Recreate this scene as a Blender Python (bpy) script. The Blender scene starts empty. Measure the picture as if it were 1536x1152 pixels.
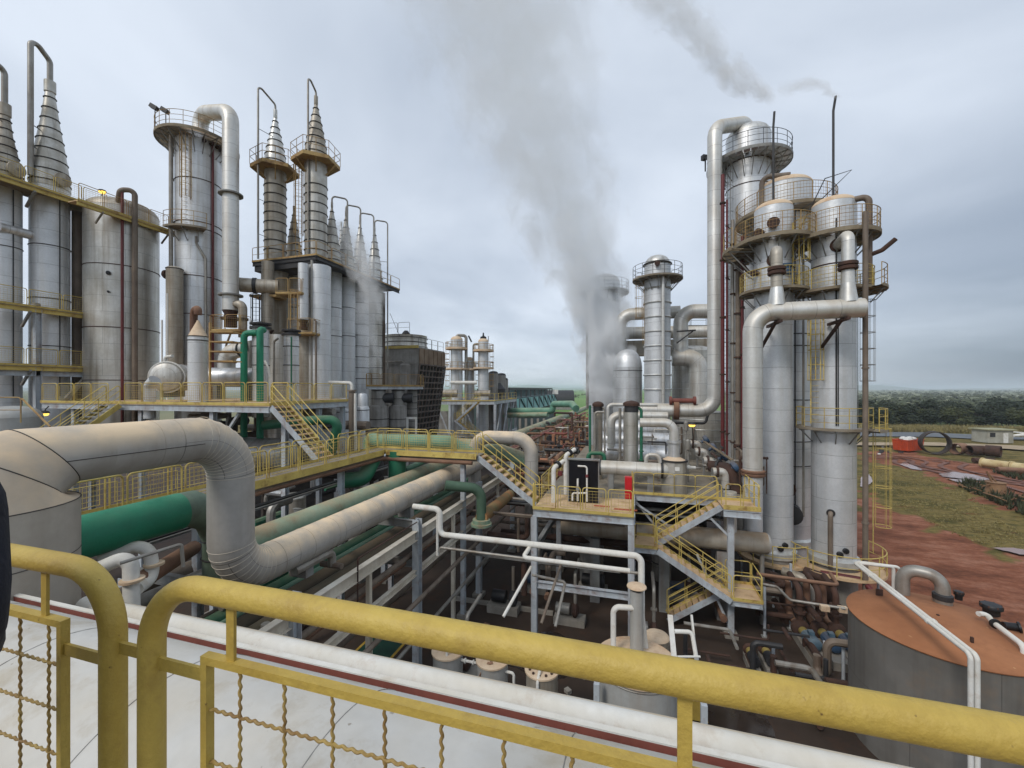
import bpy, math, random
from math import sin, cos, pi, radians, sqrt
from mathutils import Vector, Matrix

# ------------------------------------------------------------------ camera
EYE = Vector((0, 0, 11.5)); FOC = 620.0; YAW = radians(16.4); HOR = 583.0
FW = Vector((-sin(YAW), cos(YAW), 0)); RT = Vector((cos(YAW), sin(YAW), 0))
scene = bpy.context.scene
COL = scene.collection
cam_d = bpy.data.cameras.new("camera")
cam_d.sensor_width = 36; cam_d.lens = 36 * FOC / 1536; cam_d.shift_y = 7 / 1536
cam_d.clip_start = 0.02; cam_d.clip_end = 30000
cam = bpy.data.objects.new("camera", cam_d); COL.objects.link(cam)
cam.location = EYE; cam.rotation_euler = (pi / 2, 0, YAW)
scene.camera = cam

# ------------------------------------------------------------------ render settings
scene.render.engine = 'CYCLES'
cy = scene.cycles
cy.use_denoising = True
cy.max_bounces = 6; cy.diffuse_bounces = 3; cy.glossy_bounces = 3; cy.transmission_bounces = 3
cy.volume_bounces = 7; cy.transparent_max_bounces = 8
cy.volume_step_rate = 0.4; cy.volume_max_steps = 128
cy.caustics_reflective = False; cy.caustics_refractive = False
scene.view_settings.view_transform = 'Standard'; scene.view_settings.look = 'None'
scene.view_settings.gamma = 1; scene.view_settings.use_curve_mapping = False
scene.view_settings.exposure = 0.1

# ------------------------------------------------------------------ overcast sky
SUN_EL, SUN_AZ = radians(44), radians(205)
W = bpy.data.worlds.new("World"); scene.world = W; W.use_nodes = True
def build_sky():
    nt = W.node_tree; nt.nodes.clear(); N = nt.nodes.new; L = nt.links.new
    out = N('ShaderNodeOutputWorld'); bg = N('ShaderNodeBackground'); bg.inputs[1].default_value = 0.1
    sky = N('ShaderNodeTexSky'); sky.sky_type = 'NISHITA'; sky.sun_disc = False
    sky.sun_elevation = SUN_EL; sky.sun_rotation = SUN_AZ
    tc = N('ShaderNodeTexCoord'); sep = N('ShaderNodeSeparateXYZ'); L(tc.outputs['Generated'], sep.inputs[0])
    def mth(op, a, b=None, clamp=False):
        n = N('ShaderNodeMath'); n.operation = op; n.use_clamp = clamp
        for i, q in enumerate((a, b)):
            if q is None: continue
            if isinstance(q, (int, float)): n.inputs[i].default_value = q
            else: L(q, n.inputs[i])
        return n.outputs[0]
    z = mth('MAXIMUM', sep.outputs[2], 0.0)
    den = mth('ADD', z, 0.22)
    px, py = mth('DIVIDE', sep.outputs[0], den), mth('DIVIDE', sep.outputs[1], den)
    cmb = N('ShaderNodeCombineXYZ'); L(px, cmb.inputs[0]); L(py, cmb.inputs[1])
    n1 = N('ShaderNodeTexNoise'); n1.inputs['Scale'].default_value = 0.85; n1.inputs['Detail'].default_value = 5
    n1.inputs['Roughness'].default_value = 0.5; n1.inputs['Distortion'].default_value = 0.35
    L(cmb.outputs[0], n1.inputs['Vector'])
    cr = N('ShaderNodeValToRGB'); e = cr.color_ramp.elements
    e[0].position = 0.35; e[0].color = (5.0, 5.7, 6.75, 1); e[1].position = 0.64; e[1].color = (7.9, 8.65, 9.7, 1)
    L(n1.outputs[0], cr.inputs[0])
    # darker blue-grey cloud bank low on the right (towards +X), lighter band at the horizon
    lowf = mth('SUBTRACT', 1.0, mth('MULTIPLY', z, 2.3), True)
    right = mth('ADD', mth('MULTIPLY', sep.outputs[0], 2.1), -0.40, True)
    bank = mth('MULTIPLY', lowf, right)
    st = N('ShaderNodeCombineXYZ'); L(mth('MULTIPLY', sep.outputs[0], 1.6), st.inputs[0]); L(mth('MULTIPLY', sep.outputs[1], 1.6), st.inputs[1]); L(mth('MULTIPLY', z, 11.0), st.inputs[2])
    n2 = N('ShaderNodeTexNoise'); n2.inputs['Scale'].default_value = 1.3; n2.inputs['Detail'].default_value = 4; L(st.outputs[0], n2.inputs['Vector'])
    bankn = mth('MULTIPLY', bank, mth('ADD', mth('MULTIPLY', n2.outputs[0], 1.6), 0.45), True)
    mx = N('ShaderNodeMixRGB'); mx.inputs[2].default_value = (1.75, 2.25, 3.0, 1); L(bankn, mx.inputs[0]); L(cr.outputs[0], mx.inputs[1])
    strk = mth('MULTIPLY', lowf, mth('MULTIPLY', mth('SUBTRACT', n2.outputs[0], 0.5, True), 1.6), True)
    mh = N('ShaderNodeMixRGB'); mh.inputs[2].default_value = (3.9, 4.7, 5.8, 1); L(strk, mh.inputs[0]); L(mx.outputs[0], mh.inputs[1])
    m2 = N('ShaderNodeMixRGB'); m2.inputs[0].default_value = 0.88; L(sky.outputs[0], m2.inputs[1]); L(mh.outputs[0], m2.inputs[2])
    L(m2.outputs[0], bg.inputs[0]); L(bg.outputs[0], out.inputs[0])
build_sky()
sun_d = bpy.data.lights.new("sun", 'SUN'); sun_d.energy = 1.5; sun_d.angle = radians(14); sun_d.color = (1, 0.95, 0.88)
sun = bpy.data.objects.new("sun", sun_d); COL.objects.link(sun)
sd = Vector((sin(SUN_AZ) * cos(SUN_EL), cos(SUN_AZ) * cos(SUN_EL), sin(SUN_EL)))
sun.rotation_euler = (-sd).to_track_quat('-Z', 'Y').to_euler()

# ------------------------------------------------------------------ photograph pixel -> point of the place
def tt(px): return (px - 768) / FOC
def atd(px, py, D): return EYE + FW * D + RT * (tt(px) * D) + Vector((0, 0, (HOR - py) / FOC * D))
def dx(px, X): return X / (FW.x + RT.x * tt(px))
def dy(px, Y): return Y / (FW.y + RT.y * tt(px))
def atx(px, py, X): return atd(px, py, dx(px, X))
def aty(px, py, Y): return atd(px, py, dy(px, Y))
def atz(px, py, z): return atd(px, py, (EYE.z - z) * FOC / (py - HOR))
def xy(px, D): p = atd(px, HOR, D); return (p.x, p.y)
def zat(py, D): return EYE.z + (HOR - py) / FOC * D
def S(r, g, b):
    f = lambda q: (q / 255 / 12.92) if q / 255 <= 0.04045 else ((q / 255 + 0.055) / 1.055) ** 2.4
    return (f(r), f(g), f(b))
V = Vector

# ------------------------------------------------------------------ materials
MATS = {}
def M(key, col, col2=None, rough=0.6, metal=0.0, ns=2.0, dust=None, streak=None, sheet=None, bump=0.0, bs=30.0, spec=0.5, spots=None, emit=None, seamdark=0.5, dlim=(0.05, 0.85), chips=None):
    """paint / metal with mottling (col2), dust lying on upward faces, vertical streaks, sheet seams (UV, metres) and a bump"""
    if key in MATS: return MATS[key]
    m = bpy.data.materials.new(key); m.use_nodes = True; nt = m.node_tree; N = nt.nodes.new; L = nt.links.new
    bsdf = nt.nodes['Principled BSDF']
    bsdf.inputs['Roughness'].default_value = rough; bsdf.inputs['Metallic'].default_value = metal
    bsdf.inputs['Specular IOR Level'].default_value = spec
    tc = N('ShaderNodeTexCoord')
    def noise(scale, detail=4, vec=None, mapscale=None, rgh=0.55):
        n = N('ShaderNodeTexNoise'); n.inputs['Scale'].default_value = scale; n.inputs['Detail'].default_value = detail; n.inputs['Roughness'].default_value = rgh
        if mapscale:
            mp = N('ShaderNodeMapping'); mp.inputs['Scale'].default_value = mapscale; L(tc.outputs['Object'], mp.inputs[0]); L(mp.outputs[0], n.inputs['Vector'])
        else: L(tc.outputs['Object'], n.inputs['Vector'])
        return n.outputs[0]
    def ramp(src, a, b):
        r = N('ShaderNodeMapRange'); r.clamp = True; r.inputs[1].default_value = a; r.inputs[2].default_value = b; L(src, r.inputs[0]); return r.outputs[0]
    def mix(fac, a, b):
        x = N('ShaderNodeMixRGB'); L(fac, x.inputs[0])
        for i, q in ((1, a), (2, b)):
            if isinstance(q, tuple): x.inputs[i].default_value = (*q, 1)
            else: L(q, x.inputs[i])
        return x.outputs[0]
    def mul(a, b):
        x = N('ShaderNodeMath'); x.operation = 'MULTIPLY'; L(a, x.inputs[0])
        if isinstance(b, (int, float)): x.inputs[1].default_value = b
        else: L(b, x.inputs[1])
        return x.outputs[0]
    if col2 is None: col2 = tuple(q * 0.78 for q in col)
    c = mix(ramp(noise(ns), 0.35, 0.68), col, col2)
    fine = ramp(noise(ns * 9, 3), 0.3, 0.75)
    c = mix(mul(fine, 0.22), c, tuple(q * 0.6 for q in col2))
    height = None
    if sheet:
        (w, h) = sheet
        br = N('ShaderNodeTexBrick'); br.offset = 0.5; br.inputs['Color1'].default_value = (1, 1, 1, 1); br.inputs['Color2'].default_value = (0.86, 0.86, 0.86, 1); br.inputs['Mortar'].default_value = (0, 0, 0, 1)
        br.inputs['Scale'].default_value = 1; br.inputs['Mortar Size'].default_value = 0.012; br.inputs['Mortar Smooth'].default_value = 0.3
        br.inputs['Brick Width'].default_value = w; br.inputs['Row Height'].default_value = h; br.inputs['Bias'].default_value = 0
        L(tc.outputs['UV'], br.inputs['Vector'])
        tint = N('ShaderNodeMixRGB'); tint.blend_type = 'MULTIPLY'; tint.inputs[0].default_value = 0.35; L(c, tint.inputs[1]); L(br.outputs['Color'], tint.inputs[2]); c2 = tint.outputs[0]
        c = mix(mul(br.outputs['Fac'], seamdark), c2, tuple(q * 0.35 for q in col))
        inv = N('ShaderNodeMath'); inv.operation = 'SUBTRACT'; inv.inputs[0].default_value = 1; L(br.outputs['Fac'], inv.inputs[1]); height = inv.outputs[0]
    if streak:
        sc, amt = streak
        c = mix(mul(ramp(noise(1.0, 5, mapscale=(2.6, 2.6, 0.16)), 0.47, 0.72), amt), c, sc)
    if spots:
        sc, amt, scl = spots
        c = mix(mul(ramp(noise(scl, 6, rgh=0.7), 0.53, 0.68), amt), c, sc)
    if chips:
        sc, amt, scl = chips
        c = mix(mul(ramp(noise(scl, 3, rgh=0.6), 0.70, 0.74), amt), c, sc)
    if dust:
        dc, amt = dust
        g = N('ShaderNodeNewGeometry'); sp = N('ShaderNodeSeparateXYZ'); L(g.outputs['Normal'], sp.inputs[0])
        c = mix(mul(mul(ramp(sp.outputs[2], *dlim), ramp(noise(1.3, 5), 0.2, 0.62)), amt), c, dc)
        L(mix(mul(ramp(sp.outputs[2], 0.05, 0.8), 1.0), (rough,) * 3, (0.9,) * 3), bsdf.inputs['Roughness'])
    L(c, bsdf.inputs['Base Color'])
    if bump or height:
        b = N('ShaderNodeBump'); b.inputs['Strength'].default_value = max(bump, 0.25); b.inputs['Distance'].default_value = 0.016 if bump > .5 else 0.012
        hs = noise(bs, 3)
        if height:
            ad = N('ShaderNodeMath'); ad.operation = 'ADD'; L(mul(hs, max(bump, 0.02) * 2), ad.inputs[0]); L(height, ad.inputs[1]); L(ad.outputs[0], b.inputs['Height'])
        else: L(hs, b.inputs['Height'])
        L(b.outputs[0], bsdf.inputs['Normal'])
    if emit:
        bsdf.inputs['Emission Color'].default_value = (*emit[0], 1); bsdf.inputs['Emission Strength'].default_value = emit[1]
    MATS[key] = m
    return m
TAN = S(196, 160, 118); RUSTC = S(112, 66, 40); DIRT = S(88, 74, 58)
m_rail = M('yellow_rail_paint', S(199, 172, 84), S(182, 153, 70), rough=0.55, ns=5, spots=(S(150, 122, 62), 0.4, 9), bump=0.08, bs=80, chips=(S(84, 58, 40), .8, 27))
m_yel = M('weathered_yellow_paint', S(212, 190, 108), S(184, 160, 86), rough=0.6, ns=1.2, spots=(S(118, 74, 38), 0.75, 1.7))
m_yrust = M('rusting_yellow_paint', S(186, 158, 100), S(150, 116, 76), rough=0.7, ns=1.0, spots=(S(104, 70, 46), 0.7, 1.6))
m_deck = M('dusty_deck_plate', S(214, 184, 146), S(194, 162, 122), rough=0.9, ns=1.2, spots=(S(120, 88, 60), 0.5, 1.2))
m_deckg = M('grey_grating', S(150, 142, 128), S(128, 116, 98), rough=0.85, ns=1.0)
m_steel = M('pale_grey_steel_paint', S(192, 200, 206), S(168, 174, 178), rough=0.5, ns=1.0, streak=(RUSTC, 0.35), spots=(S(120, 78, 52), 0.5, 2.2))
m_steeld = M('dull_grey_steel_paint', S(150, 152, 150), S(122, 122, 118), rough=0.6, ns=1.0, streak=(RUSTC, 0.35))
m_alu = M('aluminium_cladding', S(228, 230, 232), S(208, 210, 211), rough=0.44, metal=0.6, ns=0.9, sheet=(3.1, 1.0), seamdark=.38, streak=(S(150, 134, 108), 0.45), bump=0.10, bs=7)
m_aluw = M('bright_hammered_cladding', S(230, 232, 234), S(214, 217, 219), rough=0.48, metal=0.5, ns=1.1, sheet=(3.4, 1.15), seamdark=.36, streak=(S(176, 162, 138), 0.18), bump=0.6, bs=5)
m_alud = M('stained_cladding', S(220, 218, 212), S(194, 189, 178), rough=0.42, metal=0.65, ns=0.7, sheet=(2.4, 1.1), seamdark=.38, streak=(S(128, 114, 94), 0.62), bump=0.12, bs=6)
m_alus = M('brown_stained_cladding', S(192, 186, 174), S(158, 148, 132), rough=0.52, metal=0.35, ns=0.8, sheet=(2.4, 0.9), seamdark=.38, streak=(S(112, 94, 72), 0.65), bump=0.12)
m_pipe = M('silver_pipe_cladding', S(228, 228, 224), S(210, 207, 200), rough=0.42, metal=0.5, ns=0.8, sheet=(9.0, 1.0), seamdark=.4, streak=(S(160, 138, 106), 0.3), dust=(S(190, 172, 140), 0.45), bump=0.05)
m_cone = M('cone_cladding', S(204, 202, 195), S(172, 167, 155), rough=0.46, metal=0.5, ns=1.2, streak=(S(90, 72, 52), 0.6), bump=0.08, bs=8)
m_conew = M('pale_cone_cladding', S(224, 225, 222), S(200, 197, 190), rough=0.42, metal=0.6, ns=1.2, streak=(S(110, 96, 76), 0.5))
m_beige = M('dusty_beige_pipe_cladding', S(184, 181, 176), S(164, 160, 153), rough=0.55, metal=0.1, ns=0.7, dlim=(-.02, .6), dust=(S(234, 210, 176), 1.0), sheet=(2.6, 1.9), bump=0.22, bs=4, seamdark=0.6, streak=(S(126, 112, 96), .35))
m_beigeg = M('grey_duct_plate', S(174, 168, 158), S(156, 148, 138), rough=0.6, metal=0.05, ns=0.9, dlim=(-.05, .5), dust=(S(214, 190, 158), 0.97), bump=0.2, bs=5, streak=(S(132, 124, 112), .35), spots=(S(150, 140, 126), .4, 1.3))
m_grn = M('bright_green_paint', S(24, 132, 100), S(18, 112, 84), rough=0.5, ns=1.5, bump=0.12, bs=24, dust=(S(120, 150, 124), .3), chips=(S(70, 120, 100), .5, 16))
m_grnd = M('green_pipe_paint', S(40, 116, 86), S(34, 96, 72), rough=0.5, ns=1.2, dust=(S(150, 146, 118), 0.45))
m_grate = M('dusty_steel_grating', S(150, 138, 116), S(122, 108, 88), rough=.8, ns=1.2)
m_grnf = M('faded_green_paint', S(148, 178, 154), S(118, 146, 122), rough=0.7, ns=0.7, dust=(S(176, 150, 118), 0.7), spots=(S(128, 92, 66), 0.7, 0.7))
m_teal = M('pale_teal_paint', S(112, 164, 142), S(92, 138, 118), rough=0.6, ns=0.8, dust=(S(180, 168, 136), 0.35))
m_white = M('white_pipe_paint', S(230, 230, 226), S(216, 214, 206), rough=0.45, ns=1.2, dust=(S(206, 196, 176), 0.55), spots=(S(160, 128, 96), 0.35, 2.5))
m_whitev = M('white_vessel_paint', S(206, 206, 203), S(186, 184, 178), rough=0.6, ns=0.7, spots=(S(150, 136, 112), 0.75, .9), chips=(S(116, 106, 92), .7, 9), dust=(S(204, 190, 164), .35), bump=0.5, bs=3.0)
m_cream = M('cream_dusty_plate', S(222, 200, 172), S(206, 178, 146), rough=0.85, ns=1.0, spots=(S(150, 94, 58), 0.45, 1.5))
m_rustt = M('orange_rust_plate', S(172, 116, 78), S(150, 98, 64), rough=0.9, ns=0.5, spots=(S(130, 84, 56), 0.5, 1.1), chips=(S(200, 156, 112), .5, 3.2), bump=0.1)
m_rust = M('rust_brown_pipe', S(130, 96, 76), S(94, 68, 54), rough=0.85, ns=1.1, dust=(S(170, 134, 106), 0.5))
m_rusto = M('orange_dusted_pipe', S(192, 138, 106), S(156, 108, 82), rough=0.9, ns=0.8)
m_rustd = M('dark_rust', S(82, 56, 44), S(56, 42, 36), rough=0.85, ns=2)
m_dred = M('dark_red_paint', S(108, 40, 40), S(88, 32, 34), rough=0.55, ns=1.2)
m_redlead = M('red_primer', S(140, 80, 68), S(120, 68, 58), rough=0.7, ns=2)
m_brown = M('brown_pipe_paint', S(134, 121, 107), S(106, 94, 82), rough=0.65, ns=1.0, streak=(S(84, 56, 40), 0.5))
m_greyp = M('grey_pipe_paint', S(168, 166, 160), S(142, 136, 126), rough=0.45, metal=0.35, ns=1.2, streak=(S(100, 76, 54), 0.5))
m_dark = M('dark_steel', S(52, 52, 54), S(40, 38, 38), rough=0.55, ns=2)
m_black = M('near_black', S(26, 26, 28), S(20, 20, 22), rough=0.5, ns=2)
m_navy = M('dark_navy_panel', S(16, 18, 28), S(12, 13, 20), rough=0.35, ns=2)
m_red = M('bright_red_paint', S(206, 36, 44), S(186, 28, 36), rough=0.4, ns=2)
m_blue = M('blue_machine_paint', S(58, 88, 118), S(46, 70, 96), rough=0.5, ns=4, dust=(S(150, 130, 104), 0.4))
m_bluel = M('pale_blue_motor_paint', S(92, 118, 134), S(72, 96, 112), rough=0.5, ns=4, dust=(S(150, 130, 104), 0.3))
m_band = M('dark_band_strap', S(66, 62, 58), S(48, 44, 40), rough=0.6, ns=3)
m_rib = M('bright_band', S(214, 216, 216), S(186, 186, 180), rough=0.4, metal=0.4, ns=2)
m_tankw = M('grey_tank_paint', S(124, 121, 116), S(106, 103, 98), rough=0.6, ns=0.5, streak=(S(78, 72, 65), 0.55), sheet=(3.6, 2.0), seamdark=.25, spots=(S(132, 112, 92), .35, 1.2), bump=.1)
m_tankl = M('pale_grey_tank_paint', S(176, 178, 176), S(160, 160, 156), rough=0.55, ns=0.8, streak=(S(140, 116, 90), 0.3))
m_conc = M('concrete', S(160, 154, 144), S(132, 126, 116), rough=0.9, ns=1)
m_wood = M('wet_dark_slats', S(112, 99, 89), S(86, 76, 69), rough=0.8, ns=1)
m_greycl = M('weathered_grey_cladding', S(160, 158, 153), S(132, 127, 120), rough=0.75, ns=0.8, streak=(S(70, 62, 54), 0.5))
m_lampg = M('lit_yellow_lamp', S(255, 190, 60), rough=0.4, emit=((1.0, 0.62, 0.10), 2.2))

# ------------------------------------------------------------------ mesh builder
def frame_for(d):
    d = d.normalized(); up = V((0, 0, 1)) if abs(d.z) < 0.95 else V((1, 0, 0))
    a = d.cross(up).normalized(); b = a.cross(d).normalized(); return a, b
def fillet(pts, bend, k=7):
    if len(pts) < 3 or not bend: return [V(p) for p in pts]
    out = [V(pts[0])]
    for i in range(1, len(pts) - 1):
        p0, p, p1 = V(pts[i - 1]), V(pts[i]), V(pts[i + 1])
        a, b = (p0 - p), (p1 - p); la, lb = a.length, b.length
        if la < 1e-6 or lb < 1e-6: continue
        a /= la; b /= lb
        ang = a.angle(b)
        if ang > pi - 0.02 or ang < 0.05: out.append(p); continue
        t = min(bend / math.tan(ang / 2), la * 0.49, lb * 0.49)
        r = t * math.tan(ang / 2)
        bis = (a + b).normalized(); c = p + bis * (r / sin(ang / 2))
        s, e = p + a * t - c, p + b * t - c
        tot = s.angle(e); ax = s.cross(e).normalized()
        kk = max(2, int(k * tot / (pi / 2)) + 1)
        for j in range(kk + 1): out.append(c + Matrix.Rotation(tot * j / kk, 3, ax) @ s)
    out.append(V(pts[-1])); return out
class MB:
    def __init__(s): s.v = []; s.f = []; s.uv = []; s.sm = []
    def face(s, idx, uv=None, sm=False): s.f.append(idx); s.uv.append(uv or [(0, 0)] * len(idx)); s.sm.append(sm)
    def poly(s, pts, uv=None):
        b = len(s.v); s.v += [V(p) for p in pts]; s.face(list(range(b, b + len(pts))), uv or [(p[0], p[1]) for p in pts]); return s
    def rings(s, rs, us, vs, closed=False, cap=True, sm=True):
        n = len(rs[0]); b = len(s.v)
        for r in rs: s.v += r
        m = len(rs)
        for i in range(m if closed else m - 1):
            i2 = (i + 1) % m
            for j in range(n):
                j2 = (j + 1) % n
                v1 = vs[i + 1] if i + 1 < len(vs) else vs[i] + 0.3
                s.face([b + i * n + j, b + i * n + j2, b + i2 * n + j2, b + i2 * n + j], [(us[j], vs[i]), (us[j + 1], vs[i]), (us[j + 1], v1), (us[j], v1)], sm)
        if cap and not closed:
            s.face([b + j for j in reversed(range(n))]); s.face([b + (m - 1) * n + j for j in range(n)])
        return s
    def tube(s, pts, r, bend=None, n=10, cap=True, closed=False, k=7):
        P = [V(p) for p in pts]
        if not closed: P = fillet(P, bend, k)
        m = len(P); rs = []; L = [0]
        for i in range(1, m): L.append(L[-1] + (P[i] - P[i - 1]).length)
        def tan(i):
            if closed: return (P[(i + 1) % m] - P[i - 1]).normalized()
            if i == 0: return (P[1] - P[0]).normalized()
            if i == m - 1: return (P[-1] - P[-2]).normalized()
            return ((P[i + 1] - P[i]).normalized() + (P[i] - P[i - 1]).normalized()).normalized()
        t0 = tan(0); a, b = frame_for(t0)
        for i in range(m):
            t = tan(i)
            ax = t0.cross(t)
            if ax.length > 1e-7:
                R = Matrix.Rotation(t0.angle(t), 3, ax.normalized()); a = R @ a; b = R @ b
            t0 = t; rr = r[i] if isinstance(r, (list, tuple)) else r
            sc = 1.0
            rs.append([P[i] + (a * cos(2 * pi * j / n) + b * sin(2 * pi * j / n)) * rr * sc for j in range(n)])
        r0 = r[0] if isinstance(r, (list, tuple)) else r
        return s.rings(rs, [2 * pi * r0 * j / n for j in range(n + 1)], L, closed, cap)
    def lathe(s, prof, c, n=32, axis=None, cap=True, a0=0.0):
        """prof = [(radius, distance along the axis)]"""
        c = V(c); d = V(axis).normalized() if axis is not None else V((0, 0, 1)); a, b = frame_for(d)
        if axis is None: a, b = V((1, 0, 0)), V((0, 1, 0))
        rs = []; vs = []; l = 0; pr = None; rm = max(p[0] for p in prof)
        for (r, h) in prof:
            if pr: l += sqrt((r - pr[0]) ** 2 + (h - pr[1]) ** 2)
            pr = (r, h); vs.append(l)
            rs.append([c + d * h + (a * cos(a0 + 2 * pi * j / n) + b * sin(a0 + 2 * pi * j / n)) * max(r, 1e-4) for j in range(n)])
        return s.rings(rs, [2 * pi * rm * j / n for j in range(n + 1)], vs, False, cap)
    def ring(s, c, R, r, n=36, m=6, axis=None):
        d = V(axis).normalized() if axis is not None else V((0, 0, 1)); a, b = frame_for(d); c = V(c)
        return s.tube([c + a * R * cos(2 * pi * i / n) + b * R * sin(2 * pi * i / n) for i in range(n)], r, n=m, closed=True)
    def box(s, c, size, rz=0.0, tilt=None):
        c = V(c); hx, hy, hz = [q / 2 for q in size]; R = Matrix.Rotation(rz, 3, 'Z')
        if tilt is not None: R = R @ tilt
        b = len(s.v)
        for sx in (-1, 1):
            for sy in (-1, 1):
                for sz in (-1, 1): s.v.append(c + R @ V((sx * hx, sy * hy, sz * hz)))
        for q, (du, dv) in (((0, 1, 3, 2), (1, 2)), ((4, 6, 7, 5), (1, 2)), ((0, 4, 5, 1), (0, 2)), ((2, 3, 7, 6), (0, 2)), ((0, 2, 6, 4), (0, 1)), ((1, 5, 7, 3), (0, 1))):
            pts = [s.v[b + i] for i in q]
            s.face([b + i for i in q], [(p[du], p[dv]) for p in pts])
        return s
    def bar(s, p0, p1, w, h, up=(0, 0, 1)):
        p0, p1 = V(p0), V(p1); d = (p1 - p0).normalized(); u = V(up)
        if abs(d.dot(u)) > 0.95: u = V((0, 1, 0))
        a = d.cross(u).normalized(); b = a.cross(d).normalized(); i0 = len(s.v); l = (p1 - p0).length
        for p in (p0, p1):
            for sa, sb in ((-1, -1), (1, -1), (1, 1), (-1, 1)): s.v.append(p + a * sa * w / 2 + b * sb * h / 2)
        for j in range(4):
            j2 = (j + 1) % 4; s.face([i0 + j, i0 + j2, i0 + 4 + j2, i0 + 4 + j], [(0, 0), (w, 0), (w, l), (0, l)])
        s.face([i0 + 3, i0 + 2, i0 + 1, i0]); s.face([i0 + 4, i0 + 5, i0 + 6, i0 + 7]); return s
    def ibeam(s, p0, p1, w, h, t=0.02, up=(0, 0, 1)):
        p0, p1 = V(p0), V(p1); d = (p1 - p0).normalized(); u = V(up)
        if abs(d.dot(u)) > 0.95: u = V((0, 1, 0)) if abs(d.y) < 0.9 else V((1, 0, 0))
        a = d.cross(u).normalized(); b = a.cross(d).normalized()
        s.bar(p0 + b * (h / 2 - t / 2), p1 + b * (h / 2 - t / 2), w, t, up=b); s.bar(p0 - b * (h / 2 - t / 2), p1 - b * (h / 2 - t / 2), w, t, up=b)
        s.bar(p0, p1, t, h - 2 * t, up=b); return s
    def prism(s, poly, z0, z1):
        n = len(poly); b = len(s.v)
        ar = sum(poly[i][0] * poly[(i + 1) % n][1] - poly[(i + 1) % n][0] * poly[i][1] for i in range(n))
        if ar < 0: poly = poly[::-1]
        for z in (z0, z1): s.v += [V((p[0], p[1], z)) for p in poly]
        for j in range(n):
            j2 = (j + 1) % n; s.face([b + j, b + j2, b + n + j2, b + n + j], [(0, z0), (1, z0), (1, z1), (0, z1)])
        s.face([b + j for j in reversed(range(n))], [(p[0], p[1]) for p in reversed(poly)]); s.face([b + n + j for j in range(n)], [(p[0], p[1]) for p in poly]); return s
    def build(s, name, mat, parent=None, label=None, cat=None, group=None, kind=None, origin=None, sharp=38):
        o0 = V(origin) if origin is not None else V((0, 0, 0))
        off = world_of(parent) if parent is not None else o0
        me = bpy.data.meshes.new(name); me.from_pydata([v - off for v in s.v], [], s.f)
        uvl = me.uv_layers.new(name='UVMap'); uvl.data.foreach_set('uv', [q for fuv in s.uv for p in fuv for q in p])
        me.polygons.foreach_set('use_smooth', s.sm); me.set_sharp_from_angle(angle=radians(sharp)) if any(s.sm) else None
        me.materials.append(mat); me.update()
        o = bpy.data.objects.new(name, me); COL.objects.link(o)
        if parent is not None: o.parent = parent
        else: o.location = o0
        if label: o['label'] = label
        if cat: o['category'] = cat
        if group: o['group'] = group
        if kind: o['kind'] = kind
        return o
def world_of(o):
    p = V((0, 0, 0))
    while o is not None: p = p + o.location; o = o.parent
    return p
def thing(name, label, cat, loc, group=None):
    o = bpy.data.objects.new(name, None); COL.objects.link(o); o.location = V(loc); o.empty_display_size = 0.2
    o['label'] = label; o['category'] = cat
    if group: o['group'] = group
    return o

# ------------------------------------------------------------------ plant building blocks
def pipe(label, pts, r, mat, bend=None, flanges=(), fm=None, name='pipe', group=None, n=14, clamps=()):
    """a pipe is a thing; flanges = [(point, axis, radius factor, thickness)] are its parts"""
    pts = [V(p) for p in pts]
    t = thing(name, label, 'pipe', pts[0], group) if (flanges or clamps) else None
    mb = MB().tube(pts, r, r * 1.6 if bend is None else bend, n=n)
    if t is None: return mb.build(name, mat, None, label, 'pipe', group, origin=pts[0])
    mb.build('pipe_run', mat, t)
    for (p, ax, k, th) in flanges:
        MB().lathe([(r * k, -th / 2), (r * k, th / 2)], p, n=18, axis=ax).build('flange', fm or mat, t)
    for (p, q, w) in clamps: MB().bar(p, q, w, w).build('bracket', m_steeld, t)
    return t
def panel(parent, p0, p1, h=1.1, r=0.024, mesh=True, mat=None, mid=1, toe=0.0, gap=0.05):
    mat = mat or m_yel; p0, p1 = V(p0), V(p1); d = (p1 - p0); l = d.length; d.normalize(); u = V((0, 0, 1))
    a, b = p0 + d * gap, p1 - d * gap
    mb = MB().tube([a, a + u * h, b + u * h, b], r, 0.12, n=6, k=3)
    if toe: mb.bar(p0 + u * (toe / 2), p1 + u * (toe / 2), 0.012, toe)
    if mesh:
        i0, i1 = a + d * 0.12, b - d * 0.12; z0, z1 = 0.2, h - 0.14
        mb.tube([i0 + u * z0, i0 + u * z1, i1 + u * z1, i1 + u * z0, i0 + u * z0], r * 0.55, None, n=4)
    else:
        for q in range(mid):
            z = h * (q + 1) / (mid + 1); mb.tube([a + u * z, b + u * z], r * 0.75, n=5)
    o = mb.build('railing_panel', mat, parent)
    if mesh:
        w = MB(); nx = max(2, int((i1 - i0).length / 0.13)); nz = 6
        for i in range(1, nx): w.tube([i0.lerp(i1, i / nx) + u * z0, i0.lerp(i1, i / nx) + u * z1], 0.0042, n=4, cap=False)
        for i in range(1, nz): z = z0 + (z1 - z0) * i / nz; w.tube([i0 + u * z, i1 + u * z], 0.0042, n=4, cap=False)
        w.build('wire_mesh', mat, o)
    return o
def rail_run(parent, pts, pan=1.5, **kw):
    for p, q in zip(pts[:-1], pts[1:]):
        p, q = V(p), V(q); n = max(1, round((q - p).length / pan))
        for i in range(n): panel(parent, p.lerp(q, i / n), p.lerp(q, (i + 1) / n), **kw)
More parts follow.
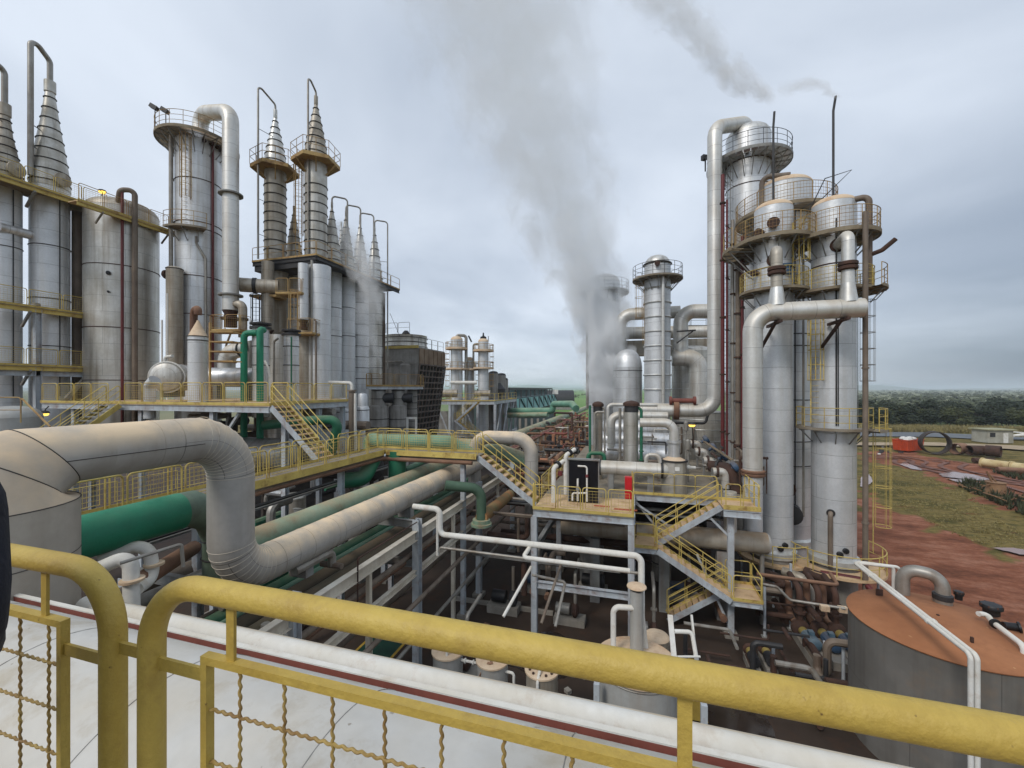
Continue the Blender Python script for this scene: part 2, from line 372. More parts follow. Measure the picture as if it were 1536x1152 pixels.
def platform(t, poly, z, rails=(), mat=None, railm=None, beam=0.22, beamm=None, edges=None, **kw):
    """deck plate, toe board and edge beam along each edge, railing panels along the chosen edges"""
    n = len(poly); P = [V((p[0], p[1], z)) for p in poly]
    MB().prism(poly, z - 0.05, z).build('deck_plate', mat or m_deck, t)
    for i in (edges if edges is not None else range(n)):
        a, b = P[i], P[(i + 1) % n]; d = (b - a).normalized(); o = V((d.y, -d.x, 0)) * 0.008
        MB().bar(a + o + V((0, 0, 0.055)), b + o + V((0, 0, 0.055)), 0.014, 0.13).build('toe_board', railm or m_yel, t)
        if beam: MB().ibeam(a - o * 9 - V((0, 0, 0.052 + beam / 2)), b - o * 9 - V((0, 0, 0.052 + beam / 2)), 0.12, beam).build('edge_beam', beamm or m_steel, t)
    for i in rails: rail_run(t, [P[i], P[(i + 1) % n]], mat=railm, **kw)
def column(t, x, y, z0, z1, w=0.26, mat=None, foot=True):
    MB().ibeam((x, y, z0), (x, y, z1), w, w, 0.025).build('column', mat or m_steel, t)
    if foot: MB().box((x, y, z0 + 0.09), (w + 0.3, w + 0.3, 0.18)).build('concrete_foot', m_conc, t)
def stair(label, top, bot, width, n, rail=True, mat=None, tread=None, group=None, first=0.0):
    top, bot = V(top), V(bot); mat = mat or m_yel
    t = thing('staircase', label, 'staircase', (bot.x, bot.y, bot.z), group)
    d = bot - top; h = V((d.x, d.y, 0)).normalized(); s = V((-h.y, h.x, 0)) * (width / 2); u = V((0, 0, 1))
    for q in (-1, 1):
        MB().bar(top + s * q - u * 0.09, bot + s * q - u * 0.09, 0.05, 0.26).build('stringer', m_steel if q * s.y < 0 else mat, t)
    for i in range(n):
        p = top.lerp(bot, (i + 0.5) / n)
        MB().box(p + u * 0.01, (0.27, width - 0.06, 0.035), math.atan2(h.y, h.x)).bar(p + h * 0.13 - s * 0.95 - u * 0.008, p + h * 0.13 + s * 0.95 - u * 0.008, 0.015, 0.05).build('tread', tread or m_deck, t)
    if rail:
        for q in (-1, 1):
            a, b = top + s * q, bot + s * q
            mb = MB().tube([a + u * 0.05, a + u * 1.05, b + u * 1.05, b + u * 0.05], 0.024, 0.10, n=6, k=3)
            for zz in (0.38, 0.7): mb.tube([a + u * zz, b + u * zz], 0.017, n=5)
            m = max(2, round((b - a).length / 1.1))
            for i in range(1, m): pt = a.lerp(b, i / m); mb.tube([pt, pt + u * 1.05], 0.02, n=5)
            mb.build('handrail', mat, t)
    return t
def ringdeck(t, c, z, rin, R, a0=0.0, a1=360.0, railm=None, deckm=None, brk=10, h=1.1, mid=2, mesh=False, toe=0.12, rr=0.02, grate=False):
    """curved platform round a vessel: deck, railing and brackets"""
    cx, cyy = c[0], c[1]; full = (a1 - a0) >= 359; n = max(6, int(abs(a1 - a0) / 9)); mb = MB()
    A = [radians(a0 + (a1 - a0) * i / n) for i in range(n + 1)]
    P = lambda r, a, zz: V((cx + r * cos(a), cyy + r * sin(a), zz))
    th = 0.06
    for i in range(n):
        a, b = A[i], A[i + 1]
        if grate:
            for k in range(8): f = a + (b - a) * k / 8; mb.bar(P(rin, f, z - .02), P(R, f, z - .02), .012, .03)
            mb.bar(P(R, a, z - .06), P(R, b, z - .06), .03, .12); mb.bar(P((R + rin) / 2, a, z - .03), P((R + rin) / 2, b, z - .03), .03, .05)
        for q in () if grate else ([P(rin, a, z), P(R, a, z), P(R, b, z), P(rin, b, z)], [P(rin, b, z - th), P(R, b, z - th), P(R, a, z - th), P(rin, a, z - th)],
                  [P(R, a, z - th), P(R, b, z - th), P(R, b, z), P(R, a, z)], [P(rin, b, z - th), P(rin, a, z - th), P(rin, a, z), P(rin, b, z)]): mb.poly(q)
        mb.bar(P(R + 0.012, a, z + toe / 2 - 0.05), P(R + 0.012, b, z + toe / 2 - 0.05), 0.012, toe + 0.02)
    d = mb.build('platform', deckm or m_deckg, t)
    rl = MB(); Rr = R - 0.03
    for q in range(mid + 1):
        zz = z + h * (q + 1) / (mid + 1)
        rl.tube([P(Rr, a, zz) for a in A], rr if q == mid else rr * 0.75, n=5)
    k = max(4, int(R * radians(abs(a1 - a0)) / 0.9))
    for i in range(k + 1): a = radians(a0 + (a1 - a0) * i / k); rl.tube([P(Rr, a, z), P(Rr, a, z + h)], rr, n=5, cap=False)
    o = rl.build('railing', railm or m_yel, d)
    if mesh:
        w = MB(); kk = int(R * radians(abs(a1 - a0)) / 0.16)
        for i in range(kk): a = radians(a0 + (a1 - a0) * i / kk); w.tube([P(Rr, a, z + 0.15), P(Rr, a, z + h)], 0.006, n=4, cap=False)
        for q in range(1, 6): w.tube([P(Rr, a, z + h * q / 6) for a in A], 0.006, n=4, cap=False)
        w.build('wire_mesh', railm or m_yel, d)
    for i in range(brk):
        a = radians(a0 + (a1 - a0) * (i + 0.5) / brk)
        MB().bar(P(rin + 0.01, a, z - 0.95 * (R - rin) - 0.1), P(R - 0.1, a, z - th - 0.03), 0.045, 0.045).bar(P(rin, a, z - th - 0.045), P(R - 0.05, a, z - th - 0.045), 0.05, 0.07).build('bracket', m_steeld, d)
    return d
def ladder(t, p, h, face, cage=True, mat=None, w=0.45, c0=2.2, rr=0.02):
    """vertical ladder at p (foot); face = horizontal direction pointing away from the wall"""
    mat = mat or m_yel; p = V(p); f = V(face).normalized(); s = V((-f.y, f.x, 0)); u = V((0, 0, 1)); mb = MB()
    for q in (-1, 1): mb.bar(p + s * q * w / 2, p + s * q * w / 2 + u * h, 0.05, 0.02, up=f)
    for i in range(int(h / 0.3)): mb.tube([p - s * w / 2 + u * (0.2 + 0.3 * i), p + s * w / 2 + u * (0.2 + 0.3 * i)], 0.011, n=4, cap=False)
    o = mb.build('ladder', mat, t)
    if cage and h > c0:
        cg = MB(); R = 0.36; n = 8
        pt = lambda i, z: p + f * (R * 0.95 + R * cos(pi * (i / n * 1.5 - 0.75))) + s * (R * sin(pi * (i / n * 1.5 - 0.75))) + u * z
        k = max(2, round((h - c0) / 0.9))
        for j in range(k + 1): z = c0 + (h - c0) * j / k; cg.tube([pt(i, z) for i in range(n + 1)], rr * 0.9, n=4)
        for i in (0, 2, 3, 4, 5, 6, 8): cg.bar(pt(i, c0), pt(i, h), 0.04, 0.012, up=f)
        cg.build('cage', mat, o)
    return o
def vessel(name, label, cat, c, z0, z1, r, mat, head='dome', hh=None, headm=None, ribs=(), ribm=None, ribr=0.03, n=36, group=None, skirt=0.0):
    t = thing(name, label, cat, (c[0], c[1], z0), group)
    mb = MB().lathe([(r, 0), (r, z1 - z0)], (c[0], c[1], z0), n=n); mb.build('shell', mat, t)
    hh = hh or r * 0.45
    if head == 'dome': pr = [(r + 0.01, 0)] + [(r * cos(radians(a)) ** 0.8, hh * sin(radians(a))) for a in (15, 30, 45, 60, 75, 88)]
    elif head == 'cone': pr = [(r + 0.02, 0), (r * 0.93, hh * 0.06), (r * 0.16, hh * 0.92), (r * 0.12, hh)]
    elif head == 'flat': pr = [(r + 0.04, 0), (r + 0.04, 0.06), (0.05, 0.10)]
    else: pr = None
    if pr: MB().lathe(pr, (c[0], c[1], z1), n=n).build('head', headm or mat, t)
    for z in ribs: MB().ring((c[0], c[1], z), r + ribr * 0.4, ribr, n=n).build('rib_band', ribm or m_band, t)
    return t
def toward(c):
    """unit direction from a place towards the viewer"""
    d = V((EYE.x - c[0], EYE.y - c[1], 0)); return d.normalized()
def ang_to(c): d = toward(c); return math.degrees(math.atan2(d.y, d.x))

def clutter(n, label, group, mats, box, rr, seed, name='pipe', stuff=None):
    rg = random.Random(seed); SM = MB(); mi = []
    for i in range(n):
        p = V((rg.uniform(*box[0]), rg.uniform(*box[1]), rg.uniform(*box[2]))); pts = [p]; ax = rg.choice((0, 1, 2))
        for k in range(rg.choice((1, 2, 2, 3))):
            l = rg.uniform(.6, 2.2) * rg.choice((-1, 1)); d = V((0, 0, 0)); d[ax] = l; q = pts[-1] + d
            for j in range(3): q[j] = min(max(q[j], box[j][0]), box[j][1])
            if (q - pts[-1]).length > .25: pts.append(q)
            ax = (ax + rg.choice((1, 2))) % 3
        if len(pts) < 2: pts.append(p + V((.8, 0, 0)))
        r = rg.uniform(*rr)
        if stuff: SM.tube(pts, r, r * 2, n=8); mi += [rg.randrange(len(mats))] * (len(SM.f) - len(mi)); continue
        pipe(label, pts, r, rg.choice(mats), r * 2, n=9, group=group, name=name)
    if stuff:
        o = SM.build(stuff, mats[0], None, label, 'pipework', kind='stuff')
        for m in mats[1:]: o.data.materials.append(m)
        o.data.polygons.foreach_set('material_index', mi)

# ================================================================== GROUND, ROADS, FIELDS
random.seed(11)
def inpoly(x, y, P):
    c = False; n = len(P)
    for i in range(n):
        (x0, y0), (x1, y1) = P[i], P[(i + 1) % n]
        if (y0 > y) != (y1 > y) and x < (x1 - x0) * (y - y0) / (y1 - y0) + x0: c = not c
    return c
def gpoly(pts): return [(p.x, p.y) for p in (atz(px, py, 0) for px, py in pts)]
# outlines of bare red soil, traced on the ground
TRACK = gpoly([(1290, 676), (1385, 678), (1420, 690), (1470, 694), (1536, 706), (1640, 712), (1700, 760), (1600, 790), (1500, 756), (1440, 728), (1380, 706), (1330, 694), (1290, 690)])
YARD = gpoly([(1290, 735), (1330, 758), (1385, 782), (1450, 812), (1500, 830), (1560, 838), (1700, 850), (2200, 1000), (1900, 1400), (1250, 1400), (1200, 1000), (1230, 800)])
def build_ground():
    def nse(x, y, s): return sin(x * s + 1.3 * sin(y * s * 0.7)) * cos(y * s * 0.9 + 1.7 * sin(x * s * 0.6))
    # ONE sheet to the horizon: fine cells beside the plant, then growing
    gx = [-9000, -5000, -2500, -1200, -600, -300, -150, -80, -50, -30, -15, 0, 8] + [10 + i * 1.1 for i in range(110)] + [135, 150, 170, 200, 240, 300, 400, 600, 1000, 1600, 2500, 4000, 6500, 9000]
    gy = [-3000, -600, -150, -60, -30, -15, 0, 6] + [10 + i * 1.1 for i in range(95)] + [118, 122, 128, 136, 146, 160, 180, 210, 250, 300, 380, 500, 700, 1000, 1400, 2000, 3000, 4500, 6500, 9500]
    nx, ny = len(gx), len(gy); verts = []; soil = []
    for y in gy:
        for x in gx:
            wx, wy = x + 1.5 * nse(x, y, 0.55) + 0.9 * nse(y, x, 1.3), y + 1.5 * nse(y, x, 0.6) + 0.8 * nse(x, y, 1.6)
            s = 1.0 if (inpoly(wx, wy, TRACK) or inpoly(wx, wy, YARD)) else 0.0
            if x < 11.5: s = 0.5 if y < 110 and x > -60 else 0.0
            near = 11 < x < 130 and 8 < y < 115
            z = (0.10 * nse(x, y, 0.9) + 0.05 * nse(y, x, 2.1) - 0.12) if near else -0.05
            if s > 0.5 and near: z = z * 0.4 - 0.06
            verts.append((x, y, z)); soil.append(s)
    faces = [(j * nx + i, j * nx + i + 1, (j + 1) * nx + i + 1, (j + 1) * nx + i) for j in range(ny - 1) for i in range(nx - 1)]
    me = bpy.data.meshes.new('ground'); me.from_pydata(verts, [], faces)
    at = me.attributes.new('soil', 'FLOAT', 'POINT'); at.data.foreach_set('value', soil)
    me.polygons.foreach_set('use_smooth', [True] * len(faces))
    m = bpy.data.materials.new('soil_and_grass'); m.use_nodes = True; nt = m.node_tree; N = nt.nodes.new; L = nt.links.new; b = nt.nodes['Principled BSDF']
    b.inputs['Roughness'].default_value = 0.95; b.inputs['Specular IOR Level'].default_value = 0.15
    tc = N('ShaderNodeTexCoord'); a = N('ShaderNodeAttribute'); a.attribute_name = 'soil'
    def noi(s, d=5, r=0.6, sc=None):
        n = N('ShaderNodeTexNoise'); n.inputs['Scale'].default_value = s; n.inputs['Detail'].default_value = d; n.inputs['Roughness'].default_value = r
        if sc: mp = N('ShaderNodeMapping'); mp.inputs['Scale'].default_value = sc; mp.inputs['Rotation'].default_value = (0, 0, YAW); L(tc.outputs['Object'], mp.inputs[0]); L(mp.outputs[0], n.inputs['Vector'])
        else: L(tc.outputs['Object'], n.inputs['Vector'])
        return n.outputs[0]
    def ramp(src, *st):
        r = N('ShaderNodeValToRGB'); e = r.color_ramp.elements
        while len(e) < len(st): e.new(0.5)
        for q, (p, c) in zip(e, st): q.position = p; q.color = (*c, 1)
        L(src, r.inputs[0]); return r.outputs[0]
    def mix(f, x, y):
        n = N('ShaderNodeMixRGB'); L(f, n.inputs[0]); L(x, n.inputs[1]); L(y, n.inputs[2]); return n.outputs[0]
    def mr(s, lo, hi):
        n = N('ShaderNodeMapRange'); n.clamp = True; n.inputs[1].default_value = lo; n.inputs[2].default_value = hi; L(s, n.inputs[0]); return n.outputs[0]
    grass = ramp(noi(0.16, 9, 0.76, (1, 1.9, 1)), (0.36, S(94, 93, 62)), (0.46, S(122, 116, 79)), (0.53, S(156, 142, 103)), (0.60, S(112, 107, 70)), (0.66, S(150, 112, 86)))
    gfine = ramp(noi(2.6, 4, 0.8, (0.6, 1.6, 1)), (0.3, S(66, 62, 36)), (0.7, S(168, 156, 104)))
    n = N('ShaderNodeMixRGB'); n.blend_type = 'OVERLAY'; n.inputs[0].default_value = 0.75; L(grass, n.inputs[1]); L(gfine, n.inputs[2]); grass = n.outputs[0]
    soilc = ramp(noi(0.26, 9, 0.74, (1, 2.2, 1)), (0.34, S(116, 76, 58)), (0.5, S(162, 107, 82)), (0.62, S(188, 138, 114)))
    sfine = ramp(noi(3.2, 5, 0.75), (0.3, S(86, 70, 62)), (0.7, S(150, 140, 132)))
    n = N('ShaderNodeMixRGB'); n.blend_type = 'OVERLAY'; n.inputs[0].default_value = 0.6; L(soilc, n.inputs[1]); L(sfine, n.inputs[2]); soilc = n.outputs[0]
    # the attribute is broken up by noise so soil and grass interfinger
    ad = N('ShaderNodeMath'); ad.operation = 'ADD'; L(a.outputs['Fac'], ad.inputs[0])
    nn = N('ShaderNodeMath'); nn.operation = 'MULTIPLY_ADD'; L(noi(0.9, 6, 0.7), nn.inputs[0]); nn.inputs[1].default_value = 1.3; nn.inputs[2].default_value = -0.65; L(nn.outputs[0], ad.inputs[1])
    near = mix(mr(ad.outputs[0], 0.28, 0.72), grass, soilc)
    # far country: fields and scrub
    far = ramp(noi(0.006, 7, 0.65), (0.35, S(98, 104, 78)), (0.5, S(116, 120, 92)), (0.6, S(132, 130, 102)), (0.7, S(104, 110, 82)))
    field = ramp(noi(0.004, 3, 0.4), (0.4, S(98, 130, 70)), (0.6, S(120, 146, 84)))
    sep = N('ShaderNodeSeparateXYZ'); L(tc.outputs['Object'], sep.inputs[0])
    sy = N('ShaderNodeMath'); sy.operation = 'MULTIPLY_ADD'; L(sep.outputs[1], sy.inputs[0]); sy.inputs[1].default_value = .55; L(sep.outputs[0], sy.inputs[2])
    fm = N('ShaderNodeMath'); fm.operation = 'MULTIPLY'; L(mr(sep.outputs[0], 150, 40), fm.inputs[0]); L(mr(sy.outputs[0], 0, 40), fm.inputs[1])
    far = mix(fm.outputs[0], far, field)
    ln = N('ShaderNodeVectorMath'); ln.operation = 'LENGTH'; L(tc.outputs['Object'], ln.inputs[0])
    L(mix(mr(ln.outputs['Value'], 150, 185), near, far), b.inputs['Base Color'])
    bp = N('ShaderNodeBump'); bp.inputs['Strength'].default_value = 0.6; bp.inputs['Distance'].default_value = 0.15; L(noi(1.8, 6, 0.75), bp.inputs['Height']); L(bp.outputs[0], b.inputs['Normal'])
    me.materials.append(m); o = bpy.data.objects.new('ground', me); COL.objects.link(o); o['kind'] = 'structure'; o.location = (0, 0, -0.02)
build_ground()
m_floor = M('oil_dark_wet_concrete', S(76, 63, 54), S(50, 42, 36), rough=0.8, spec=.25, ns=0.25, spots=(S(84, 60, 46), 0.6, 0.5), bump=0.1, bs=4)
MB().prism([(-70, -6), (11.5, -6), (11.5, 62), (-70, 62)], -0.3, 0.06).build('plant_floor', m_floor, kind='structure')
MB().prism([(-11.6, 9.5), (-9.9, 9.5), (-9.9, 17.6), (-11.6, 17.6)], 0.06, 0.066).build('walkway_marking', M('dark_green_floor_paint', S(24, 70, 54), S(20, 56, 44), rough=0.6), kind='structure')
m_ymark = M('yellow_floor_line', S(196, 160, 60), S(170, 136, 50), rough=0.7)
MB().box((-11.62, 13.5, 0.066), (0.12, 8.2, 0.012)).box((-9.88, 13.5, 0.066), (0.12, 8.2, 0.012)).box((-10.75, 17.6, 0.0661), (1.86, 0.12, 0.0122)).box((2.0, 17.2, 0.066), (0.9, 3.5, 0.012)).box((9.6, 14.4, 0.066), (0.3, 2.2, 0.012)).build('floor_line', m_ymark, kind='structure')
# kerb, roads, puddles on the open ground right of the plant
def rut(pts, w):
    G = [V((p[0], p[1], 0.004)) for p in gpoly(pts)]; G = fillet(G, 12, 6); mb = MB()
    for off in (-1.0, 1.0):
        for a, b in zip(G[:-1], G[1:]):
            d = (b - a).normalized(); s = V((-d.y, d.x, 0)); mb.poly([a + s * (off - w), b + s * (off - w), b + s * (off + w), a + s * (off + w)])
    mb.build('wheel_rut', M('wet_rut_soil', S(126, 82, 64), S(104, 68, 54), rough=.7, ns=.8), kind='structure')
for q, w in (([(1300, 684), (1360, 688), (1352, 694), (1372, 700), (1440, 712), (1536, 742), (1700, 800)], .3), ([(1310, 680), (1385, 690), (1366, 696), (1392, 703), (1470, 716), (1560, 730)], .26), ([(1395, 690), (1440, 693), (1420, 700), (1450, 709), (1536, 724), (1700, 764)], .3)): rut(q, w)
def strip(name, left, mat, z):
    MB().poly([(p[0], p[1], z) for p in gpoly(left)]).build(name, mat, kind='structure')
m_dirtroad = M('pale_dirt_road', S(176, 158, 130), S(150, 130, 104), rough=0.95, ns=0.6)
m_asph = M('grey_airstrip_asphalt', S(108, 112, 116), S(92, 96, 100), rough=0.7, ns=0.1)
m_water = M('muddy_rain_water', S(164, 138, 130), S(140, 104, 90), rough=0.12, ns=0.2, spec=0.6)
def jag(pts, amp, n=6):
    out = []
    for (x0, y0), (x1, y1) in zip(pts, pts[1:] + pts[:1]):
        for i in range(n): f = i / n; out.append((x0 + (x1 - x0) * f + random.uniform(-amp, amp) * 3, y0 + (y1 - y0) * f + random.uniform(-amp, amp)))
    return out
strip('dirt_road', jag([(1250, 664.5), (1330, 664.5), (1400, 664.5), (1470, 667), (1560, 671), (1700, 676), (1700, 683), (1560, 677.5), (1470, 672), (1400, 669.5), (1330, 669), (1250, 669)], 0.25), m_dirtroad, 0.16)
strip('airstrip', [(1290, 648.5), (1380, 649), (1452, 652), (1700, 656), (1700, 662), (1472, 659.5), (1400, 656), (1290, 655)], m_asph, 0.14)
for P in ([(1348, 696), (1362, 695), (1382, 703), (1384, 706), (1366, 703)], [(1408, 711), (1430, 708), (1460, 712), (1486, 719), (1470, 721), (1440, 718), (1414, 715)], [(1418, 718), (1450, 720), (1484, 727), (1470, 728), (1436, 723)],
          [(1482, 691), (1508, 692), (1536, 699), (1600, 703), (1600, 709), (1536, 704), (1500, 697)], [(1488, 822), (1520, 822), (1560, 829), (1580, 836), (1530, 832)], [(1292, 716), (1304, 712), (1310, 722), (1300, 730), (1290, 730)]):
    strip('puddle', jag(P, 0.28, 9), m_water, 0.03)
# far hills
def hills():
    mb = MB(); n = 90; rows = []
    for k, (D, hs) in enumerate(((6200, 0.0), (6900, 1.0), (7600, 0.6), (8400, 0.0))):
        row = []
        for i in range(n + 1):
            a = radians(-75 + 150 * i / n) - YAW + radians(0); x, y = D * sin(a), D * cos(a)
            h = hs * (34 + 22 * sin(i * 0.31) + 16 * sin(i * 0.83 + 1) + 8 * sin(i * 1.9)); row.append(V((x, y, max(h, -2))))
        rows.append(row)
    for r0, r1 in zip(rows[:-1], rows[1:]):
        for i in range(n):
            b = len(mb.v); mb.v += [r0[i], r0[i + 1], r1[i + 1], r1[i]]; mb.face([b, b + 1, b + 2, b + 3], sm=True)
    mb.build('hills', M('distant_hill_grass', S(96, 108, 84), S(80, 92, 70), rough=1, ns=0.002), kind='structure')
hills()

# ================================================================== TREES
m_leaf = M('dark_foliage', S(47, 59, 38), S(35, 45, 29), rough=0.8, ns=0.5)
m_leaf2 = M('dusty_foliage', S(84, 90, 58), S(62, 70, 44), rough=0.85, ns=0.4)
m_leaf3 = M('olive_foliage', S(78, 84, 46), S(58, 64, 36), rough=0.85, ns=0.5)
m_bark = M('grey_bark', S(84, 72, 58), S(62, 54, 44), rough=0.95, ns=2)
def crown_mb(R, H, z0, n, q, rng, lobes=9):
    mb = MB(); L = [(V((rng.uniform(-1, 1) * R * 0.62, rng.uniform(-1, 1) * R * 0.62, z0 + H * rng.uniform(0.25, 0.8))), R * rng.uniform(0.34, 0.62)) for _ in range(lobes)]
    for i in range(n):
        c, r = L[i % lobes]; d = V((rng.gauss(0, 1), rng.gauss(0, 1), rng.gauss(0, 0.8))).normalized(); p = c + d * r * rng.uniform(0.55, 1.08)
        a, b = frame_for((d + V((rng.gauss(0, .5), rng.gauss(0, .5), rng.gauss(0, .5)))).normalized()); s = q * rng.uniform(0.6, 1.3); w = rng.uniform(0.5, 1)
        i0 = len(mb.v); mb.v += [p - a * s, p + b * s * w * 0.6, p + a * s, p - b * s * w * 0.6]; mb.face([i0, i0 + 1, i0 + 2, i0 + 3])
    return mb
def trunk_mb(H, r, R, z0, rng):
    mb = MB().tube([(0, 0, -0.2), (0.05 * r, 0.1, H * 0.25), (0.2 * r, 0, H * 0.5)], [r, r * 0.8, r * 0.6], n=7)
    for k in range(5):
        a = rng.uniform(0, 2 * pi); mb.tube([(0, 0, H * rng.uniform(0.28, 0.48)), (cos(a) * R * 0.3, sin(a) * R * 0.3, H * 0.6), (cos(a) * R * 0.6, sin(a) * R * 0.6, H * 0.8)], [r * 0.5, r * 0.35, r * 0.12], n=5)
    return mb
TREES = []
for k in range(4):
    rng = random.Random(40 + k); t = bpy.data.objects.new('tree', None)
    H = (7.4, 6.6, 8.2, 7.0)[k]; R = (3.4, 3.8, 3.2, 3.6)[k]
    TREES.append((trunk_mb(H, 0.2, R, 1, rng), crown_mb(R, H * 0.95, 0.1, 1700, 0.42, rng, 11), (m_leaf, m_leaf3, m_leaf, m_leaf)[k]))
TREEM = {}
def tree(p, k, s, rz, label, group):
    t = thing('tree', label, 'tree', p, group); t.rotation_euler = (0, 0, rz); t.scale = (s, s, s)
    if k not in TREEM:
        a = TREES[k][0].build('trunk', m_bark); b = TREES[k][1].build('crown', TREES[k][2]); TREEM[k] = (a, b)
    else:
        a, b = (o.copy() for o in TREEM[k]); COL.objects.link(a); COL.objects.link(b)
    a.parent = t; b.parent = t
rng = random.Random(5)
for i in range(56):
    px = 1270 + i * 8.2 + rng.uniform(-4, 4); D = 122 + rng.uniform(-2, 5) + (i % 3) * 7
    p = atd(px, HOR, D); tree((p.x, p.y, -0.05), i % 4 if i % 4 != 2 or i % 8 == 2 else 0, rng.uniform(0.8, 1.14), rng.uniform(0, 6.28), 'dark bushy tree in the dense belt beyond the red yard', 'trees in the belt behind the airstrip')
for px, D, s in ((1500, 170, 1.25), (1425, 185, 1.0), (1512, 178, 1.1), (1330, 200, 0.9), (850, 360, 1.1), (910, 520, 1.3)):
    p = atd(px, HOR, D); tree((p.x, p.y, -0.05), 3, s, px, {1500: 'tall tree standing above the belt, behind the small hut', 1425: 'rounded tree top rising just behind the middle of the belt', 1512: 'second tall tree beside the one above the hut', 1330: 'lower tree behind the left end of the belt', 850: 'small dark tree at the near edge of the green field beyond the teal cooling tower', 910: 'lone round tree far out in the green field left of the steam'}[px], None)
# scrub savanna reaching to the horizon: nobody could count it
def scrub():
    rng = random.Random(9); mb = MB()
    for i in range(1000):
        D = 170 * (14 ** rng.random()); px = rng.uniform(1240, 1640) if i < 800 else rng.uniform(560, 960)
        if i >= 800: D = 420 * (12 ** rng.random())
        c = atd(px, HOR, D); R = rng.uniform(1.2, 3.4) * (1 + D / 1500); nq = int(max(10, 46 - D / 30)); 
        for k in range(nq):
            d = V((rng.gauss(0, 1), rng.gauss(0, 1), abs(rng.gauss(0, .8)))).normalized(); p = V((c.x, c.y, -0.2)) + V((d.x * R * 1.2, d.y * R * 1.2, d.z * R * 1.1)) * rng.uniform(0.6, 1.05)
            a, b = frame_for((d + V((rng.gauss(0, .5), rng.gauss(0, .5), .3))).normalized()); s = R * rng.uniform(0.25, 0.45)
            i0 = len(mb.v); mb.v += [p - a * s, p + b * s * 0.7, p + a * s, p - b * s * 0.7]; mb.face([i0, i0 + 1, i0 + 2, i0 + 3])
    mb.build('scrubland', m_leaf2, None, 'grey green scrub covering the plain out to the horizon', 'scrub', kind='stuff')
scrub()
def tufts(name, outline, n, h, label, mat, seed):
    rng = random.Random(seed); mb = MB(); P = gpoly(outline); xs = [p[0] for p in P]; ys = [p[1] for p in P]; k = 0
    while k < n:
        x, y = rng.uniform(min(xs), max(xs)), rng.uniform(min(ys), max(ys)); k += 1
        if not inpoly(x, y, P): continue
        hh = h * rng.uniform(0.5, 1.3)
        for j in range(5):
            a = rng.uniform(0, 6.28); d = V((cos(a), sin(a), 0)); s = V((-d.y, d.x, 0)) * 0.05 * (1 + h); p = V((x, y, -0.1)) + d * 0.1
            i0 = len(mb.v); mb.v += [p - s, p + s, p + d * hh * 0.45 + V((0, 0, hh))]; mb.face([i0, i0 + 1, i0 + 2])
    mb.build(name, mat, None, label, 'grass', kind='stuff')
m_weed = M('dark_weeds', S(66, 70, 44), S(52, 56, 36), rough=0.9, ns=0.8); m_straw = M('dry_straw', S(150, 138, 92), S(122, 112, 70), rough=0.95, ns=0.4)
tufts('tall_weeds', [(1450, 722), (1490, 730), (1536, 752), (1600, 790), (1600, 810), (1536, 772), (1480, 748), (1440, 730)], 1300, .8, 'dark tall weeds grown up around the scrap hopper', m_weed, 3)
tufts('weeds', [(1490, 700), (1536, 712), (1600, 722), (1600, 738), (1536, 722), (1490, 708)], 420, 0.5, 'low weeds growing round the cream pipe sections', m_weed, 4)
tufts('dry_grass', [(1290, 641), (1536, 645), (1700, 650), (1700, 656), (1536, 651), (1290, 648)], 7000, 1.3, 'straw coloured tall grass between the airstrip and the trees', m_straw, 6)
tufts('short_grass', [(1300, 700), (1370, 706), (1440, 732), (1536, 800), (1536, 830), (1440, 805), (1380, 775), (1330, 750), (1300, 730)], 2600, 0.10, 'short dry grass on the slope right of the right hand towers', m_straw, 7)

# ================================================================== THINGS OUT ON THE OPEN GROUND
def skip():
    p = atz(1362, 676, 0); t = thing('skip', 'orange open top skip heaped with white sacks on the red yard', 'skip', (p.x, p.y, 0)); c = V((p.x, p.y, 0)); m = M('orange_skip_paint', S(206, 84, 46), S(182, 70, 38), rough=0.6, ns=1, spots=(S(130, 60, 40), .5, 1.5))
    L, w, h = 5.0, 2.3, 2.1; R = Matrix.Rotation(YAW + 0.35, 3, 'Z'); T = lambda x, y, z: c + R @ V((x, y, z))
    mb = MB()
    for (a, b) in (((-L / 2, -w / 2), (L / 2, -w / 2)), ((L / 2, -w / 2), (L / 2, w / 2)), ((L / 2, w / 2), (-L / 2, w / 2)), ((-L / 2, w / 2), (-L / 2, -w / 2))):
        s0, s1 = 0.86, 1.0
        mb.poly([T(a[0] * s0, a[1], 0.15), T(b[0] * s0, b[1], 0.15), T(b[0], b[1] * 1.03, h), T(a[0], a[1] * 1.03, h)])
        mb.bar(T(a[0], a[1] * 1.03, h), T(b[0], b[1] * 1.03, h), 0.14, 0.14)
        for q in range(1, 6):
            f = q / 6; x0, y0 = a[0] + (b[0] - a[0]) * f, a[1] + (b[1] - a[1]) * f; mb.bar(T(x0 * s0, y0, 0.2), T(x0, y0 * 1.05, h), 0.1, 0.08)
    mb.poly([T(-L / 2 * .86, -w / 2, .2), T(L / 2 * .86, -w / 2, .2), T(L / 2 * .86, w / 2, .2), T(-L / 2 * .86, w / 2, .2)]); mb.build('body', m, t)
    rg = random.Random(2); ms = M('white_sacks', S(224, 222, 216), S(196, 190, 182), rough=0.8, ns=3)
    for i in range(9):
        q = T(rg.uniform(-1.8, 1.8), rg.uniform(-.7, .7), h - .1 + rg.uniform(0, .35)); sk = MB().lathe([(.05, -.3), (.4, -.25), (.55, 0), (.42, .25), (.08, .34)], q, n=9, a0=rg.random())
        sk.build('white_sack', ms, None, 'white sack heaped on the orange skip', 'sack', 'white sacks on the skip', origin=q)
skip()
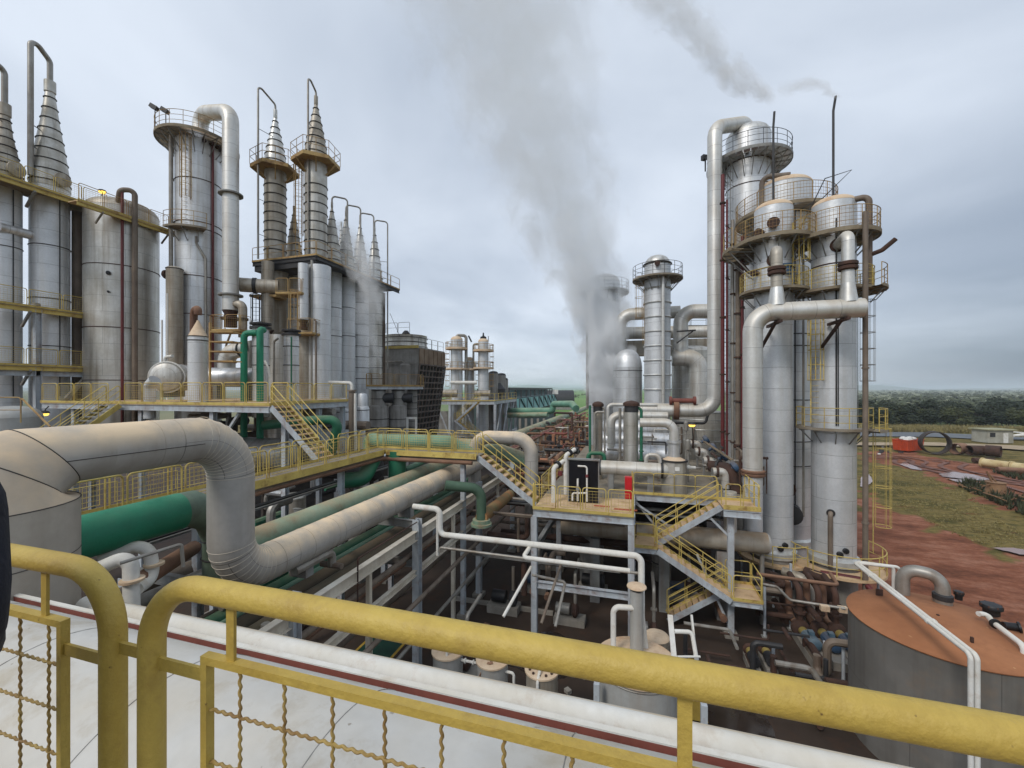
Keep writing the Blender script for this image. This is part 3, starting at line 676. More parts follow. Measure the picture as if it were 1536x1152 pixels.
def shell_ring():
    p = atz(1402, 681, 0); R = 2.0; c = V((p.x, p.y, R)); ax = (FW * 0.85 + RT * 0.42).normalized(); m = M('black_scorched_steel', S(48, 46, 42), S(66, 52, 42), rough=0.8, ns=0.8)
    MB().lathe([(R, -.8), (R, .8), (R - .16, .8), (R - .16, -.8), (R, -.8)], c, n=40, axis=ax, cap=False).build('steel_shell_ring', m, None, 'huge dark steel ring lying on edge beside the orange skip', 'steel ring', origin=(p.x, p.y, 0))
    for px, py, r, l, lab, ax2 in ((1438, 681, 0.95, 2.2, 'rusty open drum section next to the big steel ring', RT * .9 + FW * .3), (1464, 683, 0.85, 2.2, 'tan and black pipe section lying between two drums', RT * .95 - FW * .1), (1490, 685, 0.95, 1.7, 'black open ended drum at the right end of the scrap row', RT * .5 - FW * .85)):
        q = atz(px, py, 0); MB().lathe([(r, -l / 2), (r, l / 2), (r - .1, l / 2), (r - .1, -l / 2), (r, -l / 2)], V((q.x, q.y, r)), n=28, axis=ax2, cap=False).build('drum_section', m_rustd if 'black' in lab else m_rust, None, lab, 'drum section', origin=(q.x, q.y, 0))
shell_ring()
def hut():
    p = atz(1488, 663, 0); t = thing('hut', 'small pale block hut with flat roof and white door beside the airstrip', 'hut', (p.x, p.y, 0)); mw = M('pale_render', S(178, 176, 164), S(150, 146, 132), rough=.9, ns=.6)
    c = V((p.x, p.y, 0)); R = YAW - 0.1; T = Matrix.Rotation(R, 3, 'Z')
    MB().box(c + V((0, 0, 1.35)), (4.9, 3.4, 2.7), R).build('walls', mw, t)
    MB().box(c + V((0, 0, 2.8)), (5.6, 4.2, 0.2), R).build('roof', M('mossy_slab', S(168, 166, 134), S(146, 144, 116), rough=.9), t)
    MB().box(c + T @ V((1.0, -1.72, 1.05)), (0.9, .06, 2.1), R).build('door', m_white, t)
    MB().box(c + T @ V((-1.5, -1.72, 1.7)), (1.0, .05, .9), R).build('window', m_dark, t)
hut()
def plane_tail():
    p = atz(1510, 661.5, 0); t = thing('light_aircraft', 'small white aircraft with upright tail fin parked right of the hut', 'aircraft', (p.x, p.y, 0)); c = V((p.x, p.y, 1.15))
    MB().tube([c, c + RT * 2 + V((0, 0, 0.05)), c + RT * 5.5 + V((0, 0, .25)), c + RT * 7.5], [.12, .3, .62, .35], n=12).build('fuselage', m_white, t)
    MB().bar(c + V((0, 0, .05)), c + RT * -.35 + V((0, 0, 1.35)), .7, .08, up=FW).build('tail_fin', m_white, t)
    MB().bar(c + FW * -1.3, c + FW * 1.3, .6, .07).build('tailplane', m_white, t)
    MB().bar(c + RT * 5 + FW * -5 + V((0, 0, .55)), c + RT * 5 + FW * 5 + V((0, 0, .55)), 1.3, .14).build('wing', m_white, t)
    for k in (-1, 1): MB().tube([c + RT * 5.2 + FW * k * .3, c + RT * 5.2 + FW * k * .9 + V((0, 0, -1.0))], .05).lathe([(.25, -.07), (.25, .07)], c + RT * 5.2 + FW * k * .9 + V((0, 0, -.92)), n=14, axis=FW).build('wheel', m_black, t)
    MB().tube([c, c + V((0, 0, -1.1))], .05).build('tail_strut', m_dark, t)
plane_tail()
# scrap beside the track
def scrap():
    a, b = atz(1474, 700, 0), atz(1560, 712, 0); d = (b - a).normalized(); m = M('cream_paint_peeling', S(214, 196, 150), S(190, 168, 120), rough=.8, ns=.7, spots=(S(140, 90, 56), .6, 1.2)); k = 0
    for l, lab in ((3.0, 'short flanged cream pipe piece at the left end of the scrap line'), (5.0, 'longer cream pipe section in the scrap line, middle one'), (7, 'cream pipe section at the right edge of the scrap line')):
        p = a + d * k + V((0, 0, .62)); k += l + .2; t = thing('pipe_section', lab, 'pipe section', (p.x, p.y, 0))
        MB().tube([p, p + d * l], .6, n=20).build('tube', m, t); MB().lathe([(.72, -.05), (.72, .05)], p, n=20, axis=d).build('flange', m, t); MB().lathe([(.72, -.05), (.72, .05)], p + d * l, n=20, axis=d).build('flange', m, t)
    p = atz(1460, 694, 0); MB().tube([p + V((0, 0, .4)), p + RT * 2.6 - FW * .5 + V((0, 0, .4))], .4, n=14).build('pipe_section', m_rustd, None, 'dark rusty pipe stub left of the cream pipe sections', 'pipe section', origin=p)
    p = atz(1496, 709, 0); MB().tube([p + V((0, 0, .4)), p + RT * 3.4 - FW * 1.2 + V((0, 0, .4))], .42, n=14).build('pipe_section', m_rust, None, 'brown rusty pipe lying in front of the cream sections', 'pipe section', origin=p)
    p = atz(1494, 742, 0); t = thing('scrap_hopper', 'rusty tan cone hopper left standing in the weeds', 'hopper', (p.x, p.y, 0)); m2 = M('tan_rust', S(150, 118, 86), S(118, 84, 60), rough=.9, ns=.8)
    MB().lathe([(1.0, 0), (.75, .7), (.72, 1.3), (.8, 1.3), (.8, 1.38), (.4, 1.38)], (p.x, p.y, 0), n=20).build('cone', m2, t)
    MB().bar((p.x - .3, p.y, 1.3), (p.x - .8, p.y, 2.5), .12, .12).bar((p.x + .2, p.y + .2, 1.3), (p.x - .6, p.y, 2.2), .1, .1).build('lifting_frame', m2, t)
    for px, py, lab in ((1466, 737, 'tangle of thin rusty bars left of the scrap hopper'), (1524, 756, 'tangle of pale rusty bars right of the scrap hopper')):
        q = atz(px, py, 0); rg = random.Random(px); mb = MB()
        for i in range(14):
            e = q + V((rg.uniform(-1.8, 1.8), rg.uniform(-1.5, 1.5), rg.uniform(.05, .9))); mb.tube([e, e + V((rg.uniform(-1.2, 1.2), rg.uniform(-1, 1), rg.uniform(-.2, .5)))], .05, n=5)
        mb.build('scrap_bars', m2, None, lab, 'scrap', origin=(q.x, q.y, 0))
    rg = random.Random(77)
    for i in range(12):
        q = atz(rg.uniform(1318, 1352), rg.uniform(671, 682), 0); s = rg.uniform(.3, .8); MB().box((q.x, q.y, .1), (s, s * .7, .2), rg.random() * 3).build('debris', m_white if i % 3 == 0 else m_dark, None, 'small piece of debris strewn left of the orange skip', 'debris', 'debris left of the orange skip', origin=(q.x, q.y, 0))
scrap()

# ================================================================== RIGHT HAND TOWERS
DZ = 6.1                                                   # level of the right hand deck
def frontal(c, off=0.0): return ang_to(c) + off
def nozzle_elbow(t, c, R, a, z, drop, r, mat):
    """nozzle out of a shell that turns down"""
    d = V((cos(radians(a)), sin(radians(a)), 0)); p = V((c[0], c[1], z)) + d * (R - 0.1)
    MB().lathe([(r * 1.35, -.06), (r * 1.35, .06)], p + d * .16, n=18, axis=d).build('nozzle_flange', m_rustd, t)
    return p, d
cR4 = xy(1250, 22); cR3 = xy(1160, 23); cR2 = xy(1176, 26); cR1 = xy(1122, 29.5)
def tower_r4():
    c = cR4; r = 0.97; z0, z1 = 2.3, zat(309, 22)
    t = vessel('distillation_tower', 'rightmost silver tower, slimmer, with caged yellow ladder and vent mast', 'tower', c, z0, z1, r, m_aluw, 'dome', 0.42, m_cream, ribs=[zat(y, 21.3) for y in (395, 345)], ribm=m_rustd)
    f = frontal(c)
    ringdeck(t, c, zat(343, 20.4), r, r + 0.95, f - 135, f + 150, railm=m_yrust, mesh=True, brk=11, deckm=m_grate, grate=True)
    ringdeck(t, c, zat(440, 22), r, r + 0.72, f - 100, f + 170, railm=m_yel, mesh=True, brk=8, deckm=m_grate)
    ringdeck(t, c, zat(440, 22) - .01, r + .73, r + 1.2, f + 60, f + 150, railm=m_yrust, brk=4, deckm=m_grate)
    ringdeck(t, c, zat(644, 21.2), r, r + 0.68, f - 120, f + 130, railm=m_yel, brk=7)
    ringdeck(t, c, zat(644, 21.2) - .01, r + .69, r + 1.2, f + 55, f + 118, railm=m_yel, brk=0)
    p = V((c[0], c[1], 0)); d = toward(c); s = V((-d.y, d.x, 0))
    q = p + d * 0.75 - s * 0.72; ladder(t, (q.x, q.y, 9.65), zat(478, 21.3) - 9.65, d, c0=2.3)
    q = p + s * (r + .62) + d * 0.1; ladder(t, (q.x, q.y, 3.2), 6.3, s, c0=1.4)
    q = p - d * 0.5 + s * (r + .05); ladder(t, (q.x, q.y, 9.7), 6.4, s, mat=m_steeld)
    MB().tube([p + d * 0.99 + s * 0.12 + V((0, 0, 9.6)), p + d * 0.99 + s * 0.12 + V((0, 0, z1 - 1))], 0.035, n=6).build('instrument_tube', m_dark, t)
    MB().tube([p + d * 0.99 + s * 0.20 + V((0, 0, 9.6)), p + d * 0.99 + s * 0.20 + V((0, 0, zat(480, 21)))], 0.025, n=6).build('instrument_tube', m_dark, t)
    # manhole and vent mast
    MB().tube([p + d * .2 + V((0, 0, z1 + .5)), p + d * .25 + V((0, 0, zat(170, 22))), p + d * .3 + s * .1 + V((0, 0, zat(150, 22)))], [0.06] * 3, n=8).build('vent_mast', m_dark, t)
    zt = zat(302, 22)
    MB().tube([p + d * .2 + s * -.9 + V((0, 0, zt)), p + d * .2 + s * -.35 + V((0, 0, zat(267, 22))), p + d * .2 + s * .75 + V((0, 0, zat(264, 22))), p + d * .2 - s * .5 + V((0, 0, zat(297, 22)))], .03, n=5).build('mast_stay', m_dark, t)
    for k in (-1, 1): MB().lathe([(.14, 0), (.14, .12), (.1, .14)], p + (d * .83 + s * (.35 + k * .13)).normalized() * (r - .02) + V((0, 0, 3.15 + k * .1)), n=14, axis=(d * .83 + s * .35)).build('sight_glass', m_black, t)
    e = (d * .97 - s * .1).normalized()
    MB().tube([p + e * (r - .1) + V((0, 0, 5.1)), p + e * (r + .22) + V((0, 0, 5.1)), p + e * (r + .22) + V((0, 0, 2.4))], .11, .15, n=10).build('drain_pipe', m_brown, t)
    for z in (5.1,): MB().lathe([(.19, -.04), (.19, .04)], p + e * (r + .03) + V((0, 0, z)), n=14, axis=e).build('flange', m_dark, t)
    MB().lathe([(r + .18, 0), (r + .18, .3), (r + .02, .42)], (c[0], c[1], 2.35)).build('skirt_ring', m_rib, t)
    a0 = (d * .95 + s * -.42).normalized()
    # overhead nozzle on the right, brown bend
    MB().tube([p + s * (r * .8) + d * .3 + V((0, 0, zt - .25)), p + s * (r + .45) + d * .3 + V((0, 0, zt - .25)), p + s * (r + .45) + d * .3 + V((0, 0, zat(440, 21.6)))], .15, .3).build('side_pipe', m_brown, t)
    MB().tube([p + s * (r + .5) + d * .3 + V((0, 0, zat(389, 21.6))), p + s * (r + .95) + d * .3 + V((0, 0, zat(385, 21.6))), p + s * (r + 1.45) + d * .3 + V((0, 0, zat(372, 21.6)))], .11, .2, n=8).build('vent_branch', m_rustd, t)
    MB().lathe([(.28, 0), (.28, .5), (.34, .5), (.34, .6)], p + d * .55 + s * .62 + V((0, 0, zat(418, 21.5))), n=16).build('valve_body', m_blue, t)
    return t
tower_r4()
def tower_r3():
    c = cR3; r = 0.93; z0, z1 = 2.3, zat(315, 23)
    t = vessel('distillation_tower', 'slim silver tower left of the rightmost one, with vent mast and rusty top flange', 'tower', c, z0, z1, r, m_aluw, 'dome', 0.42, m_cream, ribs=[zat(y, 22.3) for y in (400, 352)], ribm=m_rustd)
    f = frontal(c)
    ringdeck(t, c, zat(350, 21.4), r, r + 1.0, f - 150, f + 120, railm=m_yrust, mesh=True, brk=11, deckm=m_grate, grate=True)
    ringdeck(t, c, zat(440, 23), r, r + 0.72, f - 120, f + 110, railm=m_yel, mesh=True, brk=7, deckm=m_grate)
    ringdeck(t, c, zat(350, 21.4) - .3, r + .2, r + 1.6, f - 150, f - 50, railm=m_yrust, brk=5, deckm=m_grate, grate=True)
    p = V((c[0], c[1], 0)); d = toward(c); s = V((-d.y, d.x, 0))
    MB().tube([p + d * .5 + V((0, 0, z1 + .2)), p + d * .55 + V((0, 0, zat(190, 22.5))), p + d * .6 + s * .05 + V((0, 0, zat(168, 22.5)))], .058, n=8).build('vent_mast', m_dark, t)
    q = p + s * (r + .1) + d * .35; ladder(t, (q.x, q.y, zat(440, 22.4)), 3.7, (s + d).normalized(), c0=1.6)
    for a, y, rr in ((-.9, 405, .13), (-.62, 345, .17)):
        e = (d * cos(a) + s * sin(a)).normalized(); MB().lathe([(rr, -.05), (rr, .3), (rr * 1.3, .3), (rr * 1.3, .38)], p + e * (r - .05) + V((0, 0, zat(y, 22.2))), n=16, axis=e).build('manhole', m_rustd, t)
    MB().tube([p - s * (r - .1) + d * .2 + V((0, 0, zat(405, 22.5))), p - s * (r + .3) + d * .2 + V((0, 0, zat(400, 22.5))), p - s * (r + .62) + d * .2 + V((0, 0, zat(384, 22.5)))], .1, .2, n=8).build('vent_branch', m_rustd, t)
    MB().lathe([(.22, -.05), (.22, .25), (.3, .25), (.3, .33)], p + d * (r - .05) + V((0, 0, zat(336, 22.2))), n=18, axis=d).build('manhole', m_rustd, t)
    for k in (-1, 1): MB().lathe([(.14, 0), (.14, .12), (.1, .14)], p + (d * .83 + s * (.42 + k * .13)).normalized() * (r - .02) + V((0, 0, 3.05 + k * .1)), n=14, axis=(d * .83 + s * .42)).build('sight_glass', m_black, t)
    MB().lathe([(r + .18, 0), (r + .18, .3), (r + .02, .42)], (c[0], c[1], 2.35)).build('skirt_ring', m_rib, t)
    MB().lathe([(.26, 0), (.26, .45), (.33, .45), (.33, .55)], p + d * .6 + s * .55 + V((0, 0, zat(412, 22.2))), n=16).build('valve_body', m_blue, t)
tower_r3()
def base_ring():
    f4, f3 = frontal(cR4), frontal(cR3)
    t = thing('base_walkway', 'low yellow railed walkway curving round the feet of the two slim towers', 'walkway', (cR4[0], cR4[1], 2.2))
    ringdeck(t, cR4, 2.2, 1.18, 2.15, f4 - 75, f4 + 135, railm=m_yel, brk=0, mid=1, deckm=m_deck, rr=.026)
    ringdeck(t, cR3, 2.18, 1.15, 1.75, f3 - 95, f3 + 62, railm=m_yel, brk=0, mid=1, deckm=m_deck, rr=.026)
    for c, f, R in ((cR4, f4, 1.9), (cR4, f4, 1.9), (cR3, f3, 1.5)):
        pass
    for (c, a, R) in ((cR4, f4 + 40, 1.95), (cR4, f4 - 30, 1.95), (cR3, f3, 1.6), (cR3, f3 - 70, 1.6), (cR4, f4 + 110, 1.95)):
        MB().tube([(c[0] + R * cos(radians(a)), c[1] + R * sin(radians(a)), 0), (c[0] + R * cos(radians(a)), c[1] + R * sin(radians(a)), 2.15)], .06, n=8).build('support_post', m_steel, t)
    for c in (cR4, cR3): MB().lathe([(1.02, 0), (1.02, 2.3)], (c[0], c[1], 0.05)).build('pedestal', m_conc, t)
base_ring()
def tower_r2():
    c = cR2; r = 1.5; z0 = 1.0; z1 = zat(272, 25)
    t = vessel('distillation_tower', 'broad silver tower behind the two slim ones, with dusty domed top and wide round gallery', 'tower', c, z0, z1, r, m_aluw, 'dome', 0.55, m_cream, ribs=[zat(y, 24.5) for y in (500, 518, 600, 663, 700, 316)], ribm=m_band)
    f = frontal(c)
    ringdeck(t, c, zat(318, 25), r, r + 1.2, f - 170, f + 170, railm=m_yrust, mesh=True, brk=16, deckm=m_grate, grate=True)
    p = V((c[0], c[1], 0)); d = toward(c); s = V((-d.y, d.x, 0))
    MB().tube([p - s * 1.15 + d * 1.0 + V((0, 0, zat(330, 24.5))), p - s * 1.15 + d * 1.0 + V((0, 0, zat(249, 24.5))), p + s * .3 + d * 1.2 + V((0, 0, zat(255, 24.3)))], .16, .35).build('overhead_pipe', m_brown, t)
    MB().lathe([(.4, -.05), (.4, .5), (.5, .5), (.5, .62)], p + d * (r - .05) + s * .1 + V((0, 0, 5.6)), n=18, axis=d).build('manhole', m_rustd, t)
    MB().lathe([(r + .15, 0), (r + .15, .3), (r + .02, .42)], (c[0], c[1], 2.1)).build('skirt_ring', m_rib, t)
    MB().tube([p + d * (r + .04) + s * .55 + V((0, 0, 4)), p + d * (r + .04) + s * .55 + V((0, 0, z1 - 2))], .035, n=6).build('instrument_tube', m_dark, t); MB().tube([p + d * (r + .02) + s * .95 + V((0, 0, 4)), p + d * (r + .02) + s * .95 + V((0, 0, z1 - 4))], .06, n=6).build('drain_pipe', m_greyp, t)
    MB().lathe([(.5, 0), (.5, .9), (.58, .9), (.58, 1.0), (.05, 1.05)], p + d * (r * .9) + s * .35 + V((0, 0, 4.2)), n=20, axis=d).build('manhole', m_dark, t)
tower_r2()
def tower_r1():
    c = cR1; r = 1.42; z0 = 1.0; z1 = zat(208, 29.5)
    t = vessel('distillation_tower', 'tallest right hand silver tower, topped by a big gooseneck pipe and round gallery', 'tower', c, z0, z1, r, m_alu, 'dome', 0.8, m_conew, ribs=[zat(y, 28) for y in (232, 270)], ribm=m_rustd)
    f = frontal(c)
    ringdeck(t, c, zat(243, 29), r, r + 1.25, f - 175, f + 175, railm=m_dark, brk=20, deckm=m_steeld, grate=True)
    p = V((c[0], c[1], 0)); d = toward(c); s = V((-d.y, d.x, 0))
    for i in range(6):
        e = (d * cos(-.6 + i * .28) + s * sin(-.6 + i * .28)).normalized(); MB().lathe([(.14, -.05), (.14, .2), (.2, .2), (.2, .26)], p + e * (r - .02) + V((0, 0, zat(226, 28.2))), n=12, axis=e).build('nozzle', m_rustd, t)
    q = p - s * 1.25 + d * .75; ladder(t, (q.x, q.y, 8), zat(240, 29) - 8, d, mat=m_steeld)
    b = p - s * (r + 1.35) + V((0, 0, zat(236, 29)))
    MB().tube([b, b + V((0, 0, .9))], .05).box(b + V((-.1, -.15, .95)), (.35, .3, .35), .5).build('floodlight', m_dark, t)
tower_r1()
def goose_right():
    X = atd(1072, HOR, 28).x; p = atd(1072, 612, 28); Y = p.y; z0 = zat(616, 28); zt = zat(195, 28)
    c1 = V((cR1[0], cR1[1], zat(205, 29.5)))
    pipe('very tall silver gooseneck pipe from the tallest right tower down to a deck level bend', [c1 + V((0, 0, -.6)), c1 + V((0, 0, 1.0)), V((X, Y, zt + .15)), V((X, Y, z0)), aty(955, 614, Y) * 1.0 + V((0, 0, 0))][:4] + [V((aty(955, 614, Y).x, Y, z0))], .46, m_pipe, 1.0, n=22,
         flanges=[(V((aty(1014, 614, Y).x, Y, z0)), (1, 0, 0), 1.45, .35)], fm=m_rust)
    MB().tube([aty(1004, 601, Y - .2), aty(1042, 601, Y - .2)], .16, n=12).lathe([(.3, -.08), (.3, .08)], aty(1042, 601, Y - .2), axis=(1, 0, 0), n=14).lathe([(.3, -.08), (.3, .08)], aty(1006, 601, Y - .2), axis=(1, 0, 0), n=14).build('expansion_joint', m_redlead, None, 'red expansion joint lying on the silver pipe below the tall tower', 'pipe joint', origin=aty(1004, 601, Y - .2))
goose_right()
# slender service pipes standing between the tall gooseneck and the slim towers
for px, D, y0, y1, r, mat, lab in ((1084, 25.5, 262, 690, .11, m_dred, 'dark red riser beside the tall gooseneck pipe'), (1090.5, 25.3, 300, 690, .06, m_dred, 'thin dark red riser just right of the thicker red one'),
                                   (1099, 25.2, 330, 700, .10, m_greyp, 'grey riser between the red risers and the brown one'), (1107, 25, 372, 700, .15, m_brown, 'brown grey riser right of the grey one, left of the slim towers'), (1113.5, 24.6, 355, 708, .085, m_dred, 'dark red riser next to the big silver downcomer')):
    p = atd(px, HOR, D); t = thing('riser_pipe', lab, 'pipe', (p.x, p.y, zat(y1, D)))
    MB().tube([(p.x, p.y, zat(y1, D)), (p.x, p.y, zat(y0, D))], r, n=12).build('pipe_run', mat, t)
    for k in range(5):
        z = zat(y1, D) + (zat(y0, D) - zat(y1, D)) * (k + .5) / 5; MB().lathe([(r * 1.6, -.04), (r * 1.6, .04)], (p.x, p.y, z), n=12).bar((p.x, p.y, z), (p.x + .25, p.y + .5, z), .05, .05).build('clamp', m_rustd, t)
# big downcomer in front of the slim towers
def downcomer():
    Y = 23.4; zc = zat(463.5, dy(1255, Y)); xa = aty(1129, 600, Y).x; xb = aty(1294, 463, Y).x; r = .45
    t = thing('vapour_pipe', 'big silver pipe crossing the slim towers, turning down left of them to a rusty flange', 'pipe', (xa, Y, 4))
    MB().tube([(xb, Y, zc), (xa, Y, zc), (xa, Y, zat(706, dy(1129, Y)))], r, .95, n=26, k=9).build('pipe_run', m_pipe, t)
    MB().lathe([(r * .5, 0), (r, .08), (r, .1)], (xb + .1, Y, zc), axis=(-1, 0, 0), n=24).build('end_cap', m_pipe, t)
    z = zat(709, dy(1129, Y))
    MB().lathe([(r * 1.12, -.16), (r * 1.22, -.12), (r * 1.22, -.03), (r * 1.05, 0), (r * 1.22, .03), (r * 1.22, .12), (r * 1.12, .16)], (xa + .02, Y, z), n=28).build('rusty_flange', m_rust, t)
    MB().lathe([(r * .98, 0), (r * .98, z - .16 - 4.0)], (xa, Y, 4.0), n=26).build('lower_leg', m_aluw, t)
    for cc, rr, px in ((cR3, .93, 1165), (cR4, .97, 1272)):
        d = toward(cc); x = aty(px, 400, Y).x; zn = zat(388 if px < 1200 else 376, 22); q = V((cc[0], cc[1], zn)); h = V((x, Y, zn)); e = (h - q); e.z = 0; e.normalize()
        MB().lathe([(.36, -.1), (.36, .02)], q + e * (rr + .02), n=20, axis=e).build('nozzle_flange', m_rustd, t)
        MB().tube([q + e * (rr - .2), V((x, Y, zn)), V((x, Y, zc + .2))], .26, .34, n=18).build('inlet_bend', m_alus if px < 1200 else m_pipe, t)
        MB().lathe([(.36, -.2), (.4, -.16), (.4, -.04), (.33, 0), (.4, .04), (.4, .16), (.36, .2)], (x, Y, zat(413, 21.3)), n=22).build('bolted_flange', m_rustd, t)
        MB().lathe([(.27, 0), (.40, -.9)], (x, Y, zc + 1.2), n=20).build('cone_piece', m_conew, t)
    for px in (1163, 1262):
        x = aty(px, 480, Y).x; MB().bar((x, Y - .1, zc - .5), (x - .25, Y + 1.5, zc - 1.7), .12, .12).bar((x + .1, Y - .5, zc - .52), (x + .1, Y + 1.6, zc - .52), .14, .14).build('pipe_bracket', m_rustd, t)
downcomer()
pipe('brown pole-like pipe standing at the far right of the right hand towers', [(10.75, 24.0, 0), (10.75, 24.0, zat(318, 20))], .115, m_brown, n=12, flanges=[((10.75, 24, zz), (0, 0, 1), 1.3, .08) for zz in (5, 12.5)])
def header():
    Y = 22.7; z = 4.0; x1 = aty(1150, 815, Y).x; x0 = -3.8; r = .5
    t = thing('header_pipe', 'long dusty silver header pipe lying below the right hand deck', 'pipe', (x0, Y, z))
    MB().tube([(x0, Y, z), (x1, Y, z)], r, n=26).build('pipe_run', M('dusty_header', S(190, 184, 172), S(166, 156, 140), rough=.5, metal=.25, ns=.6, dust=(S(176, 146, 110), .7), streak=(S(110, 84, 58), .4)), t)
    MB().lathe([(r, 0), (r * .8, .12), (.05, .2)], (x1, Y, z), axis=(1, 0, 0), n=26).build('end_cap', m_pipe, t)
    MB().lathe([(.3, 0), (.3, 2.1)], (x1 - 1.6, Y, z + .3), n=20).build('branch', m_pipe, t)
    for x in (-2, 1.5, 4.2): MB().box((x, Y, 1.7), (.5, .5, 3.5)).build('saddle_post', m_steeld, t)
    MB().tube([(x1 - .2, Y, z - .4), (x1 - .2, Y, 0)], .1).build('support_leg', m_greyp, t)
header()

# ------------------------------------------------------------------ deck with the dark panel
def right_deck():
    t = thing('process_deck', 'dusty steel deck with yellow railings carrying the silver vessels on the right', 'deck', (-4.35, 18.1, DZ))
    kw = dict(pan=1.06, toe=0.0)
    poly = [(-4.35, 18.1), (0.0, 18.1), (0.0, 22.2), (5.4, 22.2), (5.4, 40), (-4.35, 40)]
    platform(t, poly, DZ, rails=(), beam=.3, edges=(0, 2), mat=m_deckg)
    MB().ibeam((0, 18.2, DZ - .2), (0, 22.2, DZ - .2), .12, .3).build('edge_beam', m_steel, t)
    P = lambda i: V((poly[i][0], poly[i][1], DZ))
    rail_run(t, [P(0), P(1)], pan=1.06, mat=m_yel); rail_run(t, [P(1), V((0, 20.4, DZ))], pan=1.2, mat=m_yel)
    rail_run(t, [P(2), V((3.9, 22.2, DZ))], pan=1.1, mesh=False, mat=m_yel, gap=0.0)
    rail_run(t, [P(0), V((-4.35, 18.5, DZ))], mat=m_yel); rail_run(t, [V((-4.35, 19.9, DZ)), V((-4.35, 31, DZ))], pan=1.8, mat=m_yel)
    MB().prism([(3.9, 20.6), (5.4, 20.6), (5.4, 22.19), (3.9, 22.19)], DZ - .055, DZ - .003).build('landing_plate', m_deck, t); MB().prism([(-4.34, 18.11), (-.01, 18.11), (-.01, 20.9), (-4.34, 20.9)], DZ + .001, DZ + .005).build('dusty_plate', m_deck, t)
    MB().ibeam((3.9, 20.62, DZ - .22), (5.4, 20.62, DZ - .22), .12, .3).build('edge_beam', m_steel, t)
    rail_run(t, [V((3.95, 20.65, DZ)), V((5.35, 20.65, DZ)), V((5.35, 25, DZ))], pan=.9, mesh=False, mat=m_yel)
    MB().bar((3.9, 20.6, DZ + .06), (5.4, 20.6, DZ + .06), .014, .2).build('toe_board', m_yel, t)
    for x, y in ((-4.3, 18.2), (-.1, 18.2), (-4.2, 24), (4.3, 21.2), (0, 26), (4.8, 27), (-4.2, 31), (0, 32)): column(t, x, y, 0.06, DZ - .36)
    for a, b in (((.1, 22.2, DZ - .4), (1.5, 22.2, 4.0)), ((4.3, 21.2, 4.6), (3.2, 21.2, DZ - .4)), ((4.3, 21.2, .4), (2.9, 21.4, 3.6))): MB().bar(a, b, .1, .1).build('brace', m_steel, t)
    MB().ibeam((-4.2, 18.2, 2.7), (0, 18.2, 2.7), .2, .28).build('tie_beam', m_steel, t)
    MB().ibeam((-4.2, 18.25, 4.4), (-4.2, 30, 4.4), .2, .28).build('tie_beam', m_steeld, t)
    MB().box((-.35, 19.1, DZ + .012), (1.0, .22, .012)).box((-1.4, 19.35, DZ + .012), (.7, .2, .0122)).build('painted_stripe', M('red_floor_stripe', S(196, 96, 66), S(170, 84, 58), rough=.8), t)
    MB().bar((0, 22.05, DZ - .4), (1.6, 22.1, 4.7), .09, .09).build('brace', m_steel, t)
right_deck()
def switch_stairs():
    stair('upper flight of the yellow switchback stair below the right deck', (3.9, 21.5, DZ), (1.05, 21.5, 4.06), .8, 10)
    stair('long front flight of the yellow switchback stair on the right', (1.05, 20.7, 4.06), (4.15, 20.7, 2.15), .85, 10)
    stair('lowest shaded flight of the switchback stair, going down left', (4.1, 21.6, 2.15), (1.6, 21.6, .4), .8, 9)
    t = thing('stair_landing', 'middle landing of the switchback stair, beside the front deck column', 'landing', (0, 20.3, 4.06)); platform(t, [(0.0, 20.3), (1.05, 20.3), (1.05, 22.0), (0, 22.0)], 4.06, rails=(), mat=m_deck)
    rail_run(t, [V((0, 20.33, 4.06)), V((1.0, 20.33, 4.06))], pan=1.1, mesh=False, mat=m_yel); rail_run(t, [V((0, 22, 4.06)), V((1.0, 22, 4.06))], pan=1.1, mesh=False, mat=m_yel)
    t = thing('stair_landing', 'lower landing at the right end of the switchback stair, over the pumps', 'landing', (4.15, 20.3, 2.15)); platform(t, [(4.15, 20.3), (5.4, 20.3), (5.4, 22.1), (4.15, 22.1)], 2.15, rails=(), mat=m_deck)
    rail_run(t, [V((4.2, 20.33, 2.15)), V((5.38, 20.33, 2.15)), V((5.38, 22.1, 2.15)), V((4.2, 22.1, 2.15))], pan=1.3, mesh=False, mat=m_yel)
switch_stairs()
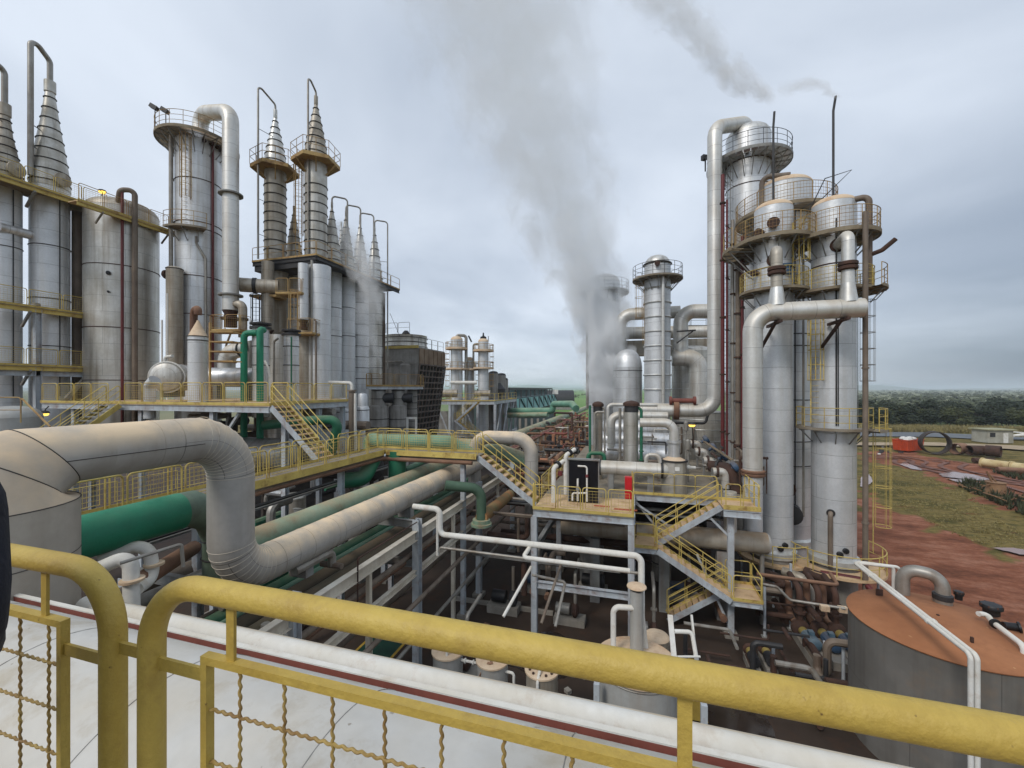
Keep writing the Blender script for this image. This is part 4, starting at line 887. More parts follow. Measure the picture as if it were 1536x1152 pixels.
def panel_station():
    c = aty(875, 760, 19.7); t = thing('sampling_station', 'dark navy upright board with small white pipes in front on the dusty deck', 'sampling station', (c.x, 19.7, DZ))
    x = c.x; y = 19.75; w, h = 1.42, 2.05
    MB().box((x, y, DZ + h / 2), (w, .03, h)).build('board', m_navy, t)
    mb = MB(); 
    for sx in (-1, 1): mb.box((x + sx * w / 2, y, DZ + h / 2), (.05, .1, h))
    mb.box((x, y, DZ + h), (w + .12, .3, .06)); mb.build('frame', m_steeld, t)
    MB().tube([(x - .25, y - .15, DZ + 1.75), (x + .18, y - .15, DZ + 1.75), (x + .18, y - .15, DZ + .1)], .045, .12).build('sample_pipe', m_white, t)
    MB().tube([(x - .25, y - .15, DZ + 1.15), (x - .25, y - .15, DZ + .1)], .05).tube([(x - .5, y - .15, DZ + .1), (x - .5, y - .15, DZ + .45), (x + .18, y - .15, DZ + .5)], .045, .1).build('sample_pipe', m_white, t)
    MB().lathe([(.02, 0), (.09, .05), (.09, .2), (.03, .3)], (x - .25, y - .15, DZ + .55), n=12).build('valve', m_steeld, t)
    MB().lathe([(.02, 0), (.07, .05), (.07, .15), (.03, .2)], (x + .18, y - .15, DZ + 1.2), n=12).build('valve', m_dred, t)
    q = aty(941, 735, 19.0); t2 = thing('fire_box', 'bright red fire hose box on the railing post right of the dark board', 'fire box', (-.12, 19.0, DZ))
    MB().box((-.22, 18.9, DZ + 1.05), (.30, .32, .95)).build('box_body', m_red, t2); MB().box((-.22, 18.73, DZ + 1.05), (.26, .015, .85)).build('door', m_red, t2); MB().tube([(-.06, 19.0, DZ), (-.06, 19.0, DZ + 1.75)], .03).build('post', m_yel, t2)
panel_station()

# ------------------------------------------------------------------ equipment on the deck
def horiz_vessel(name, label, px0, px1, y, Y, r, mat, legs=True, flange=True, cat='vessel'):
    z = zat(y, dy((px0 + px1) / 2, Y)); x0, x1 = aty(px0, y, Y).x, aty(px1, y, Y).x; t = thing(name, label, cat, (x0, Y, DZ))
    MB().tube([(x0, Y, z), (x1, Y, z)], r, n=28, cap=False).build('shell', mat, t)
    for x, s in ((x0, -1), (x1, 1)): MB().lathe([(r, 0), (r * .85, .14), (r * .5, .24), (.02, .28)], (x, Y, z), axis=(s, 0, 0), n=28).build('end_cap', mat, t)
    if flange:
        for x in (x0 + .1, x1 - .1): MB().lathe([(r * 1.14, -.06), (r * 1.14, .06)], (x, Y, z), axis=(1, 0, 0), n=28).build('flange', m_dark, t)
    if legs:
        for f in (.2, .8): MB().box((x0 + (x1 - x0) * f, Y, (DZ + z - r * .7) / 2), (.3, r * 1.2, z - r * .7 - DZ)).build('saddle', m_steeld, t)
    return t
horiz_vessel('heat_exchanger', 'long silver horizontal exchanger right of the dark board', 897, 996, 703, 22.7, .37, m_pipe)
horiz_vessel('condenser', 'thick pale silver horizontal condenser behind the tall flanged grey column', 903, 1000, 681, 27.5, .62, m_alu, flange=False)
horiz_vessel('condenser', 'second pale silver condenser, stacked further back behind the first', 905, 1004, 661, 29.8, .6, m_alu, flange=False)
horiz_vessel('condenser', 'rearmost silver condenser of the stack, below the tower feet', 908, 1000, 643, 32.0, .62, m_alu, flange=False)
def round_tank():
    c = aty(1011, 735, 23.0); x, y = c.x, 23.0; r = .62; t = vessel('reflux_tank', 'round grey tank with conical dusty lid at the right end of the silver exchanger', 'tank', (x, y), DZ, zat(690, dy(1011, 23)), r, m_alud, 'cone', .0001 + .3, m_cream)
    zt = zat(690, dy(1011, 23)); MB().lathe([(r + .05, -.05), (r + .05, .03)], (x, y, zt), n=32).build('lid_rim', m_dark, t); MB().lathe([(.28, 0), (.28, .75), (.36, .75), (.36, .86)], (x, y, zt + .15), n=20).build('neck', m_alu, t)
    MB().box((x + .1, y - r - .01, zt - .35), (.22, .02, .2)).build('sign_plate', m_white, t)
    pipe('dusty silver bend rising from the round grey tank and going off left', [(x, y, zt + .9), (x, y + .0, zat(634, dy(1000, 23))), (aty(960, 634, 23).x, y, zat(634, dy(965, 23)))], .24, m_pipe, .5, n=18)
    xx = aty(972, 700, 22.7).x; zz = zat(692, 22)
    pipe('small silver hook shaped bend on top of the silver exchanger', [(xx - .1, 22.7, DZ + 1.0), (xx - .1, 22.7, zat(680, 22)), (xx + .5, 22.7, zat(680, 22)), (xx + .62, 22.7, zz)], .1, m_pipe, .25, n=12)
round_tank()
def flanged_columns():
    for px, D, y0, y1, r, cap, lab, cat in ((947, 23.6, 705, 606, .37, True, 'thick grey vertical condenser column with dark flanged cap standing mid deck', m_alud), (897, 24.8, 700, 607, .27, True, 'slimmer grey column with dark flange at the left, under the steam', m_alus)):
        p = atd(px, HOR, D); t = thing('vertical_condenser', lab, 'column', (p.x, p.y, DZ)); z1 = zat(y1, D)
        MB().lathe([(r, 0), (r, z1 - DZ)], (p.x, p.y, DZ), n=26).build('shell', cat, t); MB().lathe([(r * 1.25, -.1), (r * 1.25, .05), (r * .9, .14), (.05, .2)], (p.x, p.y, z1), n=26).build('cap_flange', m_rustd, t); MB().lathe([(r * 1.05, -.45), (r * 1.05, -.1)], (p.x, p.y, z1), n=26).build('collar', m_dark, t)
    for px, D, y0, y1, r, mat, lab, hk in ((885, 24.2, 694, 608, .07, m_grnd, 'thin green riser left of the steamed grey column', None), (962, 23.4, 690, 612, .085, m_grnd, 'green riser hooked over the flange of the thick grey column', -1), (930, 24.2, 690, 612, .085, m_greyp, 'left one of two slim grey risers left of the thick grey column', None), (936.5, 24.2, 690, 612, .06, m_greyp, 'right one of two slim grey risers, touching the thick grey column', None),
                                           (892, 24.3, 694, 618, .075, m_greyp, 'slim dusty riser in front of the steamed grey column', 1), (907, 24.6, 690, 611, .06, m_greyp, 'thin grey loop pipe right of the steamed grey column', -1), (881, 41, 612, 440, .13, m_greyp, 'tall thin grey pipe up the left edge of the steamed tower', None)):
        p = atd(px, HOR, D); z0, z1 = zat(y0, D), zat(y1, D); pts = [p.xy.to_3d() + V((0, 0, z0)), p.xy.to_3d() + V((0, 0, z1))]
        if hk: pts.append(pts[-1] + V((hk * .55, 0, 0)))
        pipe(lab, pts, r, mat, .2, n=10, name='riser_pipe', flanges=[(pts[0], (0, 0, 1), 1.7, .06), (pts[0] + V((0, 0, .5)), (0, 0, 1), 1.6, .06)])
    p = atd(890, 683, 23.8); q = atd(900, 683, 23.8); pipe('green U shaped pipe at the foot of the steamed column, above the dark board', [p + V((-.3, 0, -.5)), p + V((-.3, 0, .12)), q + V((.25, 0, .12)), q + V((.25, 0, -.9))], .11, m_grnd, .25, n=12)
    p = atd(917, 624, 26.5); pipe('grey bend behind the thick grey column, turning down to the condensers', [p + V((3.4, .3, .05)), p + V((0, 0, .05)), p + V((0, 0, -2.6))], .25, m_pipe, .5, n=16, flanges=[(p + V((0, 0, -2.4)), (0, 0, 1), 1.5, .1)])
    p = atd(905, 609, 27.5); pipe('thin dusty pipe running level above the grey bend', [p + V((3.4, .3, .1)), p + V((.3, 0, .1)), p + V((.3, 0, -2.0))], .12, m_pipe, .3, n=12)
flanged_columns()
def deck_clutter():
    clutter(34, 'thin grey pipe in the crowded pipework on the right hand deck', 'small pipes on the right deck', [m_greyp, m_pipe, m_brown, m_greyp, m_dark], ((-1.6, 4.6), (24.5, 35), (6.2, 8.6)), (.03, .1), 61)
    clutter(14, 'thin dusty pipe behind the valves at the right edge of the deck', 'small pipes by the valves', [m_greyp, m_rustd, m_brown], ((4.2, 6.6), (23.6, 31), (6.2, 8.0)), (.03, .09), 62)
def valve_line():
    # pipe line with blue valves climbing back along the right edge of the deck
    for i, (px, py, D) in enumerate(((1085, 706, 21.6), (1070, 690, 23.4), (1056, 676, 25.4), (1046, 664, 27.6))):
        p = atd(px, py, D); t = thing('control_valve', ('nearest', 'second', 'third', 'farthest')[i] + ' blue topped control valve of the row along the right edge of the deck', 'valve', (p.x, p.y, DZ), 'control valves along the deck edge')
        MB().tube([p + V((-.55, -.1, -.05)), p + V((.1, 0, -.05)), p + V((.1, 0, -.9))], .2, .25, n=14).build('valve_body', m_pipe, t)
        MB().lathe([(.3, -.05), (.3, .05)], p + V((-.3, -.05, -.05)), axis=(1, 0, 0), n=16).build('flange', m_rustd, t)
        MB().lathe([(.1, 0), (.1, .2), (.28, .24), (.3, .34), (.28, .46), (.08, .5)], p + V((.25, 0, .05)), n=16, axis=(.8, 0, .5)).build('actuator', m_blue, t)
        MB().tube([(p.x, p.y, DZ), p + V((0, 0, -.3))], .06).build('stand', m_steeld, t)
    p = atd(1096, 712, 21.6)
    pipe('dark rusty bend by the valves at the corner landing of the right deck', [p + V((-.9, .6, .3)), p + V((0, 0, .3)), p + V((.25, -.1, -.9))], .3, m_rustd, .4, n=18, flanges=[(p + V((-.5, .35, .3)), (.8, -.55, 0), 1.35, .12)], fm=m_dark)
    p = atd(1114, 707, 21.4); mb = MB().ring(p, .27, .025, n=24, axis=(.3, -.9, .1)); d = frame_for(V((.3, -.9, .1)))
    for k in range(4): mb.tube([p, p + (d[0] * cos(k * pi / 2) + d[1] * sin(k * pi / 2)) * .27], .015, n=5)
    mb.tube([p, p + V((-.1, .4, -.4))], .03); mb.build('wheel_valve', m_conc, None, 'grey hand wheel beside the rusty flange of the big downcomer', 'hand wheel', origin=p)
    for px, py, D, h, lab in ((1032, 668, 24, 1.8, 'slim capped grey cylinder on a post right of the round tank'), (1029, 640, 26, 2.2, 'thin grey lamp post standing behind the round tank')):
        p = atd(px, py, D); t = thing('instrument_post', lab, 'post', (p.x, p.y, DZ)); MB().tube([(p.x, p.y, DZ), (p.x, p.y, p.z)], .06).build('post', m_greyp, t); MB().lathe([(.02, 0), (.14, .06), (.14, .55), (.03, .68)], (p.x, p.y, p.z - .3), n=14).build('canister', m_greyp, t)
    # ladder-like cable tray rising along the edge
    a, b = atd(1056, 662, 25), atd(1098, 690, 21.5); t = thing('cable_tray', 'sloping dusty cable tray above the blue valves', 'cable tray', a); MB().bar(a, b, .16, .05).build('tray', M('dusty_tray', S(136, 120, 98), S(106, 92, 74), rough=.9), t); MB().tube([(b.x, b.y, DZ), b], .05).build('support', m_steeld, t)
    p = atd(1030, 705, 22.8); pipe('white hooked pipe on the deck right of the round grey tank', [p + V((-.55, 0, -.5)), p + V((-.5, 0, .15)), p + V((.45, 0, .15))], .09, m_white, .15, n=10, flanges=[(p + V((.1, 0, .15)), (1, 0, 0), 1.5, .1)])
    p = atd(1056, 637, 30); pipe('dark thin pipe with drop leg under the red expansion joint', [p + V((-3.4, 0, .1)), p + V((.1, 0, .1)), p + V((.3, 0, .9))], .1, m_dark, .3, n=10)
    # white hand valves on the left side of the deck
    for i, (px, py, D) in enumerate(((832, 705, 19.6), (850, 686, 21.2))):
        p = atd(px, py, D); t = thing('hand_valve', ('nearer', 'farther')[i] + ' white pipe bend with black flange at the left rail beside the dark board', 'valve', (p.x, p.y, DZ)); MB().tube([(p.x - .05, p.y, DZ), (p.x - .05, p.y, p.z + .1), (p.x + .35, p.y + .5, p.z + .35)], .11, .2, n=12).build('bend', m_white, t); MB().lathe([(.19, -.06), (.19, .06)], (p.x + .12, p.y + .2, p.z + .22), axis=(.35, .5, .25), n=14).build('flange', m_black, t); MB().lathe([(.04, 0), (.12, .05), (.1, .25)], (p.x + .25, p.y + .1, p.z - .3), n=10).build('hand_wheel', m_dred, t)
    p = atd(862, 676, 22.5); t = thing('instrument_box', 'little blue instrument box on a stand behind the dark board', 'instrument', (p.x, p.y, DZ)); MB().box(p, (.35, .3, .3)).build('box_body', m_navy, t); MB().tube([(p.x, p.y, DZ), p], .04).build('stand', m_greyp, t)
valve_line()
def lamp(label, p, reach):
    t = thing('work_lamp', label, 'lamp', p); p = V(p); d = V(reach)
    MB().tube([p + d, p + d * .4 + V((0, 0, .08)), p], .03, .1, n=6).build('arm', m_dark, t); MB().lathe([(.05, .12), (.2, .06), (.24, -.04)], p, n=16).build('shade', m_dark, t)
    MB().lathe([(.20, -.03), (.19, -.13), (.1, -.18)], p, n=14).build('lit_glass', m_lampg, t)
lamp('lit yellow work lamp under the silver pipe, in front of the right hand drum', atd(1038, 636, 27), (.1, .3, -1.2))

# ------------------------------------------------------------------ towers and ducts further back on the right
def tower_r0():
    c = xy(986, 35); r = 1.06; zt = zat(400, 35); t = vessel('rectifying_tower', 'slim silver tower with bright rings and a flat-rimmed top gallery, right of the steam', 'tower', c, 5.5, zt, r, m_aluw, 'dome', .95, m_conew, ribs=[zat(y, 34) for y in range(430, 612, 22)], ribm=m_rib, ribr=.07)
    ringdeck(t, c, zat(420, 35) , r, r + .95, railm=m_dark, deckm=m_deckg, brk=14)
    d = toward(c); s = V((-d.y, d.x, 0)); p = V((c[0], c[1], 0)); q = p - s * (r + .05) + d * .3; ladder(t, (q.x, q.y, zat(516, 35)), zat(415, 35) - zat(516, 35), (-s + d * .3), mat=m_yrust)
    MB().tube([p + d * (r + .25) + s * .45 + V((0, 0, zat(610, 34))), p + d * (r + .25) + s * .45 + V((0, 0, zat(412, 34)))], .13, n=12).build('side_pipe', m_pipe, t)
    MB().ring((c[0], c[1], zt + .15), r + .06, .06).build('head_rim', m_band, t)
    MB().lathe([(.16, -.05), (.16, .2), (.22, .2), (.22, .26)], p + d * r + V((0, 0, zat(396, 34))), n=14, axis=d).build('manhole', m_rustd, t)
tower_r0()
def tower_steam():
    c = xy(906, 43); r = 1.6; zt = zat(425, 43); t = vessel('rectifying_tower', 'broad tower half hidden in the rising steam', 'tower', c, 5.5, zt, r, m_aluw, 'dome', .9, m_conew, ribs=[zat(y, 41.5) for y in range(450, 612, 23)], ribm=m_rib, ribr=.05)
    ringdeck(t, c, zat(440, 43), r, r + .9, railm=m_dark, deckm=m_steeld, brk=12)
tower_steam()
def back_right():
    c = xy(941, 37.5); vessel('domed_vessel', 'stubby silver vessel with tall rounded top right beside the steam', 'vessel', c, 5.5, zat(552, 37.5), 1.28, m_alu, 'dome', 1.7, m_aluw, ribs=[zat(556, 37)], ribm=m_band)
    c = xy(1037, 39); vessel('evaporator', 'wide grey vessel standing behind the silver elbow', 'vessel', c, 5.5, zat(528, 39), 1.75, m_alud, 'dome', .6, m_alud, ribs=[zat(y, 37.5) for y in (545, 583, 596)], ribm=m_rib)
    c = xy(1054, 33); vessel('drum', 'broad low drum with rings behind the lit lamp', 'drum', c, 5.6, zat(618, 33), 1.9, m_alud, 'flat', None, m_steeld, ribs=[zat(y, 31.3) for y in (630, 645, 662)], ribm=m_rib)
    def el(label, pts, r, mat=m_pipe, b=None, fl=()): pipe(label, pts, r, mat, b or r * 1.7, n=24, name='vapour_duct', flanges=fl)
    D = 36.2; Y = atd(1030, HOR, D).y; A = lambda px, py: aty(px, py, Y)
    el('large silver elbow duct turning down beside the ringed tower', [A(1008, 536), A(1048, 536), A(1048, 612)], .75, b=1.3, fl=[(A(1011, 536), (1, 0, 0), 1.12, .12)])
    el('silver duct dropping from the upper cross pipe onto the large elbow', [A(1075, 467), A(1021, 467), A(1021, 530)], .62, b=1.1)
    Y2 = atd(940, HOR, 38.5).y; A2 = lambda px, py: aty(px, py, Y2)
    el('upper cross pipe passing behind the ringed tower and bending down by the steam', [A2(1020, 468), A2(930, 472), A2(930, 545)], .56, b=1.1)
    Y3 = atd(990, HOR, 41).y; A3 = lambda px, py: aty(px, py, Y3)
    el('lower cross pipe behind the ringed tower', [A3(1064, 497), A3(932, 500)], .62)
    x0, x1 = A3(935, 520).x, A3(1064, 520).x; t = thing('duct_beam', 'rusty brown box beam below the lower cross pipe', 'beam', (x0, Y3, A3(935, 522).z)); MB().box(((x0 + x1) / 2, Y3 - .2, A3(1000, 522).z), (x1 - x0, 1.2, 1.5)).build('beam', m_alus, t)
    t = thing('catwalk', 'thin railed catwalk over the cross pipes', 'catwalk', A3(1010, 485)); a, b = A3(1012, 489), A3(1060, 489); MB().bar(a, b, .8, .06).build('deck_plate', m_steeld, t); rail_run(t, [a, b], mesh=False, mat=m_dark)
    p = A(1013, 500); MB().bar(p + V((0, -1.2, 0)), p + V((1.5, -1.2, .05)), .2, .12).bar(p + V((0, -1.2, -1)), p + V((1.3, -1.2, 0)), .1, .1).build('bracket', m_dark, None, 'dark bracket jutting from the ringed tower below the cross pipe', 'bracket', origin=p)
back_right()

# ================================================================== LEFT HAND UNIT
LZ = 10.7
def left_deck():
    t = thing('process_deck', 'long upper steel deck with yellow railing under the left hand towers', 'deck', (-32, 15.5, LZ))
    poly = [(-33.5, 15.5), (-16.5, 15.5), (-16.5, 17.0), (-17.9, 17.0), (-17.9, 22.9), (-21, 22.9), (-21, 27.5), (-33.5, 27.5)]
    platform(t, poly, LZ, beam=.3, edges=(0, 1, 3))
    R = lambda x0, y0, x1, y1, **k: rail_run(t, [V((x0, y0, LZ)), V((x1, y1, LZ))], mat=m_yel, **k)
    R(-33.5, 15.55, -27.7, 15.55, pan=1.5); R(-26.5, 15.55, -16.6, 15.55, pan=1.5); R(-16.55, 16.7, -17.9, 16.9, pan=1.4); R(-17.95, 17.0, -17.95, 22.85, pan=1.6)
    for x, y in ((-31, 15.8), (-25.5, 15.8), (-20.4, 15.8), (-16.7, 16.6), (-18.1, 20.5), (-18.1, 22.6), (-22, 22), (-27, 22)): column(t, x, y, 0.06, LZ - .36, w=.24)
    for a, b in (((-20.4, 15.8, 8.2), (-18.7, 15.8, LZ - .4)), ((-18.1, 20.5, 8.8), (-18.1, 18.7, LZ - .4))): MB().bar(a, b, .12, .12).build('brace', m_steel, t)
    for y in (17.2, 20.5, 22.7): MB().ibeam((-33, y, LZ - .25), (-18, y, LZ - .25), .14, .3).build('floor_beam', m_steeld, t)
left_deck()
stair('yellow stair from the upper left deck down to the raised walkway', (-16.5, 16.05, LZ), (-13.75, 16.05, 8.2), .95, 12)
stair('short yellow stair coming off the left deck towards the beige pipe', (-27.1, 15.4, LZ), (-27.1, 12.6, 8.4), 1.1, 12, tread=m_steeld)
WZ = 8.2
def walkway():
    t = thing('raised_walkway', 'yellow railed walkway running back and then turning right over the big beige pipe', 'walkway', (-12.5, 6, WZ))
    poly = [(-12.5, 4.5), (-12.5, 18.9), (-7.36, 18.9), (-7.36, 20.0), (-13.7, 20.0), (-13.7, 4.5)]
    platform(t, poly, WZ, rails=(), beam=.22, beamm=m_brown, edges=(0, 1, 3, 4), mat=m_deckg)
    R = lambda x0, y0, x1, y1, pan=1.5: rail_run(t, [V((x0, y0, WZ)), V((x1, y1, WZ))], mat=m_yel, pan=pan)
    R(-12.53, 4.5, -12.53, 18.9); R(-12.5, 18.93, -7.4, 18.93, 1.3); R(-13.67, 16.7, -13.67, 20.0, 1.6); R(-13.67, 4.5, -13.67, 15.5); R(-13.7, 19.97, -7.4, 19.97, 1.6)
    for p0, p1 in (((-12.42, 4.5), (-12.42, 18.7)),): MB().bar((*p0, WZ - .02), (*p1, WZ - .02), .02, .26).build('yellow_channel', m_yel, t)
    MB().bar((-12.4, 18.82, WZ - .02), (-7.36, 18.82, WZ - .02), .02, .26).build('yellow_channel', m_yel, t)
    for x, y in ((-12.9, 9.5), (-12.9, 16), (-8.2, 19.2), (-12.6, 19.6)): column(t, x, y, 0.06, WZ - .28, w=.22)
    MB().tube([(-12.6, 5, WZ - .35), (-12.6, 18.8, WZ - .35), (-7.6, 18.9, WZ - .35)], .1, .3, n=8).build('carried_pipe', m_rust, t)
    MB().bar((-13.7, 5.2, WZ + .3), (-15.2, 5.0, WZ - 1.6), .12, .2).build('stringer', m_yel, t)
walkway()
stair('yellow stair from the raised walkway down to the dusty right deck', (-7.36, 19.45, WZ), (-4.45, 19.45, DZ), .85, 10)

# ------------------------------------------------------------------ spired columns at the far left
def spire(t, c, z0, z1, r, mat, rings=8, ringm=None, capr=.16, caph=.8):
    h = z1 - z0; pr = [(r + .03, 0), (r * .98, h * .14), (r * .76, h * .40), (r * .47, h * .70), (capr * 1.1, h)]
    MB().lathe(pr, (c[0], c[1], z0), n=36).build('spire', mat, t)
    for i in range(rings):
        f = (i + .5) / rings; k = 0
        while pr[k + 1][1] / h < f: k += 1
        a, b = pr[k], pr[k + 1]; g = (f * h - a[1]) / (b[1] - a[1]); MB().ring((c[0], c[1], z0 + f * h), a[0] + (b[0] - a[0]) * g + .02, .036, n=30).build('rib_band', ringm or m_band, t)
    MB().lathe([(capr * 1.1, 0), (capr * 1.35, .05), (capr * 1.35, caph), (capr * .8, caph)], (c[0], c[1], z1), n=20).build('spire_cap', mat, t)
LT = [(75, 28.2), (7, 26.6)]
def far_left():
    tops = (140, 175); bases = (284, 268)
    for i, (px, D) in enumerate(LT):
        c = xy(px, D); r = (.97, .76)[i]; zb = zat(bases[i], D); zt = zat(tops[i], D)
        t = vessel('spired_column', ('tall silver column with a ringed grey spire, second from the left edge', 'silver column with a brown stained spire cut by the left edge of the view')[i], 'column', c, 6.0, zb, r, m_aluw, None, ribs=[zat(y, D) for y in ((372, 450, 520) if i == 0 else (372, 460))])
        spire(t, c, zb, zt, r, m_cone if i == 0 else m_alus, 9 if i == 0 else 7, capr=.22)
        d = toward(c); s = V((-d.y, d.x, 0)); p = V((c[0], c[1], 0)); q = p - s * (.85 if i == 0 else .9) + d * .7
        MB().tube([p + V((0, 0, zt + .7)), p + V((0, 0, zat(92 if i == 0 else 104, D))), q + V((0, 0, zat(62 if i == 0 else 92, D - .6))), q + V((0, 0, zb + .4))], .155, .4).build('overhead_pipe', m_greyp, t)
        for z in (zb + 2.4, zb + 3.8): MB().bar(q + V((0, 0, z)), p + d * .2 + V((0, 0, z - .3)), .04, .04).build('stay', m_dark, t)
        e = (d + s * .55).normalized(); MB().lathe([(.34, 0), (.34, .3), (.45, .3), (.45, .42), (.1, .45)], p + e * (r - .12) + V((0, 0, zb + .5)), n=20, axis=e).build('manhole', m_alus, t)
        MB().tube([p + (d + s * .5).normalized() * (r + .03) + V((0, 0, 11)), p + (d + s * .5).normalized() * (r + .03) + V((0, 0, zb - .8))], .03, n=5).build('instrument_tube', m_dark, t)
    c = xy(75, 28.2); c2 = xy(-2, 25.9)
    MB().tube([V((c[0], c[1], zat(350, 27))), V((c2[0], c2[1], zat(350, 27)))], .3, n=18).build('link_pipe', m_alu, None, 'short silver pipe linking the two spired columns at the far left', 'pipe', origin=V((c[0], c[1], zat(350, 27))))
    X = -36.4
    def gal(name, label, py, Yr, w, railm, z=None, ins=1.7, extra=()):
        z = z if z is not None else zat(py, dx(60, X)); t = thing(name, label, 'gallery', (X, Yr[0], z))
        platform(t, [(X, Yr[0]), (X, Yr[1]), (X - w, Yr[1]), (X - w, Yr[0])], z, beam=.26, beamm=m_yel, edges=(0, 1), railm=railm, mat=m_deckg)
        rail_run(t, [V((X, Yr[0], z)), V((X, Yr[1], z))], mat=railm, pan=1.5); rail_run(t, [V((X, Yr[1], z)), V((X - w, Yr[1], z))], mat=railm, pan=1.2)
        for y in (Yr[0] + 1.5, Yr[0] + 3.4): MB().bar((X, y, z - .3), (X - .9, y, z - 1.2), .12, .14).build('bracket', m_steeld, t)
        return t, z
    g, zg = gal('top_gallery', 'yellow top gallery round the spired columns at the far left', 282, (13.2, 20.4), 2.4, m_yel)
    gal('middle_gallery', 'yellow middle gallery crossing the two far left columns', 462, (13, 21.2), .9, m_yel)
    gal('lower_gallery', 'lower yellow gallery with boxed corner at the foot of the far left columns', 549, (13, 19.3), .9, m_yel)
    t = thing('steel_trestle', 'pale steel frame with diagonal braces under the far left columns', 'frame', (X, 17, 6))
    for y in (13.8, 16.8, 19.6): MB().ibeam((X - .2, y, .1), (X - .2, y, zat(460, dx(60, X))), .3, .3).build('column', m_steel, t)
    MB().ibeam((X - .2, 13, zat(560, dx(60, X))), (X - .2, 19.6, zat(560, dx(60, X))), .2, .35).build('beam', m_steel, t)
    for a, b in (((13.8, 10.8), (15.2, 13)), ((19.6, 12.8), (18.2, 10.8))): MB().bar((X - .2, a[0], a[1]), (X - .2, b[0], b[1]), .25, .22).build('brace', m_conc, t)
    p = atd(116, HOR, 29.4); pipe('dark brown riser between the far left columns and the fat tank', [(p.x, p.y, 6), (p.x, p.y, zat(318, 29.4))], .3, m_brown, n=14)
    p = atd(54, 520, 26.6); pipe('dark grey post-like pipe in front of the second column', [(p.x, p.y, zat(570, 26.6)), (p.x, p.y, zat(455, 26.6))], .2, m_greyp, n=12)
    lamp('lit yellow lamp on the corner of the far left top gallery', V((X + .1, 20.0, zg + 1.25)), (0, -.1, -1.2)); 
    p = atd(66, 619, 23); lamp('lit yellow lamp under the left deck, beside the white dome', p, (0, .2, .35))
    c = xy(18, 21.5); vessel('domed_tank', 'white domed tank just above the beige pipe at the left edge', 'tank', c, 4, zat(626, 21.5), 1.1, m_tankl, 'dome', .6, m_tankl)
    t = thing('small_gate', 'yellow handrail with a brown gate frame in front of the white dome', 'railing', atd(20, 640, 18)); a, b = atd(-20, 634, 18), atd(33, 634, 18); rail_run(t, [a, b], mat=m_yrust, mesh=False); MB().bar(b + V((0, 0, 1.05)), atd(75, 640, 17), .05, .05).build('sloping_handrail', m_yrust, t)
far_left()

# ------------------------------------------------------------------ fat tank, tower A and neighbours
def fat_tank():
    c = xy(184, 30.2); r = 2.06; zt = zat(322, 30.2)
    t = vessel('fermenter_tank', 'fat stained silver tank with dark bands at the left, brown pipes down its front', 'tank', c, 8.0, zt, r, m_alud, 'dome', .9, m_alus, ribs=[zat(y, 28.3) for y in (395, 490, 570)], ribm=m_rustd, n=48)
    d = toward(c); s = V((-d.y, d.x, 0)); p = V((c[0], c[1], 0))
    for px, py, rr in ((159, 410, .13), (160, 438, .07)): q = p + d * (r - .03) - s * .72 + V((0, 0, zat(py, 28.4))); MB().lathe([(rr, 0), (rr, .14), (rr * .7, .15)], q - d * .1, n=12, axis=d).build('sight_hole', m_black, t)
    for sx, rr, mat, z1, nm in ((-.02, .085, m_dred, zt + .9, 'red_downpipe'), (.62, .165, m_brown, zat(276, 28), 'brown_downpipe')):
        q = p + d * (r + .32) + s * sx; pts = [q + V((0, 0, 8.4)), q + V((0, 0, z1))]
        if rr > .1: pts += [q - s * .75 + V((0, 0, z1 - .2)), q - s * .9 - d * .8 + V((0, 0, z1 - 1.4))]
        MB().tube(pts, rr, .35, n=14).build(nm, mat, t)
    t = thing('tank_gallery', 'yellow gallery along the top of the fat stained tank', 'gallery', (-33.2, 18.2, zat(330, 28)))
    z = zat(322, 28.2); X = -33.5
    platform(t, [(X, 17.2), (X, 25.2), (X - .9, 25.2), (X - .9, 17.2)], z, beam=.24, beamm=m_yel, railm=m_yel, edges=(0,)); rail_run(t, [V((X, 17.2, z)), V((X, 25.2, z))], mat=m_yrust, pan=1.4)
    for y in (18.5, 20.5, 22.5, 24.5): MB().bar((X, y, z - .25), (X - .75, y, z - .9), .08, .1).build('bracket', m_conc, t)
    c2 = xy(262, 29.6); vessel('slim_vessel', 'slim tan stained vessel between the fat tank and the gooseneck tower', 'vessel', c2, zat(548, 29.6), zat(404, 29.6), .5, m_alus, 'dome', .2, m_alus, ribs=[zat(402, 29.3)])
    q = V((c2[0], c2[1], zat(410, 29.4))); pipe('rusty flanged nozzle joining the slim tan vessel to the fat tank', [q, q + (V((c[0], c[1], q.z)) - q).normalized() * .9], .2, m_rust, n=14, flanges=[(q + (V((c[0], c[1], q.z)) - q).normalized() * .65, (V((c[0], c[1], q.z)) - q), 1.6, .2)], fm=m_rustd)
    for i, px in enumerate((243, 251)): p1 = atd(px, HOR, 28.5); pipe(('left', 'right')[i] + ' one of two thin white vent pipes beside the fat tank', [(p1.x, p1.y, zat(600, 28.5)), (p1.x, p1.y, zat(440 if i else 480, 28.5))], .055, m_white, n=8)
fat_tank()
